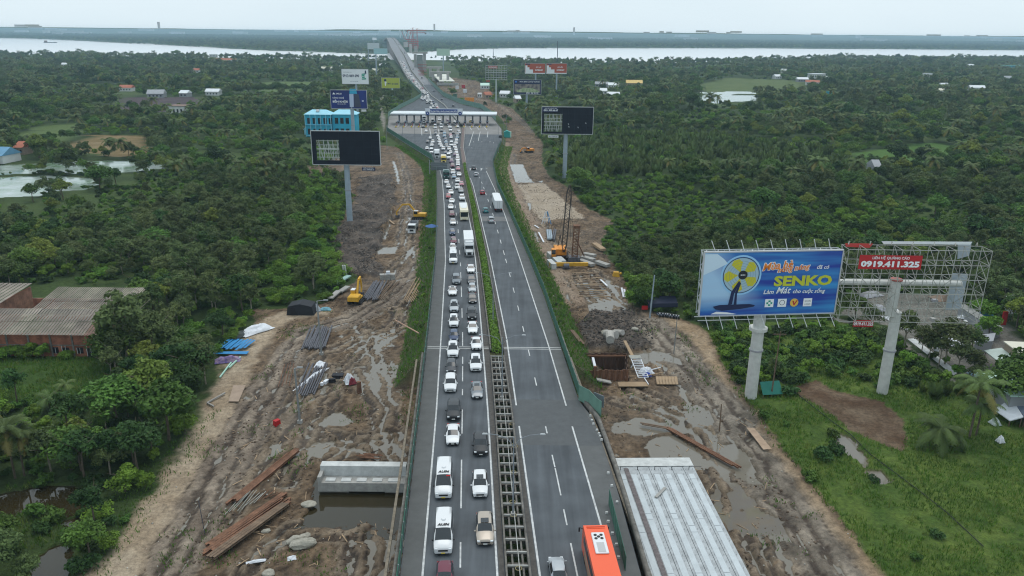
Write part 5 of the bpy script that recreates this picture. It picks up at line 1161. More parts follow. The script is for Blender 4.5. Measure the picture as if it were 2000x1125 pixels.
# ---- toll gate
cf = GR(865, 245, 0); D = cf.y; a, b = GD(762, 225, D), GD(970, 225, D); zc = (a.z+b.z)/2; x0, x1 = a.x, b.x
tg = empty('toll_canopy', (0, D, float(zroad(D))), 0, 'long white toll gate canopy with a blue name board across the plaza', 'toll gate'); bz = float(zroad(D))
WR = mat('white_roof', (.66, .70, .72), .5, var=.06, scale=.2); zr_ = zc-bz
o = MB().box(((x0+x1)/2, 7.5, zr_+.55), (x1-x0, 15, 1.0)).build('roof', WR, tg); o.modifiers.new('bevel', 'BEVEL').width = .25
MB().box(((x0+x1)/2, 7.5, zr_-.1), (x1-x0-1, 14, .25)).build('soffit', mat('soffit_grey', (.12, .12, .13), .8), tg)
for k in range(24): MB().box((x0+(x1-x0)*(k+.5)/24, 7.5, zr_+1.075), (.12, 14.6, .05)).build('roof_rib', WR, tg)
sa, sb = GD(840, 213.5, D-.4), GD(893.5, 220.7, D-.4); NAVY = mat('sign_navy', (.012, .045, .22), .4)
MB().box(((sa.x+sb.x)/2, -.35, (sa.z+sb.z)/2-bz+.1), (sb.x-sa.x+6.5, .25, sa.z-sb.z+.9)).build('name_board', mat('board_pale', (.6, .63, .68), .5), tg)
MB().box(((sa.x+sb.x)/2, -.52, (sa.z+sb.z)/2-bz+.1), (sb.x-sa.x, .1, sa.z-sb.z)).build('name_panel', NAVY, tg)
TW = mat('sign_white', (.8, .8, .82), .5)
def place_text(me, p, parent, s=1., sx=1., rot=0.):
    o = link('lettering', me, parent); o.matrix_local = Matrix.Translation(p) @ Matrix.Rotation(rot, 4, 'Z') @ Matrix.Rotation(math.pi/2, 4, 'X') @ Matrix.Diagonal((s*sx, s, 1, 1)); return o
place_text(text_mesh('TRẠM THU PHÍ LONG PHƯỚC', 1.35, TW, .03), ((sa.x+sb.x)/2, -.6, (sa.z+sb.z)/2-bz-.25), tg, 1, .95)
for s in (-1, 1):
    xx = (sa.x+sb.x)/2+s*((sb.x-sa.x)/2+1.7); MB().tube((xx, -.5, zr_+1.15), (xx, -.62, zr_+1.15), 1.15, n=20).build('badge', NAVY, tg); MB().tube((xx, -.63, zr_+1.15), (xx, -.66, zr_+1.15), .35, n=12).build('badge_mark', TW, tg)
MB().bar(((sa.x+sb.x)/2-12, .6, zr_+3), ((sa.x+sb.x)/2+12, .6, zr_+3), .1).build('rail', STL, tg)
for k in range(7): MB().tube(((sa.x+sb.x)/2-12+4*k, .6, zr_+1), ((sa.x+sb.x)/2-12+4*k, .6, zr_+3.2), .07).build('mast', STL, tg)
lanes_px = [775, 790, 805, 819, 833, 848, 863, 877, 892, 907, 922, 937, 951]
for i, px in enumerate(lanes_px):
    q = GR(px, 246, 0); x_ = q.x; y_ = D
    MB().box((x_, 7, zr_/2-.2), (.9, .9, zr_-.1)).build('column', mat('column_dark', (.14, .14, .15), .7), tg)
BTH = mat('booth_white', (.35, .37, .4), .5); YB = mat('yellow_black', (.6, .42, .03), .6)
src = None
for i, px in enumerate(lanes_px):
    q = GR(px, 248, .02); lab = 'toll booth on its island, number %s from the left under the canopy' % ['one', 'two', 'three', 'four', 'five', 'six', 'seven', 'eight', 'nine', 'ten', 'eleven', 'twelve', 'thirteen'][i]
    if src is None:
        src = empty('toll_booth', q, 0, lab, 'toll booth', 'toll booths'); MB().box((0, 6, .12), (1.9, 20, .26)).build('island', CONC, src)
        MB().box((0, 8, 1.5), (1.4, 2.4, 2.4)).build('cabin', BTH, src); MB().box((0, 6.78, 1.9), (1.1, .04, .9)).box((0, 8, 1.9), (1.44, 1.7, .8)).build('window', GLS, src); MB().box((0, 8, 2.8), (1.8, 2.9, .2)).build('roof', mat('booth_roof', (.1, .13, .2), .6), src)
        MB().tube((0, -3.6, .2), (0, -3.6, 1.1), .45, .4, 10).build('crash_bollard', YB, src); MB().box((0, 1, 1.2), (.5, .5, 1.9)).build('machine', mat('machine_red', (.25, .05, .05), .6), src); MB().box((0, -1, 1.6), (.12, .12, 2.8)).build('signal_post', STL, src); MB().box((0, -1.05, 3), (.6, .15, .6)).build('signal', BLK, src)
    else: copy_thing(src, q, 0, lab)
p = on(990, 268); r = empty('guard_hut', p, 0, 'small teal tin hut beside the right edge of the plaza', 'hut'); TE = mat('teal_tin', (.03, .30, .27), .5, var=.1, scale=1)
MB().box((0, 0, 1.5), (3.6, 3, 3)).build('wall', TE, r); MB().rprism([(-2.1, 3), (2.1, 3), (0, 4.1)], -1.8, 1.8).build('roof', TE, r); MB().box((2.2, 0, 1.6), (.8, 2.6, 3.1)).build('door', mat('mint', (.4, .65, .55), .5), r)
# ------------------------------------------------------------ billboards
POLE = mat('pole_grey', (.30, .36, .41), .5, var=.1, scale=.6); POLW = mat('pole_white', (.55, .55, .52), .6, var=.12, scale=.8)
LAT = mat('lattice_pale', (.46, .48, .47), .6, var=.15, scale=1); LEDB = mat('led_black', (.008, .010, .018), .8, spec=.2); FRM = mat('frame_grey', (.3, .3, .32), .6)
def rect(px0, py0, px1, py1, D): a, b = GD(px0, py0, D), GD(px1, py1, D); return a, b
def billboard(px0, py0, px1, py1, D, base_px, label, face, pole=POLE, th=1.2, yaw=0., cat='billboard', pr=.75, backing=True, frame=True):
    a, b = rect(px0, py0, px1, py1, D); c = (a+b)/2; w, h = b.x-a.x, a.z-b.z
    bx = GD(base_px, (py1+20), D).x; gz = hz(bx, D+th)
    r = empty('billboard', (c.x, D, gz), yaw, label, cat); zc = c.z-gz
    MB().tube((bx-c.x, th*.7, -.5), (bx-c.x, th*.7, zc-h/2+.6), pr, pr*.92, 16).build('pole', pole, r, smooth=False)
    MB().tube((bx-c.x, th*.7, (zc-h/2)*.55), (bx-c.x, th*.7, (zc-h/2)*.55+.25), pr*1.15, n=16).build('pole_collar', FRM, r)
    if backing: MB().box((0, th*.35+.15, zc), (w*.985, th*.6, h*.97)).build('back_frame', FRM, r)
    if frame: MB().box((0, .1, zc+h/2+.1), (w+.3, .4, .2)).box((0, .1, zc-h/2-.1), (w+.3, .4, .2)).box((-w/2-.1, .1, zc), (.2, .4, h)).box((w/2+.1, .1, zc), (.2, .4, h)).build('frame', mat('frame_white', (.45, .46, .47), .6), r)
    if face: MB().box((0, .05, zc), (w, .12, h)).build('panel', face, r)
    return r, w, h, zc
def P2(r, w, h, zc, u, v, d=0.): return (-w/2+u*w, -.02-d, zc+h/2-v*h)      # u, v from the top left of the panel
def txt(B, s, u, v, frac_w, m, bold=.0, shear=0., d=.03, align='CENTER', hfrac=None, rot=0.):
    r, w, h, zc = B; me = text_mesh(s, 1., m, bold, shear, .01, align); xs = [v_.co.x for v_ in me.vertices]; ysv = [v_.co.y for v_ in me.vertices]
    cx, cy = (max(xs)+min(xs))/2, (max(ysv)+min(ysv))/2; sx = frac_w*w/(max(xs)-min(xs)); sy = sx if hfrac is None else hfrac*h/(max(ysv)-min(ysv))
    for v_ in me.vertices: v_.co.x = (v_.co.x-cx)*sx; v_.co.y = (v_.co.y-cy)*sy
    o = link('lettering', me, r); o.matrix_local = Matrix.Translation(P2(r, w, h, zc, u, v, d)) @ Matrix.Rotation(math.pi/2, 4, 'X') @ Matrix.Rotation(rot, 4, 'Z'); return o
def shape(B, name, pts, m, d=.02):           # flat printed shape, points in panel units
    r, w, h, zc = B; mb = MB(); q = [P2(r, w, h, zc, u, v, d) for u, v in pts]; mb.rprism([(p[0], p[2]) for p in q], q[0][1]-.01, q[0][1]+.005); return mb.build(name, m, r)
def disc(B, name, u, v, ru, m, d=.02, n=28, ru2=None, a0=0, a1=2*math.pi, yv=1.):
    r, w, h, zc = B; rr = ru*w; k = w/h
    if ru2 is None: return shape(B, name, [(u+ru*math.cos(t), v+ru*k*yv*math.sin(t)) for t in [2*math.pi*i/n for i in range(n)]], m, d)
    mb = MB()
    for i in range(n):
        t0, t1 = a0+(a1-a0)*i/n, a0+(a1-a0)*(i+1)/n
        q = [P2(r, w, h, zc, u+q_*math.cos(t), v+q_*k*yv*math.sin(t), d) for q_, t in ((ru, t0), (ru, t1), (ru2, t1), (ru2, t0))]; mb.quad(*q)
    return mb.build(name, m, r)
IW = mat('print_white', (.78, .79, .80), .6); IY = mat('print_yellow', (.50, .52, .035), .6); IO = mat('print_orange', (.75, .22, .03), .6); IN = mat('print_navy', (.012, .02, .07), .6); IR = mat('print_red', (.42, .018, .02), .6); IG = mat('print_green', (.02, .30, .20), .6); IK = mat('print_black', (.015, .015, .02), .6)
# --- LED screens with a missing block of modules
def led(px0, py0, px1, py1, D, base_px, hole, label, tag_txt):
    B = billboard(px0, py0, px1, py1, D, base_px, label, None, backing=False, pr=.95, th=2.2); r, w, h, zc = B
    u0, v0, u1, v1 = hole; nx_, ny_ = 10, 6
    us = sorted(set([0, u0, u1, 1]+[u1+(1-u1)*k/5 for k in range(1, 5)])); vs = sorted([0, v0, v1, 1]+[v0+(v1-v0)*k/3 for k in (1, 2)])
    for i in range(len(us)-1):
        for j in range(len(vs)-1):
            um, vm = (us[i]+us[i+1])/2, (vs[j]+vs[j+1])/2
            if u0 < um < u1 and v0 < vm < v1: continue
            p = P2(r, w, h, zc, um, vm, -.3); MB().box(p, ((us[i+1]-us[i])*w-.03, .5, (vs[j+1]-vs[j])*h-.03)).build('screen_module', LEDB, r)
    for k in range(5):
        u = u0+(u1-u0)*(k+.5)/5; a, b = P2(r, w, h, zc, u, v0, -1.2), P2(r, w, h, zc, u, v1, -1.2); obar('lattice_bar', r, a, b, .16, LAT); obar('lattice_bar', r, P2(r, w, h, zc, u, v0, -.5), P2(r, w, h, zc, min(u+.05, u1), v1, -1.6), .1, LAT)
    for k in range(5):
        v = v0+(v1-v0)*(k+.3)/5; obar('lattice_bar', r, P2(r, w, h, zc, u0, v, -.9), P2(r, w, h, zc, u1, v, -.9), .15 if k != 2 else .3, LAT)
    for k in range(4): obar('lattice_bar', r, P2(r, w, h, zc, u0+(u1-u0)*k/4, v1 if k % 2 else v0, -.7), P2(r, w, h, zc, u0+(u1-u0)*(k+1)/4, v0 if k % 2 else v1, -1.5), .1, LAT)
    MB().box((0, 1.9, zc-h/2-.15), (w, 1.6, .2)).build('walkway', FRM, r)
    return B
B = led(607, 256, 743, 322, G(680, 440).y, 676, (.06, .26, .40, .88), 'large black LED screen on a grey pole left of the highway, lattice showing', None)
r, w, h, zc = B; MB().box((w*.32, .2, zc-h/2-1.4), (4.2, .1, 1.0)).build('notice_board', IN, r); txt(B, '0 911 999 66 67', .82, 1.15, .17, IW, .01); txt(B, 'QUẢNG CÁO HDC', .82, 1.10, .15, IW, .01); obar('hanger', r, (w*.25, .2, zc-h/2-1), (w*.25, .2, zc-h/2), .08, FRM); obar('hanger', r, (w*.38, .2, zc-h/2-1), (w*.38, .2, zc-h/2), .08, FRM)
B = led(1059, 209, 1157, 262, G(1104, 350).y, 1105, (.04, .25, .40, .92), 'black LED screen on a grey pole right of the highway above nipa palms', None)
shape(B, 'notice_board', [(0, 0), (.31, 0), (.31, .18), (0, .18)], IN, .05); txt(B, 'LIÊN HỆ QUẢNG CÁO', .17, .045, .24, IW, .0, d=.08); txt(B, '0911.999.66.67', .17, .12, .28, IW, .03, d=.08)
shape(B, 'notice_board', [(.13, 1.06), (.33, 1.06), (.33, 1.14), (.13, 1.14)], IW, .05); txt(B, '0911.999.667', .23, 1.10, .18, IN, .02, d=.08)
for u, v in ((.51, .60), (.52, .70), (.70, .72), (.85, .56)): shape(B, 'dead_module', [(u, v), (u+.02, v+.01), (u+.025, v+.06), (u+.005, v+.05)], FRM, .03)
# --- white phone number board, dark water heater board, yellow board
B = billboard(667, 135, 720, 164, 555, 696, 'white billboard with the number 0913 069 690 behind the dark blue one', IW)
txt(B, '0913 069 690', .34, .45, .62, IN, .03, hfrac=.2); txt(B, 'LIÊN HỆ QUẢNG CÁO', .22, .2, .32, IN); txt(B, 'QUẢNG CÁO NGOÀI TRỜI', .45, .83, .3, IN)
for k, (uu, ww) in enumerate(((.82, .14), (.80, .11), (.81, .10), (.83, .16))): shape(B, 'painted_ring', [(uu-ww*.5, .3+k*.11), (uu+ww*.5, .27+k*.11), (uu+ww*.55, .36+k*.11), (uu-ww*.5, .38+k*.11)], IG, .02+.004*k)
shape(B, 'painted_figure', [(.88, .08), (.92, .08), (.93, .3), (.87, .3)], IN, .04)
B = billboard(645, 176, 717, 212, 417, 688, 'dark blue billboard with two water heaters beside the turquoise building', mat('print_midnight', (.012, .012, .06), .5, col2=(.01, .03, .22), scale=.09), pr=1.0)
txt(B, 'CÔNG NGHỆ', .21, .42, .32, IW, .02, hfrac=.12); txt(B, 'BỀN KHỎE', .26, .60, .42, IW, .03, hfrac=.17); txt(B, 'bảo vệ gia đình', .3, .76, .24, IW); txt(B, 'SMILES', .23, .19, .16, IW, .02)
shape(B, 'logo', [(.05, .23), (.09, .12), (.135, .23)], IW); shape(B, 'painted_tank', [(.52, .2), (.64, .2), (.63, .92), (.52, .92)], mat('print_pale_blue', (.45, .52, .68), .5)); shape(B, 'painted_tank', [(.66, .2), (.78, .2), (.84, .92), (.65, .92)], mat('print_steel', (.05, .055, .09), .4)); shape(B, 'painted_glow', [(.54, -.08), (.72, -.08), (.74, .19), (.53, .19)], mat('print_cyan', (.03, .35, .55), .5), .015)
txt(B, '88', .89, .58, .05, IW, .03)
r, w, h, zc = B; MB().box((w*.4, .5, zc-h/2-1.1), (2.6, .1, 1.1)).build('notice_board', IW, r)
B = billboard(745, 152, 781, 172, G(769, 192).y, 766.5, 'yellow green billboard with a cartoon bird left of the toll road', mat('print_lime', (.42, .46, .05), .6), pole=mat('pole_mint', (.45, .6, .58), .5))
txt(B, '0911 21 2222', .62, .58, .6, IN, .04); disc(B, 'painted_hat', .2, .24, .07, IN); disc(B, 'painted_head', .22, .45, .055, IW, .03); shape(B, 'painted_body', [(.16, .55), (.25, .55), (.23, .8), (.2, .8)], IW)
# --- far boards by the bridge
FB = mat('print_faded', (.55, .60, .62), .6)
for px0, py0, px1, py1, D, bx, lab, m in ((717.6, 84, 741, 96, 1350, 720, 'small faded white billboard far away, left of the bridge', FB), (729.6, 94.4, 756.8, 105.6, 1150, 735, 'small pale teal billboard in front of the faded white one', mat('print_teal', (.35, .55, .58), .6)), (727, 73.5, 735.5, 78, 2300, 731, 'tiny white billboard beyond the other two left of the bridge', FB), (852.8, 95, 878.4, 108.8, 1200, 866, 'pale green billboard right of the unfinished bridge', mat('print_palegreen', (.45, .6, .48), .6)), (717.5, 112, 752, 118, 1000, 735, 'bare far billboard frame on a pale pole, left of the bridge', None)):
    billboard(px0, py0, px1, py1, D, bx, lab, m, pr=.9, backing=m is not None)
# --- right side: red and white pair, blue land sale board, empty frame
RW = mat('print_brick_red', (.40, .075, .03), .6)
for px0, bx, lab in ((1025.5, 1046, 'left one of two red and white billboards standing side by side'), (1067.5, 1087, 'right one of two red and white billboards standing side by side')):
    B = billboard(px0, 124, px0+39, 143, 760, bx, lab, RW); shape(B, 'printed_blocks', [(.02, .2), (.12, .2), (.12, .4), (.22, .4), (.22, .62), (.4, .62), (.4, .97), (.02, .97)], IW); txt(B, 'FPT LẮP', .68, .35, .26, IW, .03); txt(B, 'INTERNET', .7, .68, .38, IW, .05); shape(B, 'base_strip', [(0, .97), (1, .97), (1, 1.06), (0, 1.06)], IW, .12); shape(B, 'logo', [(.05, .02), (.25, .02), (.25, .12), (.05, .12)], IN)
B = billboard(1003.5, 156, 1056.5, 184, 560, 1028.5, 'navy billboard with a landscape picture below the red and white pair', IN)
txt(B, 'MUA BÁN LONG THÀNH', .58, .12, .72, IW, .02, hfrac=.09); disc(B, 'logo', .08, .13, .03, mat('print_blue', (.05, .2, .6), .5)); shape(B, 'picture', [(.03, .3), (.97, .3), (.97, .88), (.03, .88)], mat('print_picture', (.03, .03, .05), .6, col2=(.35, .30, .25), scale=.35)); shape(B, 'picture_field', [(.1, .75), (.35, .58), (.7, .58), (.95, .8), (.9, .87), (.12, .87)], mat('print_field', (.12, .25, .08), .6, col2=(.5, .5, .35), scale=.5), .03); txt(B, '0901 32 32 32', .68, .93, .45, IW, .02)
def lattice(B, nu, nv, dep, w_, single=True, diag=True, name='lattice_bar'):
    r, w, h, zc = B; mb = MB()
    def bar(a, b, t=1.):
        if single: obar(name, r, a, b, w_*t, LAT)
        else: mb.bar(a, b, w_*t)
    for d in (0, dep):
        for i in range(nu+1): bar(P2(r, w, h, zc, i/nu, 0, -d), P2(r, w, h, zc, i/nu, 1, -d))
        for j in range(nv+1): bar(P2(r, w, h, zc, 0, j/nv, -d), P2(r, w, h, zc, 1, j/nv, -d), 1.1)
    if diag:
        for i in range(nu+1):
            for j in range(nv+1):
                bar(P2(r, w, h, zc, i/nu, j/nv, 0), P2(r, w, h, zc, i/nu, j/nv, -dep), .8)
                if j < nv: bar(P2(r, w, h, zc, i/nu, j/nv, 0), P2(r, w, h, zc, i/nu, (j+1)/nv, -dep), .8)
    if mb.v: mb.build('lattice', LAT, r)
B = billboard(948.5, 128, 990, 156, 700, 969, 'empty steel billboard frame with a small red notice, far right of the toll gate', None, backing=False, frame=False, pole=mat('pole_pale', (.42, .48, .46), .5))
lattice(B, 8, 6, 1.5, .22, single=False); r, w, h, zc = B; MB().box((0, .6, zc), (w, .5, .5)).build('beam', LAT, r); shape(B, 'notice_board', [(.12, .02), (.55, .02), (.55, .2), (.12, .2)], mat('print_red_faded', (.45, .1, .08), .6), .1); txt(B, '0919411325', .33, .11, .36, IW, .03, d=.14); shape(B, 'notice_board', [(.02, 1.05), (.2, 1.05), (.2, 1.15), (.02, 1.15)], MATS['print_red_faded'], .1)
# --- the fan billboard
D = G(1473, 783).y-.6; yaw = R(5.5)
BLU = bpy.data.materials.new('print_blue_swoosh'); BLU.use_nodes = True; n = BLU.node_tree; bs = n.nodes['Principled BSDF']; bs.inputs['Roughness'].default_value = .5
tcn = n.nodes.new('ShaderNodeTexCoord'); sx = n.nodes.new('ShaderNodeSeparateXYZ'); n.links.new(tcn.outputs['Generated'], sx.inputs[0])
wv = n.nodes.new('ShaderNodeTexNoise'); wv.inputs['Scale'].default_value = 1.; wv.inputs['Detail'].default_value = 2; mpn = n.nodes.new('ShaderNodeMapping'); mpn.inputs['Rotation'].default_value = (0, R(18), 0); mpn.inputs['Scale'].default_value = (1.3, 1, 7); n.links.new(tcn.outputs['Generated'], mpn.inputs[0]); n.links.new(mpn.outputs[0], wv.inputs['Vector'])
r1 = n.nodes.new('ShaderNodeValToRGB'); e = r1.color_ramp.elements; e[0].position = .38; e[0].color = (.008, .035, .30, 1); e[1].position = .74; e[1].color = (.04, .30, .62, 1); n.links.new(wv.outputs[0], r1.inputs[0])
ma = n.nodes.new('ShaderNodeMath'); ma.operation = 'MULTIPLY_ADD'; ma.inputs[1].default_value = .35; n.links.new(sx.outputs['Z'], ma.inputs[0]); n.links.new(sx.outputs['X'], ma.inputs[2])
r2 = n.nodes.new('ShaderNodeValToRGB'); e = r2.color_ramp.elements; e[0].position = .30; e[0].color = (1, 1, 1, 1); e[1].position = .56; e[1].color = (0, 0, 0, 1); n.links.new(ma.outputs[0], r2.inputs[0])
r3 = n.nodes.new('ShaderNodeValToRGB'); e = r3.color_ramp.elements; e[0].position = .06; e[0].color = (0, 0, 0, 1); e[1].position = .32; e[1].color = (1, 1, 1, 1); n.links.new(sx.outputs['Z'], r3.inputs[0])
mu = n.nodes.new('ShaderNodeMath'); mu.operation = 'MULTIPLY'; n.links.new(r2.outputs[0], mu.inputs[0]); n.links.new(r3.outputs[0], mu.inputs[1]); m9 = n.nodes.new('ShaderNodeMath'); m9.operation = 'MULTIPLY'; m9.inputs[1].default_value = .85; n.links.new(mu.outputs[0], m9.inputs[0])
mxx = n.nodes.new('ShaderNodeMixRGB'); n.links.new(m9.outputs[0], mxx.inputs[0]); n.links.new(r1.outputs[0], mxx.inputs[1]); mxx.inputs[2].default_value = (.42, .62, .80, 1); n.links.new(mxx.outputs[0], bs.inputs['Base Color'])
B = billboard(1373.5, 490.5, 1634, 614.5, D, 1491, 'big blue billboard advertising a yellow table fan on a white pole', BLU, pole=POLW, th=2.4, yaw=yaw, pr=1.02, backing=False); r, w, h, zc = B
B_S = B
FU, FV = .275, .36; RUN = .132
disc(B, 'fan_halo', FU, FV, RUN*1.12, mat('print_halo', (.30, .55, .80), .5), .012, ru2=RUN*1.02); disc(B, 'fan_back', FU, FV, RUN, mat('print_fan_back', (.34, .48, .56), .5), .02)
for k in range(5):
    a = k*2*math.pi/5-1.9; pts_ = []
    for t, q in ((-.12, .2), (-.42, .55), (-.46, .82), (-.2, .95), (.12, .92), (.36, .74), (.25, .45), (.1, .2)): pts_.append((FU+RUN*q*math.cos(a+t), FV+RUN*q*w/h*math.sin(a+t)))
    shape(B, 'painted_blade', pts_, mat('print_blade', (.55, .50, .02), .5), .04)
for q in (.38, .52, .66, .8): disc(B, 'guard_ring', FU, FV, RUN*q, mat('print_wire', (.16, .22, .24), .5), .06, n=40, ru2=RUN*(q-.012))
disc(B, 'guard_rim', FU, FV, RUN, IN, .06, n=48, ru2=RUN*.965); disc(B, 'fan_hub', FU+.012, FV-.005, RUN*.25, IK, .08); txt(B, 'SENKO', FU+.012, FV-.005, .034, IW, .03, d=.1)
shape(B, 'painted_stand', [(.215, .62), (.262, .45), (.272, .46), (.236, .66), (.23, .82), (.2, .84)], IN, .09); shape(B, 'painted_stand', [(.245, .62), (.27, .47), (.28, .48), (.258, .66), (.262, .84), (.242, .84)], IN, .092)
shape(B, 'painted_base', [(.09, .855), (.14, .83), (.36, .825), (.40, .845), (.39, .87), (.30, .90), (.16, .925), (.11, .90)], IN, .085)
shape(B, 'painted_cloud', [(.0, .02), (.09, .02), (.14, .1), (.17, .17), (.1, .25), (.0, .35)], mat('print_cloud', (.55, .68, .78), .5), .012); shape(B, 'painted_cloud', [(.08, .98), (.12, .94), (.2, .955), (.27, .985), (.24, .99)], IW, .03)
o = txt(B, 'SENKO', .735, .465, .43, IY, .045, d=.06, hfrac=.17)
for s_, u_, v_, f_, m_ in (('Mùa hè', .535, .215, .22, IO), ('nóng nóng', .655, .275, .235, IO)):
    txt(B, s_, u_, v_, f_*1.05, IW, .07, .3, .05, rot=R(6)); txt(B, s_, u_, v_, f_, m_, .02, .3, .08, rot=R(6))
txt(B, 'đã có', .87, .25, .09, IW, .01, .3, .06); txt(B, 'Làm', .49, .635, .075, IW, .01, .25, .06); txt(B, 'Mát', .60, .615, .11, IW, .01, .35, .06); txt(B, 'cho cuộc sống', .79, .635, .24, IW, .01, .25, .06)
for k, u in enumerate((.505, .60, .69, .79)):
    q = .032; k_ = w/h*.95
    if k == 2: disc(B, 'badge', u, .82, .031, mat('print_gold', (.7, .45, .08), .5), .04); shape(B, 'badge_mark', [(u-.015, .79), (u-.005, .79), (u+.002, .83), (u+.018, .775), (u+.024, .78), (u+.004, .86), (u-.004, .86)], IR, .06)
    else: shape(B, 'badge', [(u-q, .82-q*k_), (u+q, .82-q*k_), (u+q, .82+q*k_), (u-q, .82+q*k_)], IW, .04)
    if k == 0: shape(B, 'badge_mark', [(u-.022, .805), (u-.008, .805), (u-.008, .775), (u+.008, .775), (u+.008, .805), (u+.022, .805), (u+.022, .835), (u+.008, .835), (u+.008, .865), (u-.008, .865), (u-.008, .835), (u-.022, .835)], IG, .06); disc(B, 'badge_mark', u, .82, .009, IW, .07)
    if k == 1: disc(B, 'badge_mark', u, .815, .02, IN, .06, n=20, ru2=.0165)
    if k == 3: txt(B, 'QCVN', u, .80, .045, FRM, .01, d=.06); txt(B, '4:2009', u, .85, .045, FRM, .0, d=.06)
# frame behind, lamp arms above and below
for v_ in (0, 1):
    for d_ in (0, 1.6): obar('frame_bar', r, P2(r, w, h, zc, -.005, v_, -d_-.1), P2(r, w, h, zc, 1.005, v_, -d_-.1), .13, LAT)
for i in range(13):
    u = i/12
    for v_ in (0, 1): obar('frame_bar', r, P2(r, w, h, zc, u, v_, -.1), P2(r, w, h, zc, min(1, u+.04), v_, -1.7), .09, LAT)
    obar('frame_bar', r, P2(r, w, h, zc, u, 0, -1.7), P2(r, w, h, zc, u, 1, -1.7), .09, LAT)
for u in (0, 1):
    for j in range(8): obar('frame_bar', r, P2(r, w, h, zc, u, j/8, -.1 if j % 2 else -1.7), P2(r, w, h, zc, u, (j+1)/8, -1.7 if j % 2 else -.1), .1, LAT)
for v_ in (.08,): obar('service_rail', r, P2(r, w, h, zc, -.01, 1+v_, .0), P2(r, w, h, zc, 1.0, 1+v_, .0), .1, LAT); obar('service_rail', r, P2(r, w, h, zc, -.01, 1+v_, -1.8), P2(r, w, h, zc, 1.0, 1+v_, -1.8), .1, LAT)
for i in range(10): obar('lamp_arm', r, P2(r, w, h, zc, .04+i*.103, 1.0, 0), P2(r, w, h, zc, .04+i*.103+.0, 1.15, 2.2), .09, LAT)
for i in range(9): obar('lamp_arm', r, P2(r, w, h, zc, .085+i*.105, .0, -.8), P2(r, w, h, zc, .03+i*.105, -.20, .5), .085, IW)
MB().tube((GD(1491, 630, D).x-r.location.x, 1.68, zc-h/2-3.4), (GD(1491, 630, D).x-r.location.x, 1.68, zc-h/2-2.9), 1.5, n=20).build('pole_flange', POLW, r)
# --- the empty frame with the red phone number board
D2 = G(1735, 776).y-.6; yaw2 = R(-1)
a, b = GD(1653, 478, D2), GD(1888, 618, D2)
B = billboard(1645, 478, 1888, 618, D2+1.5, 1748, 'empty pale lattice billboard frame with a red phone number board', None, pole=POLW, th=.6, yaw=yaw2, pr=.92, backing=False, frame=False); r, w, h, zc = B
LAT = mat('lattice_weathered', (.30, .30, .27), .7, var=.3, scale=.8); lattice(B, 8, 5, -3.0, .085)
for i in range(9):
    for j in range(5):
        obar('lattice_bar', r, P2(r, w, h, zc, i/8, j/5, 3.0), P2(r, w, h, zc, min(1, (i+1)/8), (j+1)/5, 0) if (i+j) % 2 else P2(r, w, h, zc, i/8, (j+1)/5, 0), .06, LAT)
for j in range(6): obar('lattice_bar', r, P2(r, w, h, zc, 0, j/5, 3.), P2(r, w, h, zc, 1, j/5, 3.), .07, LAT)
MB().tube(P2(r, w, h, zc, -.02, .55, -1.), P2(r, w, h, zc, .93, .55, -1.), .5, n=10).build('main_beam', POLW, r); MB().tube((GD(1748, 630, D2).x-r.location.x, .42, zc-h/2-.1), (GD(1748, 630, D2).x-r.location.x, .42, zc), .86, n=16).build('pole_top', POLW, r)
MB().tube((GD(1748, 630, D2).x-r.location.x, .42, zc), (GD(1748, 630, D2).x-r.location.x, .42, zc+.25), 1.0, n=16).build('pole_cap', mat('cap_red', (.35, .1, .08), .6), r)
shape(B, 'notice_board', [(.08, .07), (.52, .07), (.52, .26), (.08, .26)], IR, 3.1); txt(B, 'LIÊN HỆ QUẢNG CÁO', .30, .105, .26, IW, .01, d=3.16); txt(B, '0919.411.325', .30, .19, .41, IW, .05, d=3.16, hfrac=.085)
shape(B, 'notice_board', [(.17, 1.07), (.32, 1.07), (.32, 1.17), (.17, 1.17)], IR, 0); txt(B, '0919.411.325', .245, 1.125, .145, IW, .04, d=.06, hfrac=.05)
GSH = mat('torn_sheet', (.34, .38, .42), .7, var=.12, scale=.6)
for pts_ in ([(.90, .02), (1.0, .03), (1.0, .2), (.92, .25)], [(.90, .45), (1.02, .46), (1.02, .98), (.90, .99)]): shape(B, 'torn_sheet', pts_, GSH, -3.0)
shape(B, 'torn_banner', [(.02, -.02), (.22, -.02), (.2, .04), (.03, .03)], mat('print_red_torn', (.5, .06, .05), .6), .1); shape(B, 'torn_banner', [(.3, -.03), (.95, -.04), (.94, .0), (.32, .01)], IW, -1)
for k in range(7):
    u = .05+k*.15; q = [P2(r, w, h, zc, u, 0, 0), P2(r, w, h, zc, u-.01, -.06, .8), P2(r, w, h, zc, u-.03, -.08, 1.5), P2(r, w, h, zc, u-.045, -.05, 2.2)]; MB().path(q, .06, 5).build('lamp_arm', LAT, r)
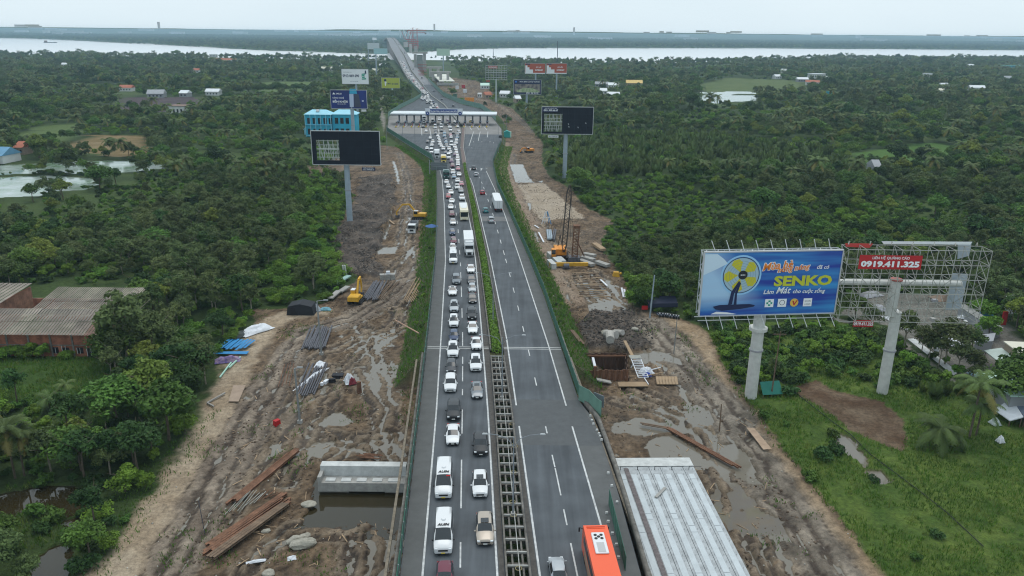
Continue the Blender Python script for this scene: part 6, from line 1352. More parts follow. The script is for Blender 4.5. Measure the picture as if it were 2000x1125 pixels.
# ------------------------------------------------------------ construction sites
RST = mat('rusty_steel', (.17, .085, .05), .8, .1, var=.45, scale=1.5); RST2 = mat('dark_steel', (.10, .10, .115), .6, .2, var=.3, scale=1.5); WOOD = mat('plank_wood', (.34, .24, .15), .85, var=.35, scale=1.2); WOODD = mat('dark_wood', (.16, .11, .075), .9, var=.35, scale=1.2)
TARP = mat('white_tarp', (.66, .68, .72), .6, var=.1, scale=1); YEL = mat('machine_yellow', (.60, .33, .03), .5, var=.15, scale=1); ORG = mat('crane_orange', (.70, .26, .03), .5, var=.2, scale=1); BLT = mat('blue_sheet', (.03, .22, .48), .5, var=.3, scale=1)
def hbeam(name, a, b, m, s=.35, parent=None, **k):
    a, b = Vector(a), Vector(b); d = b-a; mb = MB(); L = d.length; mb.box((0, 0, s/2-.02), (L, s, .05)).box((0, 0, -s/2+.02), (L, s, .05)).box((0, 0, 0), (L, .05, s-.08))
    o = mb.build(name, m, parent, **k); o.rotation_mode = 'QUATERNION'; o.rotation_quaternion = d.to_track_quat('X', 'Z'); o.location = (a+b)/2; return o
def pile(px0, py0, px1, py1, n, spread, label_f, cat, group, m, kind='beam', s=.35, lay=1, seed=1, zs=.0, names='steel_beam'):
    r_ = random.Random(seed); a, b = on(px0, py0), on(px1, py1); d = (b-a); d.z = 0; d.normalize(); sd_ = Vector((-d.y, d.x, 0))
    for i in range(n):
        o_ = sd_*((i % max(1, n//lay))-(n//lay-1)/2)*spread/max(1, n//lay)+d*r_.uniform(-.8, .8); t = r_.uniform(-.25, .25)*spread*.3
        z = Vector((0, 0, .35+s*.5+(i//max(1, n//lay))*s+zs)); p, q = a+o_+z, b+o_+sd_*t+z; p.z = max(a.z, b.z)*.5+z.z; q.z = p.z
        lab = label_f % (['first', 'second', 'third', 'fourth', 'fifth', 'sixth', 'seventh', 'eighth', 'ninth', 'tenth', 'eleventh', 'twelfth', 'thirteenth', 'fourteenth', 'fifteenth', 'sixteenth'][i])
        if kind == 'beam': hbeam(names, p, q, m, s, None, label=lab, cat=cat, group=group)
        elif kind == 'pipe': MB().tube(p, q, s/2, n=8).build(names, m, None, label=lab, cat=cat, group=group)
        else: obar(names, None, p, q, s, m, s*.45, label=lab, cat=cat, group=group)
pile(408, 1082, 560, 978, 7, 2.6, '%s rusty beam of the long stack at the lower left, counted from its upper side', 'steel beam', 'beams in the long rusty stack', RST, s=.36, seed=3)
pile(420, 1095, 565, 990, 3, 1.2, '%s rusty beam lying on top of the long lower left stack', 'steel beam', 'beams atop the long rusty stack', WOODD, s=.34, seed=8, zs=.36)
pile(455, 985, 578, 884, 4, 1.2, '%s rusty beam of the thin stack above the rebar bundle', 'steel beam', 'beams in the thin rusty stack', RST, s=.34, seed=5)
pile(612, 684, 630, 642, 13, 4.6, '%s dark pipe in the mat of pipes beside the upper lamp post', 'pipe', 'dark pipes beside the lamp post', RST2, 'pipe', .34, seed=6, names='steel_pipe')
pile(596, 772, 622, 712, 9, 3.4, '%s steel pipe under the long white tarp strip', 'pipe', 'pipes under the white tarp strip', RST2, 'pipe', .26, seed=7, names='steel_pipe')
pile(722, 588, 742, 553, 9, 3.6, '%s grey pipe in the heap right of the near excavator', 'pipe', 'pipes right of the excavator', RST2, 'pipe', .34, seed=9, names='steel_pipe')
pile(736, 588, 768, 552, 7, 3.6, '%s wooden pole in the heap right of the near excavator', 'pole', 'poles right of the excavator', WOODD, 'pipe', .22, seed=10, names='wooden_pole')
pile(801, 598, 826, 553, 9, 3.4, '%s pale wooden pole stacked against the left embankment', 'pole', 'poles against the embankment', WOOD, 'pipe', .2, seed=11, names='wooden_pole')
pile(706, 893, 742, 896, 6, 1.4, '%s short reddish bar in the bundle above the new abutment', 'bar', 'short bars above the abutment', RST, 'pipe', .16, seed=12, names='steel_bar')
pile(555, 756, 566, 712, 4, 2.4, '%s thin rusty bar left of the white tarp strip', 'bar', 'thin bars left of the tarp strip', RST, 'pipe', .14, seed=13, names='steel_bar')
pile(1305, 838, 1440, 914, 4, .9, '%s rusty rail lying in the wet mud above the new deck', 'rail', 'rusty rails in the wet mud', RST, 'beam', .2, seed=14, names='steel_rail')
pile(1245, 828, 1305, 838, 2, .8, '%s dark timber lying in the mud left of the rusty rails', 'timber', 'timbers left of the rails', WOODD, 'plank', .25, seed=15, names='timber')
pile(1074, 470, 1072, 452, 3, 1.6, '%s thick pale pipe behind the crane', 'pipe', 'thick pipes behind the crane', POLE, 'pipe', .55, seed=16, names='steel_pipe')
pile(1080, 472, 1084, 452, 2, 1.2, '%s blue grey pipe behind the crane', 'pipe', 'blue grey pipes behind the crane', RST2, 'pipe', .5, seed=17, names='steel_pipe')
# rebar bundle
r = empty('rebar_bundle', on(500, 985), 0, 'fan of thin pale rebar between the two rusty beam stacks', 'rebar bundle')
for k in range(14): a = on(440+k*8, 1008-k*3)-r.location; b = on(478+k*6, 965+rnd.uniform(-4, 6))-r.location; MB().tube(a+Vector((0, 0, .3)), b+Vector((0, 0, .45)), .05, n=5).build('bar', LAT if k < 8 else RST, r)
# abutment of the new bridge in its flooded pit
a, b = G(622, 965, -.05), G(792, 962, -.05); Y = a.y; ab = empty('abutment', (a.x, Y, 0), 0, 'new pale concrete bridge abutment standing in the flooded pit', 'abutment'); w = b.x-a.x; dp = 1.6
def arow(py, z): return G(700, py, z)
MB().box((w/2, .9, 1.05), (w, 1.8, 1.3)).build('seat', CONC, ab); MB().box((w/2, 2.4, 1.9), (w, 1.2, 2.6)).build('back_wall', CONCL, ab); MB().box((.25, 1.2, 2.1), (.5, 2.4, .9)).build('end_block', CONC, ab)
for k in range(5): MB().box((1.6+k*(w-2.6)/4.3, .75, 1.76), (1.3, .8, .12)).build('bearing_pad', CONCL, ab)
MB().box((w*.17, 1.3, -.7), (w*.34, 1.6, 2.2)).build('leg', CONC, ab); MB().box((w*.88, 1.3, -.7), (w*.24, 1.6, 2.2)).build('leg', CONC, ab)
for k in range(16): MB().box((w*.34+w*.42*(k+.5)/16, 2.2+.08*(k % 2), -.2), (w*.42/16-.02, .12, 1.3)).build('sheet_pile', CONCD, ab)
for k, (px, py, sx_, sy_, sz_, rz, lab) in enumerate(((576, 1058, 1.5, .75, .6, .5, 'left one of three big boulders below the flooded pit'), (588, 1050, 1.9, .8, .7, .7, 'long grey boulder, rear one of three below the flooded pit'), (592, 1066, 2.1, .95, .8, .35, 'rounded beige boulder, front one of three below the flooded pit'), (603, 988, 1.3, .9, .45, .2, 'flat pale rock at the left rim of the flooded pit'), (519, 1038, .8, .5, .35, .3, 'small flat grey rock beside the long rusty stack'), (524, 1122, 1., .7, .5, 0, 'grey rock at the bottom edge left of the highway'), (1183, 652, 1.6, .9, .7, .4, 'small broken block at the top of the black spoil heap'), (1239, 655, 1., .7, .5, 0, 'small pale rock at the right side of the black spoil heap'))):
    import bmesh
    bm = bmesh.new(); bmesh.ops.create_icosphere(bm, subdivisions=3, radius=1)
    for v in bm.verts:
        nn2 = fbm(np.array([v.co.x*1.5+k*9]), np.array([v.co.y*1.5+v.co.z*2+k]), 3, 4)[0]; v.co *= .75+.5*nn2; v.co = Vector((v.co.x*sx_/2*1.5, v.co.y*sy_/2*1.6, v.co.z*sz_/2*1.6))
    me = bpy.data.meshes.new('boulder'); bm.to_mesh(me); bm.free(); me.materials.append(mat('boulder_stone', (.33, .31, .26), .9, var=.25, scale=2, bump=.5, bscale=5)); link('boulder', me, None, lab, 'boulder', loc=on(px, py, sz_*.3), rz=rz)
for k, (px, py, px2, py2, r_, lab) in enumerate(((1183, 659, 1203, 667, .85, 'thick broken concrete pile lying across the black spoil heap'), (1191, 682, 1190, 668, .85, 'upright looking stub of concrete pile below the lying one'), (1200, 655, 1216, 661, .6, 'thinner concrete pile stub right of the thick one on the spoil heap'))):
    a, b = on(px, py, .7), on(px2, py2, .9); MB().tube(a, b, r_, n=12).build('pile_stub', mat('pile_concrete', (.38, .36, .33), .9, var=.2, scale=2), None, label=lab, cat='concrete pile')
# utility and lamp posts on the left
for px, py, h, lab in ((628, 692, 11, 'grey post with a street lamp in the left mud beside the dark pipes'), (586, 826, 9.5, 'tall grey utility post rising beside the white tarp strip')):
    p = on(px, py); r = empty('utility_post', p, 0, lab, 'post'); MB().tube((0, 0, 0), (-.1, 0, h), .2, .12, 10).build('pole', STL, r); MB().box((0, 0, .3), (.7, .7, .6)).build('base', CONC, r); MB().bar((-.1, 0, h), (1.3 if h > 10 else .6, .1, h+.15), .1).box((1.5 if h > 10 else .7, .1, h+.15), (.9, .35, .15)).build('arm', STL, r)
p = on(1405, 842); MB().tube((0, 0, -.2), (-.1, 0, 4.8), .11, .08).build('wooden_post', WOODD, None, label='wooden post standing in the wet track left of the fan billboard', cat='post', loc=p)
p = on(1506, 775); MB().tube((0, 0, -.2), (.2, 0, 12), .14, .09).bar((-1, 0, 11.5), (1.2, 0, 11.5), .1).build('utility_post', WOODD, None, label='thin dark post just behind the pole of the fan billboard', cat='post', loc=p)
p = on(1269, 620); MB().tube((0, 0, -.2), (.4, 0, 9.8), .2, .13, 8).build('utility_post', POLE, None, label='pale concrete post beside the dark tent and parked motorbikes', cat='post', loc=p)
p = on(1316, 690); MB().tube((0, 0, -.2), (.1, 0, 7), .1, .07).build('utility_post', STL, None, label='thin steel post beside the wet ruts right of the spoil heap', cat='post', loc=p)
a, b = on(772, 628, .3), on(820, 716, 2.4); MB().tube(a, b, .12, n=6).build('long_pipe', mat('pink_pipe', (.45, .28, .2), .7), None, label='long thin pinkish pipe leaning toward the left parapet', cat='pipe')
a = on(400, 1042); MB().tube((0, 0, 0), (-.3, .2, 4.8), .05, n=5).build('steel_rod', RST2, None, label='thin rusty rod standing beside the left muddy track', cat='rod', loc=a)
# tarps and heaps
def tarp(px, py, L, w, h, rz, m, label, seed=1, cat='tarp', name='tarp', res=22):
    mb = MB(); g_ = res
    V = []; 
    for j in range(g_+1):
        for i in range(g_+1):
            u, v = i/g_*2-1, j/g_*2-1; n_ = fbm(np.array([u*2.3+seed*3.1]), np.array([v*2.3+seed]), 3, seed)[0]; e = max(0, 1-abs(u)**2.5)*max(0, 1-abs(v)**2.5)
            V.append((u*L/2*(1+.18*(n_-.5)), v*w/2*(1+.3*(n_-.5)), h*e*(.45+1.1*n_)))
    Fq = [(j*(g_+1)+i, j*(g_+1)+i+1, (j+1)*(g_+1)+i+1, (j+1)*(g_+1)+i) for j in range(g_) for i in range(g_)]
    me = bpy.data.meshes.new(name); me.from_pydata(V, [], Fq); me.materials.append(m); o = link(name, me, None, label, cat, loc=on(px, py, .15), rz=rz); o.modifiers.new('thick', 'SOLIDIFY').thickness = .03; return o
tarp(500, 648, 7, 3.2, 1.2, .9, TARP, 'crumpled white tarp heap at the edge of the left dirt track', 2); tarp(476, 655, 5.5, 2.2, .7, .8, mat('net_dark', (.06, .07, .07), .8), 'dark netting heap beside the crumpled white tarp', 3)
tarp(445, 706, 4.5, 2.4, .9, .3, mat('tarp_purple', (.08, .06, .28), .6, col2=(.35, .25, .3), scale=1.2), 'purple and blue rag heap below the blue roofing sheets', 4)
r = empty('roofing_sheets', on(460, 684), 0, 'stack of bright blue roofing sheets beside the left dirt track', 'roofing sheets')
for k in range(9): obar('sheet', r, (-3.2+k*.62, -1.2+.5*(k % 3), .5+.1*(k % 2)), (-2.2+k*.62, 3.2, 1.0-.1*(k % 3)), .5, BLT, .05)
for k in range(3): obar('sheet', r, (-4.2, -2.2-k*.5, .4+.1*k), (3.2, -1.8-k*.45, .4), .4, BLT, .08)
for k, (x0, y0, x1, y1) in enumerate(((405, 790, 440, 772), (405, 790, 418, 798), (430, 740, 452, 712), (470, 700, 448, 722))): a, b = on(x0, y0, .25), on(x1, y1, .35); obar('timber', None, a, b, .22, CONC if k < 2 else mat('mint', (.4, .65, .55), .5), label='thin pale batten at the left edge of the works, %s one' % ['lowest long', 'short crooked', 'third', 'uppermost'][k], cat='batten')
o = tarp(609, 738, 10.5, 1.0, .6, R(72), TARP, 'long narrow white tarp strip lying over steel pipes', 7); tarp(625, 714, 1.8, 2.6, .6, 0, TARP, 'wide upper end of the white tarp strip', 9)
tarp(683, 748, 1.8, 2.2, 1.4, .4, TARP, 'white sheet bundle in the middle of the left mud', 12); tarp(688, 750, 1.4, 1.6, 1., .4, mat('tarp_maroon', (.16, .02, .03), .7), 'maroon cloth bundle beside the white sheet bundle', 13)
tarp(570, 1091, 1.0, .8, .3, .3, TARP, 'small white plastic scrap at the lower left of the boulders', 14); tarp(500, 1098, 2.2, .5, .2, .3, TARP, 'thin white plastic strip near the bottom left of the works', 15)
for k, (px, py, s_, c_, lab) in enumerate(((660, 734, (2.2, 1.4, .7), IK, 'black box with red top lying in the left mud'), (649, 747, (1.3, .6, .5), IK, 'small black crate left of the white sheet bundle'), (702, 768, (.7, .6, 2.0), RST, 'rusty upright barrel on a stand below the white sheet bundle'), (541, 829, (1.0, .8, .9), IR, 'small red box in the mud left of the grassy post'), (637, 747, (1.2, .7, .4), TARP, 'small beige bag near the pipes under the tarp strip'), (629, 752, (.6, .5, .4), TARP, 'tiny white bag near the lower end of the tarp strip'))):
    MB().box((0, 0, s_[2]/2), s_, taper=.85).box((0, 0, s_[2]+.06), (s_[0]*.9, s_[1]*.9, .12)).build('crate' if k != 2 else 'barrel', c_, None, label=lab, cat='box' if k != 2 else 'barrel', loc=on(px, py), rz=.3*k)
# shed and umbrella
p = on(590, 612); r = empty('site_shelter', p, 0, 'low black tarpaulin shelter at the bend of the left dirt track', 'shelter'); MB().rprism([(-3, 0), (-2.6, 2), (0, 2.6), (2.6, 2), (3, 0)], -1.5, 2).build('roof', mat('black_tarp', (.02, .022, .028), .7), r); MB().box((-1.4, -1.6, 1), (1.2, .1, 1.6)).build('opening_flap', IK, r)
tarp(612, 607, 3.2, 2.4, 1.3, .2, mat('wire_grey', (.3, .33, .36), .7), 'grey heap of wire beside the black shelter', 21); tarp(636, 607, 2.4, 1., .7, 0, mat('tarp_teal', (.2, .42, .5), .6), 'pale teal cloth beside the grey wire heap', 22)
p = on(846, 478); p.x -= .3; r = empty('parasol', (p.x, p.y, hz(p.x, p.y)), 0, 'blue parasol on the left embankment by the fence', 'parasol'); MB().tube((0, 0, 0), (0, 0, 2.6), .04, n=6).build('pole', STL, r); mb = MB(); N_ = 10
for k in range(N_): a1, a2 = 2*math.pi*k/N_, 2*math.pi*(k+1)/N_; mb.quad((0, 0, 3.1), (1.9*math.cos(a1), 1.9*math.sin(a1), 2.45), (1.9*math.cos(a2), 1.9*math.sin(a2), 2.45))
mb.build('canopy', mat('parasol_blue', (.03, .10, .28), .6), r)
# concrete blocks near the far left heap, slabs and pipes by the bushes
r = empty('block_stack', on(757, 545), .2, 'small stack of grey concrete blocks with a white bag on top', 'concrete blocks')
for i in range(3):
    for j in range(2): MB().box((-1.3+i*1.3, 0, .45+j*.8), (1.2, 1.4, .75)).build('block', CONC, r)
MB().box((.2, 0, 2.), (1.1, .9, .7), taper=.8).build('bag', TARP, r)
for k, (x0, y0, x1, y1, m_, lab) in enumerate(((645, 588, 662, 574, CONC, 'front concrete slab leaning in weeds near the excavator'), (664, 574, 680, 566, CONC, 'rear concrete slab leaning in weeds near the excavator'), (655, 560, 682, 545, mat('teal_sheet', (.3, .45, .42), .6), 'long pale teal sheet at the edge of the bushes'))): obar('slab', None, on(x0, y0, .7), on(x1, y1, .9), 1.3, m_, .3, label=lab, cat='slab')
for k in range(2): a = on(673+k*4, 542); MB().tube((0, 0, 0), (-.3, 0, 3.2), .22, n=8).build('white_pile', CONCL, None, label='%s white concrete pile standing by the bushes' % ['left', 'right'][k], cat='pile', loc=a)
# ---- machines
def excavator(px, py, rz, m, label, boom, arm, turret=0.):
    p = on(px, py); r = empty('excavator', p, rz, label, 'excavator')
    for s in (-1, 1):
        mb = MB(); pr = [(-2, .25), (-1.7, 0), (1.7, 0), (2, .25), (2, .65), (1.7, .9), (-1.7, .9), (-2, .65)]; n0 = len(mb.v)
        mb.rprism(pr, s*1.25-.28, s*1.25+.28); mb.build('track', RUB, r)
        for k in range(5): MB().tube((-1.5+k*.75, s*1.54, .35), (-1.5+k*.75, s*1.58, .35), .25, n=8).build('roller', RST2, r)
    c_ = Matrix.Rotation(turret, 3, 'Z'); T_ = lambda *v: c_ @ Vector(v)
    def bx(name, c, d, mm, tp=1.): return MB().box(T_(*c), d, c_, tp).build(name, mm, r)
    bx('chassis', (0, 0, .75), (2.2, 2.0, .5), RST2); o = bx('engine_house', (-1.2, 0, 1.6), (2.4, 2.5, 1.1), m); o.modifiers.new('bevel', 'BEVEL').width = .15
    bx('counterweight', (-2.3, 0, 1.5), (.5, 2.5, 1.0), m); bx('deck', (.6, 0, 1.2), (1.6, 2.4, .35), m)
    bx('cab', (.7, .75, 2.1), (1.5, .95, 1.5), m); bx('windscreen', (1.46, .75, 2.2), (.04, .8, 1.2), GLS); bx('side_window', (.7, 1.23, 2.3), (1.2, .03, .9), GLS); bx('roof', (.7, .75, 2.9), (1.5, .95, .1), TARP)
    pts_ = [T_(.5, -.1, 1.5)]+[T_(x_, -.1, z_) for x_, z_ in boom]
    for a, b, w_ in zip(pts_, pts_[1:], (.55, .5, .45)): obar('boom', r, a, b, .38, m, w_)
    q = [pts_[-1]]+[T_(x_, -.1, z_) for x_, z_ in arm]
    for a, b in zip(q, q[1:]): obar('dipper_arm', r, a, b, .3, m, .4)
    e = q[-1]; obar('ram', r, T_(.9, -.1, 1.3), (pts_[1]+pts_[2])/2 if len(pts_) > 2 else pts_[1], .13, CHR)
    mb = MB(); d_ = T_(1, 0, 0); 
    mb.box(e+Vector((0, 0, -.5))-d_*.2, (1.1, 1.1, .12), c_).box(e+Vector((0, 0, -.1))-d_*.7, (.12, 1.1, .9), c_).box(e+Vector((0, 0, -.15))+c_@Vector((-.1, .55, 0)), (1.1, .08, .8), c_).box(e+Vector((0, 0, -.15))+c_@Vector((-.1, -.55, 0)), (1.1, .08, .8), c_); mb.build('bucket', RST2, r); return r
excavator(696, 590, R(85), YEL, 'yellow excavator standing near the bushes with its boom raised toward the camera side', [(2.2, 4.6), (3.8, 4.9)], [(4.4, 2.2), (3.9, 1.0)])
bpy.data.objects['excavator']['label'] = 'yellow excavator with raised boom near the bushes left of the works'
excavator(818, 428, R(172), YEL, 'yellow excavator behind the white dump truck, boom reaching left', [(3, 4.8), (5.5, 4.6)], [(7.6, 2.0), (7.4, .8)])
excavator(1033, 298, R(200), ORG, 'small red brown excavator at the far right dirt area', [(2.2, 2.6), (3.8, 2.2)], [(4.8, .9), (4.4, .4)])
# dump truck
p = on(804, 457); r = empty('dump_truck', p, 0, 'white dump truck facing the camera beside the second excavator', 'truck')
o = MB().box((0, 1.1, 1.9), (2.4, 2.0, 2.3)).build('cab', WP, r); o.modifiers.new('bevel', 'BEVEL').width = .12; MB().box((0, .08, 2.35), (2.1, .06, .95)).build('windscreen', GLS, r); MB().box((0, .06, 1.3), (1.1, .06, .55)).build('grille', BLK, r); MB().box((0, 0, .7), (2.4, .2, .4)).build('bumper', WP, r)
for s in (-1, 1): MB().box((s*.9, -.06, 1.0), (.35, .1, .25)).build('headlight', LMP, r); MB().box((s*1.35, .1, 2.3), (.2, .1, .6)).build('mirror', BLK, r); MB().box((s*1.21, 5.2, 2.1), (.1, 5.2, 1.3)).build('tipper_side', FRM, r)
MB().box((0, 5.2, 1.5), (2.4, 5.2, .15)).build('tipper_floor', RST2, r); MB().box((0, 2.6, 2.2), (2.4, .1, 1.5)).build('tipper_front', FRM, r); MB().box((0, 7.8, 2.1), (2.4, .1, 1.2)).build('tailgate', FRM, r); wheels(None, (1.0, 5.4, 6.7), 1.2, .52, r)
# ---- new deck on the right
dz_ = 5.0; c1, c2, c3, c4 = G(1197, 903, dz_), G(1350, 902, dz_), G(1480, 1132, dz_), G(1262, 1125, dz_); u_ = (c4-c1).normalized(); L_ = (c4-c1).length+8; wv_ = c2-c1; wL = wv_.length; wd = wv_.normalized()
# keep it a clean parallelogram in plan
v_ = ((c4-c1).normalized()+(c3-c2).normalized()); v_.z = 0; v_.normalize(); dk = empty('new_bridge_deck', c1, 0, 'unfinished pale concrete bridge deck at the lower right beside the coach', 'bridge deck')
w0, w1 = wL, (c3-G(1262, 1125, dz_)).length
def DP(s, t, z=0.): q = v_*t+wd*(s*wL)+Vector((0, 0, z)); return q
def dquad(name, s0, s1, t0, t1, z0, z1, m):
    mb = MB(); P4 = [DP(s0, t0), DP(s1, t0), DP(s1, t1), DP(s0, t1)]; mb.prism([(q.x, q.y) for q in P4][::-1] if v_.y < 0 else [(q.x, q.y) for q in P4], z0, z1); return mb.build(name, m, dk)
DECK = mat('deck_concrete', (.37, .39, .40), .85, var=.22, scale=.8, bump=.3, bscale=5); DPAN = mat('deck_panel', (.48, .52, .54), .8, var=.08, scale=.6); DDRK = mat('deck_gap', (.15, .13, .13), .9, var=.3, scale=2)
nb = 7; L2 = 30.
for k in range(nb):
    s0, s1 = k/nb, (k+1)/nb; dquad('girder', s0+.003, s1-.003, 1.2, L2, -1.5, 0, DECK)
    if k != 9:
        t = 3.0; i_ = 0
        while t < L2-1:
            l_ = [8.6, 1.1, 9.5, 1.4, 6.][i_ % 5] if k % 2 else [1.2, 9.8, 1.2, 8.8, 1.2][i_ % 5]; l_ = min(l_, L2-t); dquad('precast_panel', s0+.03, s0+.095, t, t+l_-.08, .01, .04, DPAN); t += l_; i_ += 1
    if k == 0: dquad('joint_strip', s1-.035, s1+.02, 1.6, L2, .03, .09, DDRK)
dquad('end_beam', -.02, 1.0, -.9, 1.15, -1.8, .12, CONCL); dquad('deck_underside', 0, 1, 1.5, L2, -1.7, -1.51, CONCD)
for k in range(7):
    for j in range(22): 
        q = DP((k+.97)/nb, 2.5+j*1.25+.3*(k % 2), .05); 
dl = MB()
for k in range(nb):
    for j in range(24):
        for e_ in (.108, .018): q = DP(k/nb+e_, 2+j*1.15+rnd.uniform(-.1, .1), 0); dl.tube(q, q+Vector((rnd.uniform(-.03, .03), 0, .22)), .02, n=4)
dl.build('rebar_stubs', FRM, dk, kind='stuff')
for k in range(5): q = DP(.06+k*.215, 1.9, 0); obar('rebar_hook', dk, q, q+Vector((0, 0, .55)), .07, IK); obar('rebar_hook', dk, q+Vector((0, 0, .5)), q+Vector((1.6, 0, .5)), .04, IK)
q = DP(.52, 6.3, .12); obar('timber', None, Vector(c1)+q, Vector(c1)+DP(.36, 8.4, .15), .35, CONC, .2, label='broken concrete strut lying on the new deck', cat='debris')
MB().box(tuple(Vector(c1)+DP(.5, 0.2, -3.6)), (wL*.95, 1.6, 4.2)).build('deck_abutment', CONCD, None, label='concrete abutment wall carrying the end of the new deck', cat='abutment')
# ---- crane and piling rig
cp = on(1094, 505); cr_ = empty('crawler_crane', cp, 0, 'orange crawler crane with a tall dark lattice boom on the right works', 'crane')
for s in (-1, 1): MB().box((s*1.9, 0, .6), (.9, 6, 1.1)).build('track', RUB, cr_)
o = MB().box((0, 1.0, 2.2), (3.2, 4.4, 1.8)).build('machine_house', ORG, cr_); o.modifiers.new('bevel', 'BEVEL').width = .15
MB().box((-1.9, -1.2, 2.2), (1.2, 1.8, 2.0)).build('cab', ORG, cr_); MB().box((-1.9, -2.13, 2.5), (1.0, .05, 1.2)).build('windscreen', GLS, cr_); MB().box((0, 3.6, 2.0), (3.4, 1.0, 1.8)).build('counterweight', mat('cw_orange', (.6, .3, .05), .6), cr_)
tip = GD(1113, 362, cp.y-6)-cp; foot = Vector((.8, -1.5, 2.4)); dirv = (tip-foot).normalized(); sa_ = dirv.cross(Vector((0, 1, 0))).normalized(); sb_ = dirv.cross(sa_).normalized(); NB = 18; LB = (tip-foot).length
def bsec(t): w_ = .95*min(1, min(t, 1-t)*6+.25)/2*1.3; c = foot+dirv*LB*t; return [c+sa_*w_*i+sb_*w_*j for i, j in ((-1, -1), (1, -1), (1, 1), (-1, 1))]
BM_ = mat('boom_dark', (.06, .05, .045), .6)
for k in range(NB):
    A_, B_ = bsec(k/NB), bsec((k+1)/NB)
    for i in range(4): obar('boom_bar', cr_, A_[i], B_[i], .16, BM_); obar('boom_brace', cr_, A_[i], B_[(i+1) % 4], .08, BM_)
mb = MB(); gt = Vector((0, 2.6, 6.2)); mb.bar((-.6, 2.2, 3), gt, .18).bar((.6, 2.2, 3), gt, .18); mb.build('gantry', BM_, cr_)
for s in (-.4, .4): MB().bar(gt+Vector((s, 0, 0)), tip+Vector((s*.5, 0, 0)), .05).build('cable', BM_, cr_)
MB().bar(tip, Vector((tip.x+.6, tip.y-.5, 7)), .05).bar(tip+Vector((.4, 0, 0)), Vector((tip.x+1.1, tip.y-.5, 7)), .05).build('hoist_rope', BM_, cr_)
lp = on(1121, 514); lr = empty('piling_leader', lp, 0, 'rust brown lattice piling leader standing right of the crane', 'piling rig'); H_ = (GD(1126, 446, lp.y)-lp).z
for i, j in ((-1, -1), (1, -1), (1, 1), (-1, 1)): obar('chord', lr, (i*.7, j*.7, 0), (i*.7+.4, j*.7, H_), .16, RST)
for k in range(10):
    z0, z1 = H_*k/10, H_*(k+1)/10
    for (i, j), (i2, j2) in (((-1, -1), (1, -1)), ((1, -1), (1, 1)), ((1, 1), (-1, 1)), ((-1, 1), (-1, -1))): obar('brace', lr, (i*.7+.04*k, j*.7, z0), (i2*.7+.04*k, j2*.7, z1), .1, RST); obar('rung', lr, (i*.7+.04*k, j*.7, z0), (i2*.7+.04*k, j2*.7, z0), .1, RST)
MB().box((.4, 0, H_+.5), (1.8, 1.6, .8)).build('head_block', RST, lr); obar('back_strut', lr, (.3, 0, H_*.7), (3.4, 4, 0), .22, RST); MB().box((0, .4, 1), (3, 3, 1.2)).build('winch', RST2, lr)
yb_ = on(1110, 524); MB().bar((-5, 0, .9), (5.2, .6, .9), .7, .9).build('yellow_beam', YEL, None, label='long yellow steel beam in front of the crane', cat='beam', loc=yb_)
p = on(1106, 526); r = empty('diesel_hammer', p, 0, 'dark round winch drum in front of the yellow beam', 'winch'); MB().tube((-.7, 0, .8), (.7, 0, .8), .75, n=14).build('drum', RST2, r); MB().box((0, .3, .2), (2, 1.2, .4)).build('frame', RST2, r)
for k, (px, py, L, lab) in enumerate(((1077, 522, 4.6, 'leftmost white concrete pile in the row beside the crane'), (1088, 518, 4.6, 'second white concrete pile in the row beside the crane'), (1096, 516, 4.2, 'third white concrete pile in the row beside the crane'), (1075, 505, 3, 'short white concrete pile behind the left one by the crane'))):
    p = on(px, py); o = MB().box((0, 0, .8), (1.3, L, 1.5)).build('concrete_pile', CONCL, None, label=lab, cat='concrete pile', loc=p, rz=.25)
for k, (x0, y0, x1, y1, lab) in enumerate(((1132, 512, 1158, 522, 'front concrete slab stacked right of the piling leader'), (1136, 506, 1160, 512, 'middle concrete slab stacked right of the piling leader'), (1140, 500, 1162, 505, 'rear concrete slab stacked right of the piling leader'), (1165, 516, 1188, 524, 'loose pale slab at the right edge near the crane'), (1160, 480, 1178, 494, 'tan concrete slab in the weeds right of the crane'))): obar('slab', None, on(x0, y0, .7), on(x1, y1, .7), 1.6, CONC if k < 4 else WOOD, .7, label=lab, cat='slab')
p = on(1203, 540); MB().box((0, 0, .6), (1.8, 1.4, 1.2), taper=.7).tube((.9, 0, .7), (1.4, 0, .9), .3).build('yellow_tank', YEL, None, label='small yellow tank at the edge of the weeds below the crane', cat='tank', loc=p)
# tripod frame
p = on(1067, 438); r = empty('steel_trestle', p, 0, 'white and blue steel trestle at the edge of the pale sand', 'trestle')
for x_, y_ in ((-1.6, -.5), (1.6, -.5), (-.5, 1.5), (.9, 1.4)): obar('leg', r, (x_, y_, 0), (x_*.2, .3, 4.2), .16, BLT if x_ > 0 else TARP)
for z_ in (1.2, 2.4): obar('brace', r, (-1.2, -.3, z_), (1.2, -.3, z_), .12, TARP)
# plank road below the crane
pr_ = empty('plank_road', on(1175, 560), 0, 'row of half sunken timber planks across the dirt below the crane', 'plank road')
for k in range(13):
    f_ = k/12; a, b = on(1118+14*f_+rnd.uniform(-2, 2), 534+f_*46, .12), on(1168+22*f_+rnd.uniform(-3, 3), 531+f_*46, .12); obar('plank', pr_, a-pr_.location, b-pr_.location, .35, WOODD if k % 3 else WOOD, .12)
for k, (x0, y0, x1, y1, lab) in enumerate(((1214, 563, 1218, 583, 'white plank stood upright by the hedge, left one'), (1219, 566, 1223, 582, 'white plank stood upright by the hedge, right one'), (1173, 548, 1186, 560, 'pale plank in the puddle area below the crane'), (1052, 456, 1062, 476, 'white strip beside the fence near the crane'), (1044, 442, 1052, 448, 'white broken slab beside the fence above the strip'))): obar('board', None, on(x0, y0, .3), on(x1, y1, .4), .45, TARP, .12, label=lab, cat='board')
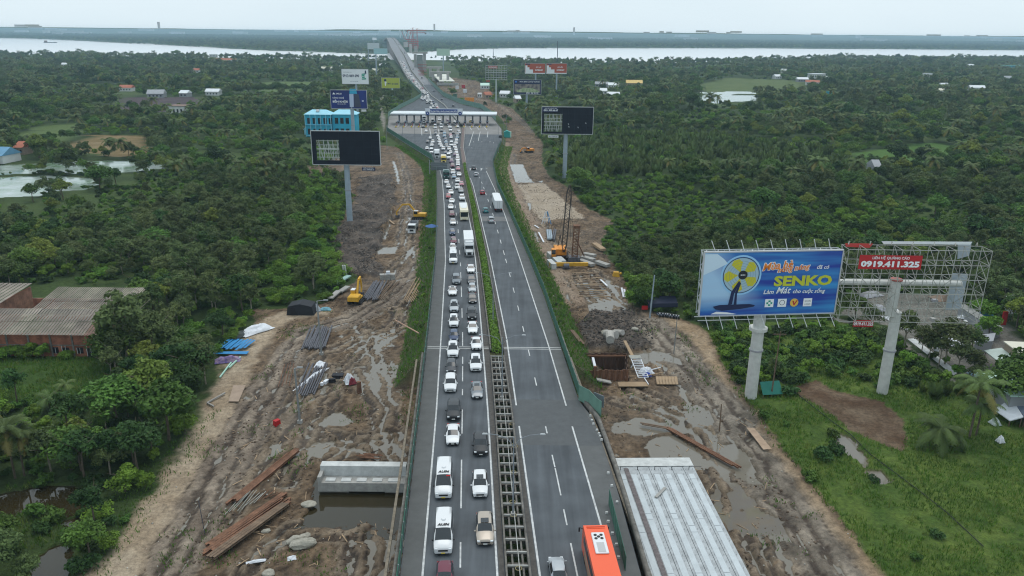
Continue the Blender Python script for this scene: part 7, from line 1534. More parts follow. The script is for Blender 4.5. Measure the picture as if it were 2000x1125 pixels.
# ---- sheet pile cofferdam
c0 = on(1175, 745); P0, P1 = G(1128, 746, 0), G(1226, 746, 0); P2_, P3 = G(1222, 698, 0), G(1118, 698, 0); cf_ = empty('cofferdam', (P0.x, P0.y, 0), 0, 'rusty sheet pile cofferdam round the deep pit right of the highway', 'cofferdam')
def spw(a, b, n_, z0, z1, m):
    a, b = Vector(a)-Vector(P0), Vector(b)-Vector(P0); d = (b-a)/n_; nrm = Vector((-d.y, d.x, 0)).normalized()
    for i in range(n_):
        p, q = a+d*i+nrm*(.14 if i % 2 else -.14), a+d*(i+1)+nrm*(.14 if i % 2 else -.14); zz_ = z1+rnd.uniform(-.12, .12); o = obar('sheet_pile', cf_, Vector((p.x, p.y, (z0+zz_)/2)), Vector((q.x, q.y, (z0+zz_)/2)), .12, m, zz_-z0)
spw(P0, P1, 17, -3.4, 2.3, RST); spw(P3, P2_, 17, -3.4, .9, mat('dark_rust', (.09, .05, .035), .7, var=.4, scale=1)); spw(P1, P2_, 9, -3.4, .8, MATS['dark_rust'])  # back and right-hand piles get a darker rust tone than the front
obar('waler', cf_, Vector(P3)-Vector(P0)+Vector((0, -.3, .4)), Vector(P2_)-Vector(P0)+Vector((0, -.3, .4)), .4, RST); obar('strut', cf_, G(1158, 700, .6)-P0, G(1163, 722, .6)-P0, .45, TARP); obar('corner_post', cf_, (3.0, -.3, -1), (3.0, -.3, 3.2), .5, RST)
obar('timber', None, on(1219, 682, .9), on(1239, 716, 1.1), .6, WOOD, .15, label='long timber plank leading down to the white gangway', cat='plank')
for k, (x0, y0, x1, y1, lab) in enumerate(((1118, 668, 1140, 680, 'upper plank by the fence at the pit'), (1114, 672, 1132, 684, 'lower plank by the fence at the pit'))): obar('plank', None, on(x0, y0, .8), on(x1, y1, .8), .5, WOODD, .12, label=lab, cat='plank')
ga, gb = on(1240, 712, 1.4), on(1256, 744, .6); gw = empty('gangway', ga, 0, 'white ladder-like gangway right of the sheet pile pit', 'gangway'); d = gb-ga; sdv = Vector((d.y, -d.x, 0)).normalized()*.9
for s in (-1, 1): obar('side_rail', gw, sdv*s, d+sdv*s, .12, TARP)
for k in range(13): obar('rung', gw, d*(k/12)-sdv, d*(k/12)+sdv, .1, TARP)
obar('platform', gw, -d*.02-sdv*1.2, -d*.02+sdv*1.2, 1.5, LAT, .1)
tarp(1262, 730, 2.6, 2.0, 1.1, .5, TARP, 'crumpled white sheet beside the gangway', 31); tarp(1264, 737, 1.6, 1.0, .6, .5, mat('cloth_blue', (.04, .08, .35), .6), 'blue cloth under the white sheet beside the gangway', 32)
r = empty('timber_mat', on(1236, 756), 0, 'tan timber mat lying in front of the gangway', 'timber mat')
for k in range(6): obar('plank', r, (-2.6, -.7+.28*k, .5), (2.6, -.5+.28*k, .5), .24, WOOD, .2)
r = empty('timber_mat', on(1304, 748), 0, 'tan timber mat tilted at the right of the gangway', 'timber mat')
for k in range(7): obar('plank', r, (-1.9+.55*k, -1.2, .35), (-1.7+.55*k, 1.2, .75), .5, WOOD, .12)
obar('slab', None, on(1165, 751, .35), on(1193, 750, .35), 1.0, CONC, .2, label='flat grey slab on the ground below the pit', cat='slab')
for k, (x0, y0, x1, y1) in enumerate(((1215, 718, 1236, 718), (1258, 745, 1266, 758), (1272, 728, 1290, 724), (1280, 716, 1288, 730), (1262, 740, 1295, 733))): obar('batten', None, on(x0, y0, .5), on(x1, y1, .6), .14, WOOD if k > 2 else TARP, label='loose thin batten near the gangway, %s' % ['at the pit corner', 'below the blue cloth', 'pale upper one', 'brown leaning one', 'longest one'][k], cat='batten')
# slabs on the right track, pipes in the grass
MB().quad(*[tuple(G(x_, y_, .62)) for x_, y_ in ((1458, 835), (1473, 836), (1507, 876), (1491, 878))]).build('track_slab', mat('sand_slab', (.38, .27, .19), .9, var=.15, scale=1), None, kind='structure')
MB().quad(*[tuple(G(x_, y_, .5)) for x_, y_ in ((456, 752), (480, 752), (466, 784), (446, 784))]).build('track_slab', mat('sand_slab2', (.33, .25, .19), .9, var=.15, scale=1), None, kind='structure')
pts_ = [on(x_, y_, .18) for x_, y_ in ((1508, 733), (1540, 758), (1580, 790), (1625, 825), (1660, 850), (1700, 890), (1760, 935), (1800, 965), (1850, 1005), (1920, 1070))]; MB().path(pts_, .06, 5).build('pipeline', IK, None, label='thin dark pipeline running through the grass on the right', cat='pipeline')
# green tent
p = on(1500, 772); r = empty('tent', p, R(15), 'small dark green tarpaulin tent behind the fan billboard pole', 'tent'); MB().quad((-1.7, -1, .7), (2.0, -1.3, .6), (2.2, .5, 2.3), (-1.5, .6, 2.4)).quad((-1.5, .6, 2.4), (2.2, .5, 2.3), (2.4, 2.4, .8), (-1.3, 2.4, .8)).build('sheet', mat('tent_green', (.012, .13, .10), .6), r); [obar('pole', r, (x_, y_, 0), (x_, y_, z_), .07, WOODD) for x_, y_, z_ in ((-1.6, -1, .7), (2, -1.3, .6), (2.2, .5, 2.3), (-1.5, .6, 2.3))]
# dark awning and motorbikes
p = on(1290, 607); r = empty('awning', p, 0, 'dark navy awning under the trees behind the parked motorbikes', 'awning'); MB().quad((-3.2, -1.6, 2.2), (3.4, -1.6, 2.4), (3.4, 1.6, 3.0), (-3.2, 1.6, 2.9)).quad((-3.2, -1.6, 2.2), (3.4, -1.6, 2.4), (3.4, -1.65, 1.5), (-3.2, -1.65, 1.3)).build('sheet', mat('awning_navy', (.02, .025, .05), .7), r); [obar('pole', r, (x_, y_, 0), (x_, y_, 2.6), .08, WOODD) for x_, y_ in ((-3.1, -1.5), (3.3, -1.5), (3.3, 1.5), (-3.1, 1.5))]
MB().box((-3.8, -1.4, 1.2), (1.4, .1, .9)).build('red_banner', IR, r)
mk = None
for k in range(8):
    px = 1286+k*5.2; lab = 'motorbike parked in the row under the dark awning, number %s from the left' % ['one', 'two', 'three', 'four', 'five', 'six', 'seven', 'eight'][k]; p = on(px, 617+k*.9)
    if mk is None:
        mk = empty('motorbike', p, R(20), lab, 'motorbike', 'motorbikes parked under the awning')
        for y_ in (-.62, .62): MB().tube((-.05, y_, .3), (.05, y_, .3), .3, n=12).build('wheel', RUB, mk)
        MB().box((0, .15, .72), (.26, .9, .16)).build('seat', IK, mk); o = MB().box((0, .1, .48), (.24, 1.0, .34), taper=.8).build('body', mat('bike_paint', (.25, .28, .35), .3), mk); MB().bar((0, -.6, .3), (0, -.38, 1.0), .08).bar((-.34, -.36, 1.02), (.34, -.36, 1.02), .05).build('handlebar', CHR, mk); MB().box((0, -.5, .85), (.2, .14, .2)).build('headlight', LMP, mk)
    else: copy_thing(mk, p, R(20+rnd.uniform(-15, 15)), lab)
# rubble: stones and clods scattered through the works
def rubble(name, n_, test, smin, smax, m, label, seed):
    g_ = np.random.default_rng(seed); P = scatter(56, 330, n_); x, y = P[:, 0], P[:, 1]; k = test(x, y); P = P[k]; z = ground_h(P[:, 0], P[:, 1]); q = len(P); s_ = g_.uniform(smin, smax, q)**1.0
    ico = np.array([(0, 0, 1), (.9, 0, .1), (0, .9, .05), (-.9, 0, -.05), (0, -.9, .1), (0, 0, -1)]); fc = np.array([(0, 1, 2), (0, 2, 3), (0, 3, 4), (0, 4, 1), (5, 2, 1), (5, 3, 2), (5, 4, 3), (5, 1, 4)])
    V = (ico[None]*g_.uniform(.5, 1.4, (q, 6, 1))*s_[:, None, None]*np.array([1, 1, .6])+g_.normal(size=(q, 6, 3))*.15*s_[:, None, None]); a = g_.uniform(0, 6.28, q); ca, sa2 = np.cos(a)[:, None], np.sin(a)[:, None]
    X = V[:, :, 0]*ca-V[:, :, 1]*sa2+P[:, 0:1]; Y_ = V[:, :, 0]*sa2+V[:, :, 1]*ca+P[:, 1:2]; V = np.stack([X, Y_, V[:, :, 2]+z[:, None]], 2).reshape(-1, 3); Fq = (fc[None]+6*np.arange(q)[:, None, None]).reshape(-1, 3)
    link(name, np_mesh(name, V, Fq, m), kind='stuff', label=label)
inmud = lambda x, y: inside(x, y, Z['mud_l']) | (inside(x, y, Z['mud_r']) & (x > E_R(y)+1)); offroad = lambda x, y: (x < E_L(y)-1.5) | (x > E_R(y)+2)
CL1 = mat('clod_brown', (.12, .085, .06), .9, var=.4, scale=.5); CL2 = mat('clod_black', (.06, .052, .046), .9, var=.4, scale=.5); CL3 = mat('gravel_pale', (.38, .36, .32), .9, var=.3, scale=.5)
rubble('mud_clods', .85, lambda x, y: inmud(x, y) & offroad(x, y) & (fbm(x/4, y/4, 3, 33) > .52) & ~near_line(x, y, T_OCHL, 3) & ~near_line(x, y, T_OCHR, 2), .07, .3, CL1, 'brown mud clods strewn over the works', 1)
rubble('spoil_clods', .6, lambda x, y: ((inside(x, y, Z['dark_l']) & (fbm(x/5, y/5, 3, 44) > .55)) | inside(x, y, Z['dark_r'])) & offroad(x, y), .08, .42, CL2, 'black clods covering the spoil heaps', 2)
rubble('pale_stones', 2.6, lambda x, y: inmud(x, y) & offroad(x, y) & (fbm(x/7, y/7, 3, 39) > .5), .06, .22, CL3, 'pale stones and scraps scattered in the mud', 3)
# debris sticks
g_ = random.Random(4); mb = MB()
for k in range(260):
    px, py = (g_.uniform(440, 800), g_.uniform(600, 1110)) if k % 2 else (g_.uniform(1150, 1500), g_.uniform(700, 1120)); p = on(px, py, .08)
    if not (inmud(np.array([p.x]), np.array([p.y]))[0] and offroad(p.x, p.y)): continue
    a_ = g_.uniform(0, 3.14); l_ = g_.uniform(.4, 1.8); mb.bar(p, p+Vector((math.cos(a_)*l_, math.sin(a_)*l_, .08)), g_.uniform(.05, .14), .05)
mb.build('scrap_sticks', WOOD, None, kind='stuff', label='small scraps of wood scattered over the mud')
# ------------------------------------------------------------ buildings
BRK = bpy.data.materials.new('brickwork'); BRK.use_nodes = True; n = BRK.node_tree; b_ = n.nodes['Principled BSDF']; b_.inputs['Roughness'].default_value = .9
tcn = n.nodes.new('ShaderNodeTexCoord'); mpn = n.nodes.new('ShaderNodeMapping'); mpn.inputs['Rotation'].default_value = (R(90), 0, 0); bt = n.nodes.new('ShaderNodeTexBrick'); bt.inputs['Scale'].default_value = 2.2; bt.inputs['Color1'].default_value = (.30, .10, .055, 1); bt.inputs['Color2'].default_value = (.22, .075, .045, 1); bt.inputs['Mortar'].default_value = (.26, .16, .11, 1); bt.inputs['Mortar Size'].default_value = .012
n.links.new(tcn.outputs['Object'], mpn.inputs[0]); n.links.new(mpn.outputs[0], bt.inputs[0]); tn = n.nodes.new('ShaderNodeTexNoise'); tn.inputs['Scale'].default_value = .7; tn.inputs['Detail'].default_value = 7; n.links.new(tcn.outputs['Object'], tn.inputs['Vector'])
rr_ = n.nodes.new('ShaderNodeMapRange'); rr_.inputs[1].default_value = .3; rr_.inputs[2].default_value = .7; rr_.inputs[3].default_value = .5; rr_.inputs[4].default_value = 1.35; n.links.new(tn.outputs[0], rr_.inputs[0]); vm = n.nodes.new('ShaderNodeVectorMath'); vm.operation = 'SCALE'; n.links.new(bt.outputs[0], vm.inputs[0]); n.links.new(rr_.outputs[0], vm.inputs['Scale']); n.links.new(vm.outputs[0], b_.inputs['Base Color'])
RFB = mat('roof_sheet_brown', (.23, .20, .165), .85, var=.3, scale=.35, rand=.22); RFR = mat('roof_sheet_rust', (.22, .14, .11), .85, var=.3, scale=.5)
q = G(200, 699, 0); Yw = q.y; eave = GD(190, 652, Yw).z; xr = q.x; xl = GD(-60, 700, Yw).x; ridge = eave+2.2
def yrow(px, py, z): return G(px, py, z).y
Y1 = yrow(218, 606, ridge); Y2 = yrow(300, 565, ridge)
wh = empty('brick_warehouse', (xr, Yw, 0), 0, 'long brick warehouse with brown corrugated roofs at the left edge', 'warehouse'); Wd = xr-xl
MB().box((-Wd/2, .15, eave/2), (Wd, .3, eave)).box((-.15, (Y2-Yw)/2, eave/2+.4), (.3, Y2-Yw, eave+.8)).box((-12, Y2-Yw, eave/2), (24, .3, eave)).build('wall', BRK, wh)
for k in range(9): MB().box((-1.0-k*4.1, -.06, eave/2), (.32, .16, eave)).build('pillar', CONCD, wh)
MB().box((-Wd/2, -.03, eave*.52), (Wd, .12, .18)).build('band', CONCD, wh)
def roof(parent, x0, x1, y0, z0, y1, z1, n_, rows, m, seed):
    g_ = random.Random(seed); L_ = math.hypot(y1-y0, z1-z0)
    for i in range(n_):
        for j in range(rows):
            u0, u1 = x0+(x1-x0)*i/n_, x0+(x1-x0)*(i+1)/n_; v0, v1 = j/rows, (j+1)/rows; dz = g_.uniform(0, .10)+(.10 if j % 2 else 0)
            a = (y0+(y1-y0)*v0, z0+(z1-z0)*v0+dz); b = (y0+(y1-y0)*v1+.12, z0+(z1-z0)*v1+dz); mb = MB(); nr = 10
            for r_ in range(nr):
                p, q2 = u0+(u1-u0)*(r_/nr), u0+(u1-u0)*((r_+1)/nr-.02); e_ = .07 if r_ % 2 else 0; mb.quad((p, a[0], a[1]+e_), (q2, a[0], a[1]+e_), (q2, b[0], b[1]+e_), (p, b[0], b[1]+e_))
            mb.build('roof_panel', m if not (i == n_-1 and j == 0) else RFR, parent)
roof(wh, -Wd-.3, .6, -.8, eave-.1, Y1-Yw, ridge, 9, 2, RFB, 1); roof(wh, G(43, 603, ridge).x-xr, .6, Y1-Yw+.3, eave+.6, Y2-Yw, ridge+.1, 8, 2, RFB, 2)
MB().box((-Wd/2, Y1-Yw, ridge-.4), (Wd+.4, .25, 1.0)).build('ridge_wall', CONCD, wh)
for px_, w_, h_ in ((110, 1.1, 1.2), (158, 1.1, 1.2), (179, 1.5, 2.0), (130, 1.3, 2.0)):
    x_ = GD(px_, 690, Yw).x-xr; MB().box((x_, -.02, 1.5 if h_ < 1.5 else 1.05), (w_, .1, h_)).build('window' if h_ < 1.5 else 'door', IK, wh); MB().box((x_-w_*.5, -.07, 1.4), (.1, .1, h_)).box((x_, -.07, 1.4), (.06, .1, h_)).build('frame', CONCL, wh)
for px_, sc_ in ((30, 1.0), (15, 1.1), (70, 1.1), (85, .9), (131, .7), (50, .8), (-10, 1.0), (190, .7)):
    p = GD(px_, 694, Yw-.6); plant('vine', int(px_) % 3, p.x, p.y, sc_*.62, 'vine mound climbing the front wall of the brick warehouse', 'vines on the warehouse wall')
w2 = empty('brick_warehouse', (G(60, 560, eave+1).x, G(60, 560, eave+1).y-20, 0), 0, 'second brick warehouse at the far left edge, mostly outside the frame', 'warehouse'); 
MB().box((-.15, 7, eave/2+.5), (.3, 26, eave+1.0)).box((-20, -6, eave/2), (40, .3, eave)).build('wall', BRK, w2); roof(w2, -40, .5, -6, eave, 20, eave+1.6, 8, 2, RFB, 3)
# generic house: plan w x d, walls, hipped or gabled or flat roof, windows
RC = dict(white=mat('roof_white', (.68, .70, .72), .6, var=.06, scale=.3), grey=mat('roof_greyish', (.30, .31, .33), .6, var=.1, scale=.3), red=mat('roof_red', (.36, .12, .07), .7, var=.2, scale=.4), yellow=mat('roof_yellow', (.60, .42, .14), .6, var=.1, scale=.3), blue=mat('roof_blue', (.12, .28, .42), .5, var=.1, scale=.3), teal=mat('roof_teal', (.08, .38, .36), .5, var=.1, scale=.3), mint=mat('roof_mint', (.46, .64, .55), .5, var=.06, scale=.3), brown=mat('roof_brown', (.2, .13, .10), .8, var=.2, scale=.3), cream=mat('roof_cream', (.60, .57, .47), .6, var=.06, scale=.3))
WC = dict(white=mat('wall_white', (.60, .61, .60), .8, var=.08, scale=.3), beige=mat('wall_beige', (.32, .25, .19), .85, var=.15, scale=.3), grey=mat('wall_grey', (.28, .29, .30), .8), teal=mat('wall_teal', (.04, .36, .48), .6, var=.1, scale=.3))
def house(px, py, wpx, rc, wc='white', h=3.6, d=None, gable=True, rz=0., label='', cat='house', z_up=0.):
    p = on(px, py); W_ = wpx*depth(p)/F; d = d or W_*.6; r = empty('house', p, rz, label, cat); p_ = z_up
    MB().box((0, 0, h/2), (W_*.94, d*.92, h)).build('wall', WC[wc], r)
    if gable: MB().rprism([(-d/2-.3, h), (0, h+d*.28), (d/2+.3, h), (0, h-.05)], -W_/2, W_/2).build('roof', RC[rc], r).matrix_local = Matrix.Rotation(R(90), 4, 'Z')
    else: MB().box((0, 0, h+.15), (W_, d, .3)).build('roof', RC[rc], r)
    k = max(2, int(W_/3.2))
    for i in range(k): MB().box((-W_*.42+W_*.84*(i+.5)/k, -d*.46-.03, h*.5), (W_*.84/k*.45, .08, h*.38)).build('window' if i else 'door', IK, r)
    return r
HS = [(307, 190, 32, 'grey', 'grey', 1, 'long blue grey roofed shed left of the brown plot'), (363, 189, 18, 'white', 'grey', 1, 'small grey shed right of the long blue grey one'), (418, 186, 28, 'white', 'white', 1, 'white roofed house right of the sheds behind the brown plot'), (249, 178, 26, 'red', 'white', 1, 'red roofed house left of the long blue grey shed'), (352, 224, 36, 'brown', 'white', 0, 'low white walled building at the front of the brown plot'),
      (8, 316, 40, 'blue', 'white', 1, 'blue and white roofed house at the left edge by the lily pond'), (50, 300, 20, 'red', 'beige', 1, 'rust roofed hut by the trees near the lily pond'), (70, 108, 16, 'white', 'white', 1, 'small white house among the trees at upper left'), (128, 130, 12, 'white', 'white', 1, 'tiny pale roof in the upper left woods'), (418, 112, 16, 'white', 'white', 0, 'tall white block by the river at upper left'), (442, 121, 38, 'red', 'white', 1, 'row of red roofs below the tall white riverside block'), (352, 106, 14, 'grey', 'white', 0, 'pale riverside house left of the tall white block'), (527, 122, 14, 'white', 'white', 1, 'white house right of the red riverside roofs'), (640, 138, 24, 'cream', 'white', 1, 'cream roofed houses left of the white phone number billboard'), (385, 142, 12, 'red', 'white', 1, 'tiny pinkish roof in the upper left woods'), (663, 132, 10, 'white', 'white', 1, 'tiny white roof left of the far billboards'),
      (728, 118, 12, 'white', 'white', 1, 'small white house at the foot of the far billboards'), (747, 131, 14, 'white', 'white', 1, 'long pale roof beside the bridge foot'), (735, 142, 16, 'cream', 'white', 1, 'pale roof above the yellow green billboard'),
      (1175, 170, 26, 'grey', 'grey', 1, 'grey gabled house right of the navy billboard'), (1238, 168, 32, 'yellow', 'beige', 1, 'large bright yellow roofed house among the right woods'), (1198, 172, 22, 'white', 'white', 1, 'white roofed house between the grey and the yellow house'), (1178, 184, 14, 'white', 'white', 1, 'small pale roof below the grey gabled house'), (1198, 192, 24, 'white', 'white', 1, 'low white roofs below the yellow house'), (1300, 200, 10, 'white', 'white', 1, 'tiny white roof left of the bright pond'), (1260, 158, 10, 'white', 'white', 1, 'tiny white roof right of the yellow house'),
      (1594, 153, 32, 'white', 'white', 0, 'big white two storey building on the right, upper one'), (1566, 160, 22, 'white', 'grey', 1, 'pale grey roof left of the big white building'), (1586, 166, 26, 'red', 'white', 1, 'pinkish roofed house below the big white building'), (1517, 154, 14, 'white', 'white', 1, 'white house left of the pinkish roofed one'), (1530, 142, 10, 'white', 'white', 1, 'tiny white house above the green meadow'), (1617, 158, 10, 'white', 'white', 1, 'tiny white roof right of the big white building'), (1622, 186, 10, 'teal', 'teal', 0, 'tiny teal hut in the right woods'),
      (1806, 152, 24, 'white', 'white', 0, 'white block of a house at far right, middle height'), (1842, 172, 20, 'white', 'white', 1, 'white roof below the far right white block'), (1906, 177, 28, 'white', 'white', 1, 'long white roof at the right, lower one'), (1836, 184, 12, 'cream', 'white', 1, 'pale roof left of the long white roof'), (1895, 131, 14, 'white', 'white', 1, 'white roof near the right river bank'), (1923, 137, 9, 'white', 'white', 0, 'small white cube house near the right river bank'), (1966, 157, 14, 'grey', 'white', 1, 'greyish roof close to the right edge'), (1576, 116, 11, 'white', 'white', 1, 'white roof by the smoke near the river'), (1484, 118, 8, 'white', 'white', 1, 'tiny white riverside house, right of the masts'), (1655, 122, 7, 'white', 'white', 1, 'tiny white speck of a house before the river'), (1705, 338, 15, 'grey', 'grey', 1, 'small grey roofed hut at the end of the nipa palms'),
      (987, 190, 20, 'white', 'white', 1, 'white roofed house left of the navy billboard pole'), (1010, 200, 12, 'white', 'beige', 1, 'small pale house below the navy billboard'), (947, 173, 18, 'mint', 'white', 1, 'pale mint roofed house above the dirt yard'), (937, 190, 8, 'white', 'white', 0, 'narrow white house beside the red roofed shed'), (952, 192, 14, 'red', 'beige', 1, 'red roofed open shed at the edge of the dirt yard'), (1985, 132, 60, 'teal', 'teal', 0, 'long low teal greenhouse row near the right edge')]
for px, py, w_, rc, wc, gb, lb in HS: house(px, py, w_, rc, wc, h=(6.5 if not gb and w_ > 14 and w_ < 40 else 3.6), gable=bool(gb), label=lb, rz=rnd.uniform(-.3, .3), d=9 if w_ < 30 else 12)
# turquoise office building
p = on(647, 268); D = p.y; xa, xb = GD(597, 268, D).x, GD(697, 268, D).x; W_ = xb-xa; ht = GD(647, 224, D).z; tb = empty('turquoise_building', ((xa+xb)/2, D, 0), 0, 'turquoise two storey office building below the dark blue billboard', 'building'); TU = mat('turquoise', (.03, .40, .58), .6, var=.08, scale=.3); TUL = mat('turquoise_roof', (.30, .62, .74), .5, var=.05, scale=.2)
MB().box((-W_*.24, 5, ht/2), (W_*.50, 9, ht)).build('wall', TU, tb); MB().box((W_*.25, 7, ht/2), (W_*.46, 9, ht)).build('wall', TU, tb)
for x_, y_, w_ in ((-W_*.24, 5, W_*.54), (W_*.25, 7, W_*.52)):
    mb = MB(); a_, b2, c_, d_ = (x_-w_/2, y_-5.3, ht), (x_+w_/2, y_-5.3, ht), (x_+w_/2, y_+5.3, ht), (x_-w_/2, y_+5.3, ht); e_, f_ = (x_-w_/2+4, y_, ht+2.4), (x_+w_/2-4, y_, ht+2.4); mb.quad(a_, b2, f_, e_).quad(c_, d_, e_, f_).quad(b2, c_, f_).quad(d_, a_, e_).quad(d_, c_, b2, a_); mb.build('roof', TUL, tb)
for f_ in range(2):
    for k in range(9):
        x_ = -W_*.47+W_*.94*(k+.5)/9; yy = .45 if k < 4.6 else 2.45; MB().box((x_, yy, ht*(.25+.47*f_)), (W_*.065, .12, ht*.26)).build('window', GLS if k % 3 else IK, tb)
    MB().box((-W_*.24, .2, ht*(.08+.47*f_)), (W_*.5, .9, .18)).build('balcony', TUL, tb)
for k in range(6): MB().box((-W_*.49+k*W_*.1, .15, ht/2), (.3, .3, ht)).build('column', TUL, tb)
MB().tube((-W_*.28, 3, ht+1.6), (-W_*.22, 3, ht+1.6), 1.1, n=12).build('water_tank', CHR, tb)
p = on(607, 262); MB().rprism([(-3.6, 3), (3.6, 3), (2.4, 4.2), (-2.4, 4.2)], -3, 3).box((0, 0, 1.5), (6.4, 5.2, 3)).build('annex', TUL, None, label='small pale blue annex in front of the turquoise building', cat='shed', loc=p)
# pale roofs at the right edge
def lean(pxs, zs, rm, wm_, label, name='shed', wall=True, legs=False):
    pts_ = [G(x_, y_, z_) for (x_, y_), z_ in zip(pxs, zs)]; c_ = sum(pts_, Vector())/len(pts_); r = empty(name, (c_.x, c_.y, 0), 0, label, name.replace('_', ' ')); o_ = Vector((c_.x, c_.y, 0)); mb = MB()
    top = [p-o_ for p in pts_]; bot = [p-Vector((0, 0, .18)) for p in top]; mb.quad(*top).quad(*bot[::-1])
    for i in range(len(top)): j = (i+1) % len(top); mb.quad(top[i], top[j], bot[j], bot[i])
    mb.build('roof', rm, r)
    if wall:
        mb = MB(); inn = [Vector((p.x*.93, p.y*.93, p.z-.2)) for p in top]
        for i in range(len(inn)): j = (i+1) % len(inn); mb.quad(inn[i], inn[j], (inn[j].x, inn[j].y, 0), (inn[i].x, inn[i].y, 0))
        mb.build('wall', wm_, r)
    if legs:
        for p in top: obar('post', r, (p.x*.9, p.y*.9, 0), (p.x*.9, p.y*.9, p.z-.15), .12, WOODD)
    return r
lean([(1918, 727), (2040, 721), (2060, 776), (1974, 773)], [3.4, 3.4, 4.4, 4.4], RC['mint'], WC['grey'], 'large mint green roof at the right edge above the coconut palms')
lean([(1922, 684), (1956, 679), (1994, 707), (1958, 712)], [3.0, 3.6, 3.6, 3.0], mat('roof_pale_green', (.40, .47, .43), .6, var=.1, scale=.5), WC['beige'], 'grey green lean-to roof above the mint one', wall=False, legs=True)
lean([(1960, 666), (2060, 670), (2080, 706), (1996, 693)], [5.2, 5.2, 5.2, 5.2], RC['cream'], WC['beige'], 'beige walled house with a cream roof at the right edge', 'house')
lean([(1976, 777), (2060, 771), (2080, 830), (2000, 813)], [2.6, 2.6, 2.2, 2.2], mat('sheet_slate', (.16, .19, .25), .6, var=.15, scale=.6), WC['grey'], 'slate blue sheet roof at the right edge below the mint roof', wall=False, legs=True)
lean([(1942, 799), (1976, 778), (1999, 814), (1973, 821)], [1.6, 2.6, 2.2, 1.3], TARP, WC['grey'], 'pale white sheet awning left of the slate blue roof', wall=False, legs=True)
lean([(1905, 655), (1945, 650), (1940, 666), (1903, 668)], [2.6, 2.6, 2.6, 2.6], RC['grey'], WC['grey'], 'grey sheet roof in the cluttered yard at right')
lean([(1870, 596), (1885, 594), (1960, 640), (1948, 646)], [2.4, 2.4, 2.4, 2.4], mat('roof_faded', (.22, .22, .21), .8, var=.2, scale=.5), WC['grey'], 'long narrow faded roof slanting across the cluttered yard')
lean([(1965, 578), (1990, 572), (2010, 590), (1972, 592)], [3, 3, 3, 3], RC['white'], WC['white'], 'small white concrete house at the right edge above the yard')
for k, (px, py, L, w_, rz, m_, lb) in enumerate(((1848, 672, 6, 4, .2, TARP, 'bright white sheet spread in the yard behind the lattice billboard pole'), (1745, 612, 4, 2, .8, TARP, 'white sheet heap just left of the lattice billboard pole'), (1740, 622, 3.5, 2.5, .4, TARP, 'white wrapped goods left of the lattice billboard pole'), (1776, 640, 4, 1.6, .5, TARP, 'white wrapped pile right of the lattice billboard pole'), (1715, 606, 4.5, 3, .2, FRM, 'grey scrap heap left of the white wrapped goods'), (1803, 660, 2., 1.6, .2, IK, 'black and white bag beside the concrete path'), (1905, 627, 7, 1.6, 2.5, TARP, 'long white plastic row in the yard'), (1925, 615, 2.4, 2, .2, BLT, 'blue container in the far yard'), (1908, 733, 2.6, 2.2, .2, mat('tarp_lblue', (.30, .45, .58), .6), 'pale blue tarp left of the mint roof'), (1943, 829, 1.5, 1.5, .2, mat('plastic_pale', (.4, .45, .45), .3), 'clear plastic bag in the grass below the palms'), (1953, 864, 1.1, 1., .2, TARP, 'small white bag in the grass at the right'), (1700, 578, 6, 3, .4, FRM, 'low grey scrap rows behind the lattice billboard'), (1850, 585, 7, 4, .1, mat('thatch', (.22, .16, .12), .9), 'brown thatched heap behind the lattice billboard'))): tarp(px, py, L, w_, .9, rz, m_, lb, 40+k, 'heap', 'heap', 14)
MB().box((0, 0, 1.5), (1.0, .3, 3)).build('red_gate', IR, None, label='red painted gate at the right edge of the cluttered yard', cat='gate', loc=on(1959, 635))
g_ = random.Random(9)
for k in range(26):
    px, py = g_.uniform(1655, 1940), g_.uniform(575, 690)
    p = on(px, py)
    if not inside(np.array([p.x]), np.array([p.y]), Z['yard_r'])[0]: continue
    MB().box((0, 0, .3), (g_.uniform(.5, 1.8), g_.uniform(.5, 1.2), g_.uniform(.4, .9)), taper=.85).build('stone_block', (CONC, CONCL, FRM, TARP)[k % 4], None, label='pale stone block among the clutter of the yard at right', cat='block', group='pale blocks in the right yard', loc=p, rz=g_.uniform(0, 3))
MB().quad(*[tuple(on(x_, y_, .12)) for x_, y_ in ((1772, 663), (1786, 662), (1872, 728), (1862, 734))]).build('footpath', CONCL, None, kind='structure')
# ---- unfinished bridge, cranes
def at(px, py, D): return GD(px, py, D)
def slab_(name, px0, py0, px1, py1, D, dep, m, parent=None, **k): a, b = GD(px0, py0, D), GD(px1, py1, D); return MB().box(((a.x+b.x)/2, D+dep/2, (a.z+b.z)/2), (b.x-a.x, dep, max(.3, a.z-b.z))).build(name, m, parent, **k)
D = 1230.; pn = empty('bridge_pier', (0, 0, 0), 0, 'tall new concrete pier portal right of the existing bridge', 'bridge pier')
slab_('pier_leg', 808, 106, 814, 141, D, 5, CONC, pn); slab_('pier_leg', 826, 104, 832, 140, D, 5, CONC, pn); slab_('pier_wall', 814, 107, 826, 139, D+1, 3, mat('pier_greenish', (.24, .26, .24), .85, var=.15, scale=.1), pn); slab_('pier_head', 805, 101.5, 834, 105, D-2, 9, CONC, pn)
pn = empty('bridge_pier', (0, 0, 0), 0, 'lower new pier cap behind the white decked slab', 'bridge pier'); slab_('pier_head', 833, 130, 863, 134, 1000, 5, CONC, pn); [slab_('pier_leg', x_, 134, x_+5, 150, 1000, 4, CONC, pn) for x_ in (838, 853)]
pn = empty('bridge_pier', (0, 0, 0), 0, 'long new pier cap directly above the white decked slab', 'bridge pier'); slab_('pier_head', 838, 139.5, 880, 143, 930, 5, CONC, pn); [slab_('pier_leg', x_, 143, x_+5, 158, 930, 4, CONC, pn) for x_ in (843, 858, 872)]
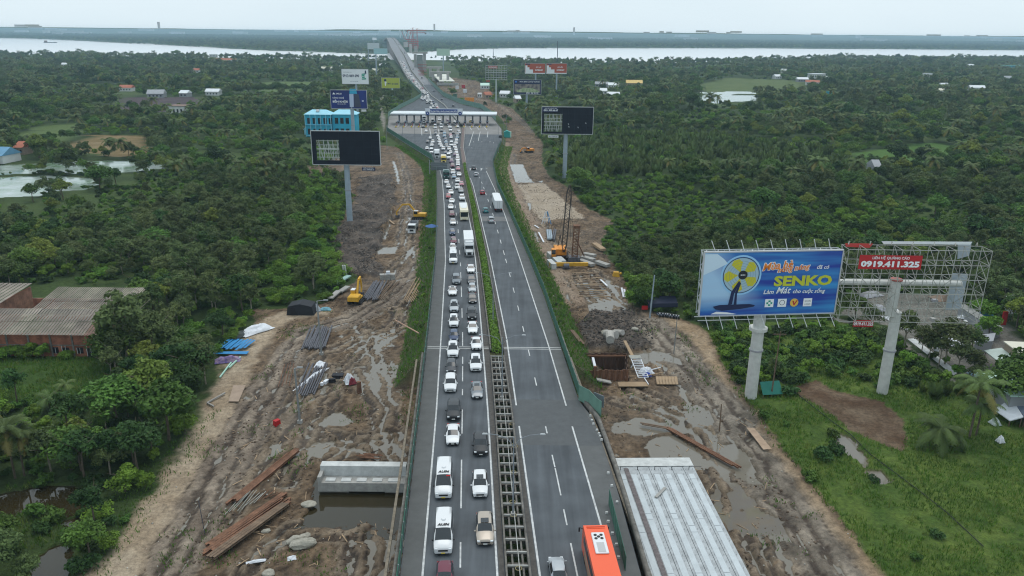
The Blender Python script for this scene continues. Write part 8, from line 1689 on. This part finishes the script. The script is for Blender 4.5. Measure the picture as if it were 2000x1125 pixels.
wz = 6.; P4 = [G(845, 144.5, wz), G(871, 144.5, wz), G(888, 158, wz), G(858, 158, wz)]; dk2 = empty('white_decked_slab', (0, 0, 0), 0, 'white decked slab of the unfinished bridge near the dirt yard', 'bridge deck'); MB().prism([(q_.x, q_.y) for q_ in P4][::-1], wz-1, wz).build('deck', mat('white_deck', (.60, .60, .53), .8, var=.15, scale=.08), dk2); slab_('pier_leg', 863, 160, 884, 165, P4[2].y+2, 3, CONCD, dk2)
slab_('foundation_slab', 853, 162, 895, 167, 735, 4, CONC, None, label='long low pile cap in front of the white decked slab', cat='pile cap')
RS = mat('scaffold_red', (.32, .06, .05), .7)
sf = empty('scaffold', (0, 0, 0), 0, 'red scaffolding tower beside the existing bridge foot', 'scaffold')
for k in range(5): slab_('scaffold_bay', 818+2.2*k, 124+3*k, 819+2.2*k, 150, 1050, 1, RS, sf)
for k in range(4): slab_('scaffold_rail', 816, 126+6*k, 834, 127.2+6*k, 1050, 1, RS, sf)
tr = empty('form_traveller', (0, 0, 0), 0, 'red form travellers on the unfinished main span over the river', 'gantry')
for x0, y0, x1, y1 in ((792, 76.5, 812, 78), (795, 80, 818, 81.5), (799, 84, 817, 85.5), (800, 88, 818, 89), (797, 76, 798, 92), (804, 74, 805, 95), (811, 76, 812, 95), (816, 80, 817, 94)): slab_('truss', x0, y0, x1, y1, 2150, 3, RS if y0 < 90 else CONC, tr)
for x0, y0, x1, y1, D_ in ((799, 86, 804, 104, 1900), (809, 90, 815, 103, 1800), (788, 82, 796, 92, 2300)): slab_('new_pier', x0, y0, x1, y1, D_, 5, CONC, None, label='hazy new river pier at the unfinished bridge, %s' % {1900: 'middle one', 1800: 'right one', 2300: 'left one'}[int(D_)], cat='bridge pier')
def tower_crane(px, top, foot_, jl, jr, jrow, D_, label):
    r = empty('tower_crane', (at(px, foot_, D_).x, D_, 0), 0, label, 'tower crane'); o_ = Vector(r.location); a, b = at(px, foot_, D_)-o_, at(px, top, D_)-o_; w_ = 1.6
    for i, j in ((-1, -1), (1, -1), (1, 1), (-1, 1)): MB().bar((a.x+i*w_/2, j*w_/2, a.z), (a.x+i*w_/2, j*w_/2, b.z), .5).build('mast_chord', RS, r)
    mb = MB(); nz = 16
    for k in range(nz): z0, z1 = a.z+(b.z-a.z)*k/nz, a.z+(b.z-a.z)*(k+1)/nz; mb.bar((a.x-w_/2, -w_/2, z0), (a.x+w_/2, -w_/2, z1), .3)
    mb.build('mast_lattice', RS, r); q0, q1 = at(jl, jrow, D_)-o_, at(jr, jrow-.6, D_)-o_; MB().bar(q0, q1, 1.2, 1.4).build('jib', RS, r); MB().bar(b, q0, .25).bar(b, q1, .25).build('tie', RS, r); MB().box(q1+Vector((0, 0, -1.5)), (4, 3, 4)).build('counterweight', CONCD, r)
tower_crane(807.5, 54, 95, 833, 794, 60, 2150, 'left tower crane over the unfinished bridge'); tower_crane(815.5, 56, 96, 799, 831, 64.5, 2050, 'right tower crane over the unfinished bridge')
for k, (x0, y0, x1, y1) in enumerate(((785, 62, 790, 76), (789, 60, 795, 76), (796, 62, 792, 76), (799, 62, 803, 78), (803, 60, 799, 76), (781, 60, 782, 74), (806, 68, 803, 82))): a, b = at(x0, y0, 2250), at(x1, y1, 2250); MB().bar(a, b, 1.1).box(a, (2.4, 1.5, 1.8)).build('derrick', TARP if k % 2 else RS, None, label='small slanted derrick at the crest of the bridge, %s from the left' % ['second', 'third', 'fourth', 'sixth', 'fifth', 'first', 'seventh'][k], cat='derrick')
# dirt yard objects
for k, (px, py, w_, m_, lb) in enumerate(((917, 198, 18, ORG, 'bright orange hoarding at the edge of the dirt yard'), (889, 190, 8, FGD, 'pale green fence screen beside the road beyond the toll gate'), (905, 172, 6, IR, 'small red cabin in the dirt yard'), (893, 174, 6, TARP, 'small white cabin in the dirt yard'), (908, 181, 6, TARP, 'white cement bags in the dirt yard'))):
    p = on(px, py); w2_ = w_*depth(p)/F; r = empty('yard_cabin' if k else 'hoarding', p, .1*k, lb, 'cabin' if k > 1 else 'hoarding'); MB().box((0, 0, 1.6), (w2_, 3 if k > 1 else .4, 3.2)).build('wall', m_, r); MB().box((0, 0, 3.3), (w2_+.4, 3.4 if k > 1 else .5, .25)).build('roof', m_, r)
obar('plank', None, on(770, 440, .3), on(760, 430, .4), .6, WOOD, .2, label='tan board lying in the left mud above the dump truck', cat='plank')
# ---- far skyline, masts, boat
SKY_ = random.Random(3)
for k in range(70):
    px = SKY_.uniform(-20, 2020); D_ = SKY_.uniform(6500, 11000); x_ = at(px, 70, D_).x; big = SKY_.random()
    w_, h_ = SKY_.uniform(40, 170)*(1.6 if 130 < px < 330 else 1), SKY_.uniform(14, 26)
    if big > .93: w_, h_ = SKY_.uniform(14, 22), SKY_.uniform(70, 120)
    z_ = hz(x_, D_); r = MB().box((0, 0, h_/2), (w_, 30, h_)).box((0, 0, h_+1), (w_*1.02, 32, 2)).build('factory_hall' if h_ < 40 else 'tower_block', (WC['white'], CONCL, TARP)[k % 3], None, label='hazy pale %s on the horizon beyond the river' % ('factory hall' if h_ < 40 else 'tower block'), cat='building', group='hazy %s on the horizon' % ('halls' if h_ < 40 else 'towers'), loc=(x_, D_, z_+8))
for px, py, top, D_, lb in ((1089, 132, 80, 1500, 'slim red and white radio mast behind the red and white billboards'), (963.5, 120, 96, 2000, 'short radio mast at the river bank right of the bridge'), (2, 0, 0, 0, '')):
    if not D_: continue
    a, b = at(px, py, D_), at(px, top, D_); MB().bar(a-Vector((.8, 0, 0)), b-Vector((.2, 0, 0)), .5).bar(a+Vector((.8, 0, 0)), b+Vector((.2, 0, 0)), .5).bar(a, b, .4).build('radio_mast', RST2, None, label=lb, cat='mast')
p = G(98, 83.5, -1.2); r = empty('barge', p, .1, 'dark barge on the river at the upper left', 'boat'); MB().prism([(-26, -5), (22, -5), (30, 0), (22, 5), (-26, 5)], -1, 3).build('hull', RST2, r); MB().box((-18, 0, 6), (10, 8, 6)).build('wheelhouse', RST, r)
# haze
HZ = MB().box((0, 14000-3000, 27), (34000, 30000, 73)).build('haze', [], kind='stuff')
hm = bpy.data.materials.new('haze_air'); hm.use_nodes = True; hn = hm.node_tree; hn.nodes.clear()
ho = hn.nodes.new('ShaderNodeOutputMaterial'); hv = hn.nodes.new('ShaderNodeVolumePrincipled')
hv.inputs['Color'].default_value = (.58, .83, 1., 1); hv.inputs['Density'].default_value = 0.00012; hv.inputs['Anisotropy'].default_value = .2
hn.links.new(hv.outputs[0], ho.inputs['Volume']); HZ.data.materials.clear(); HZ.data.materials.append(hm)
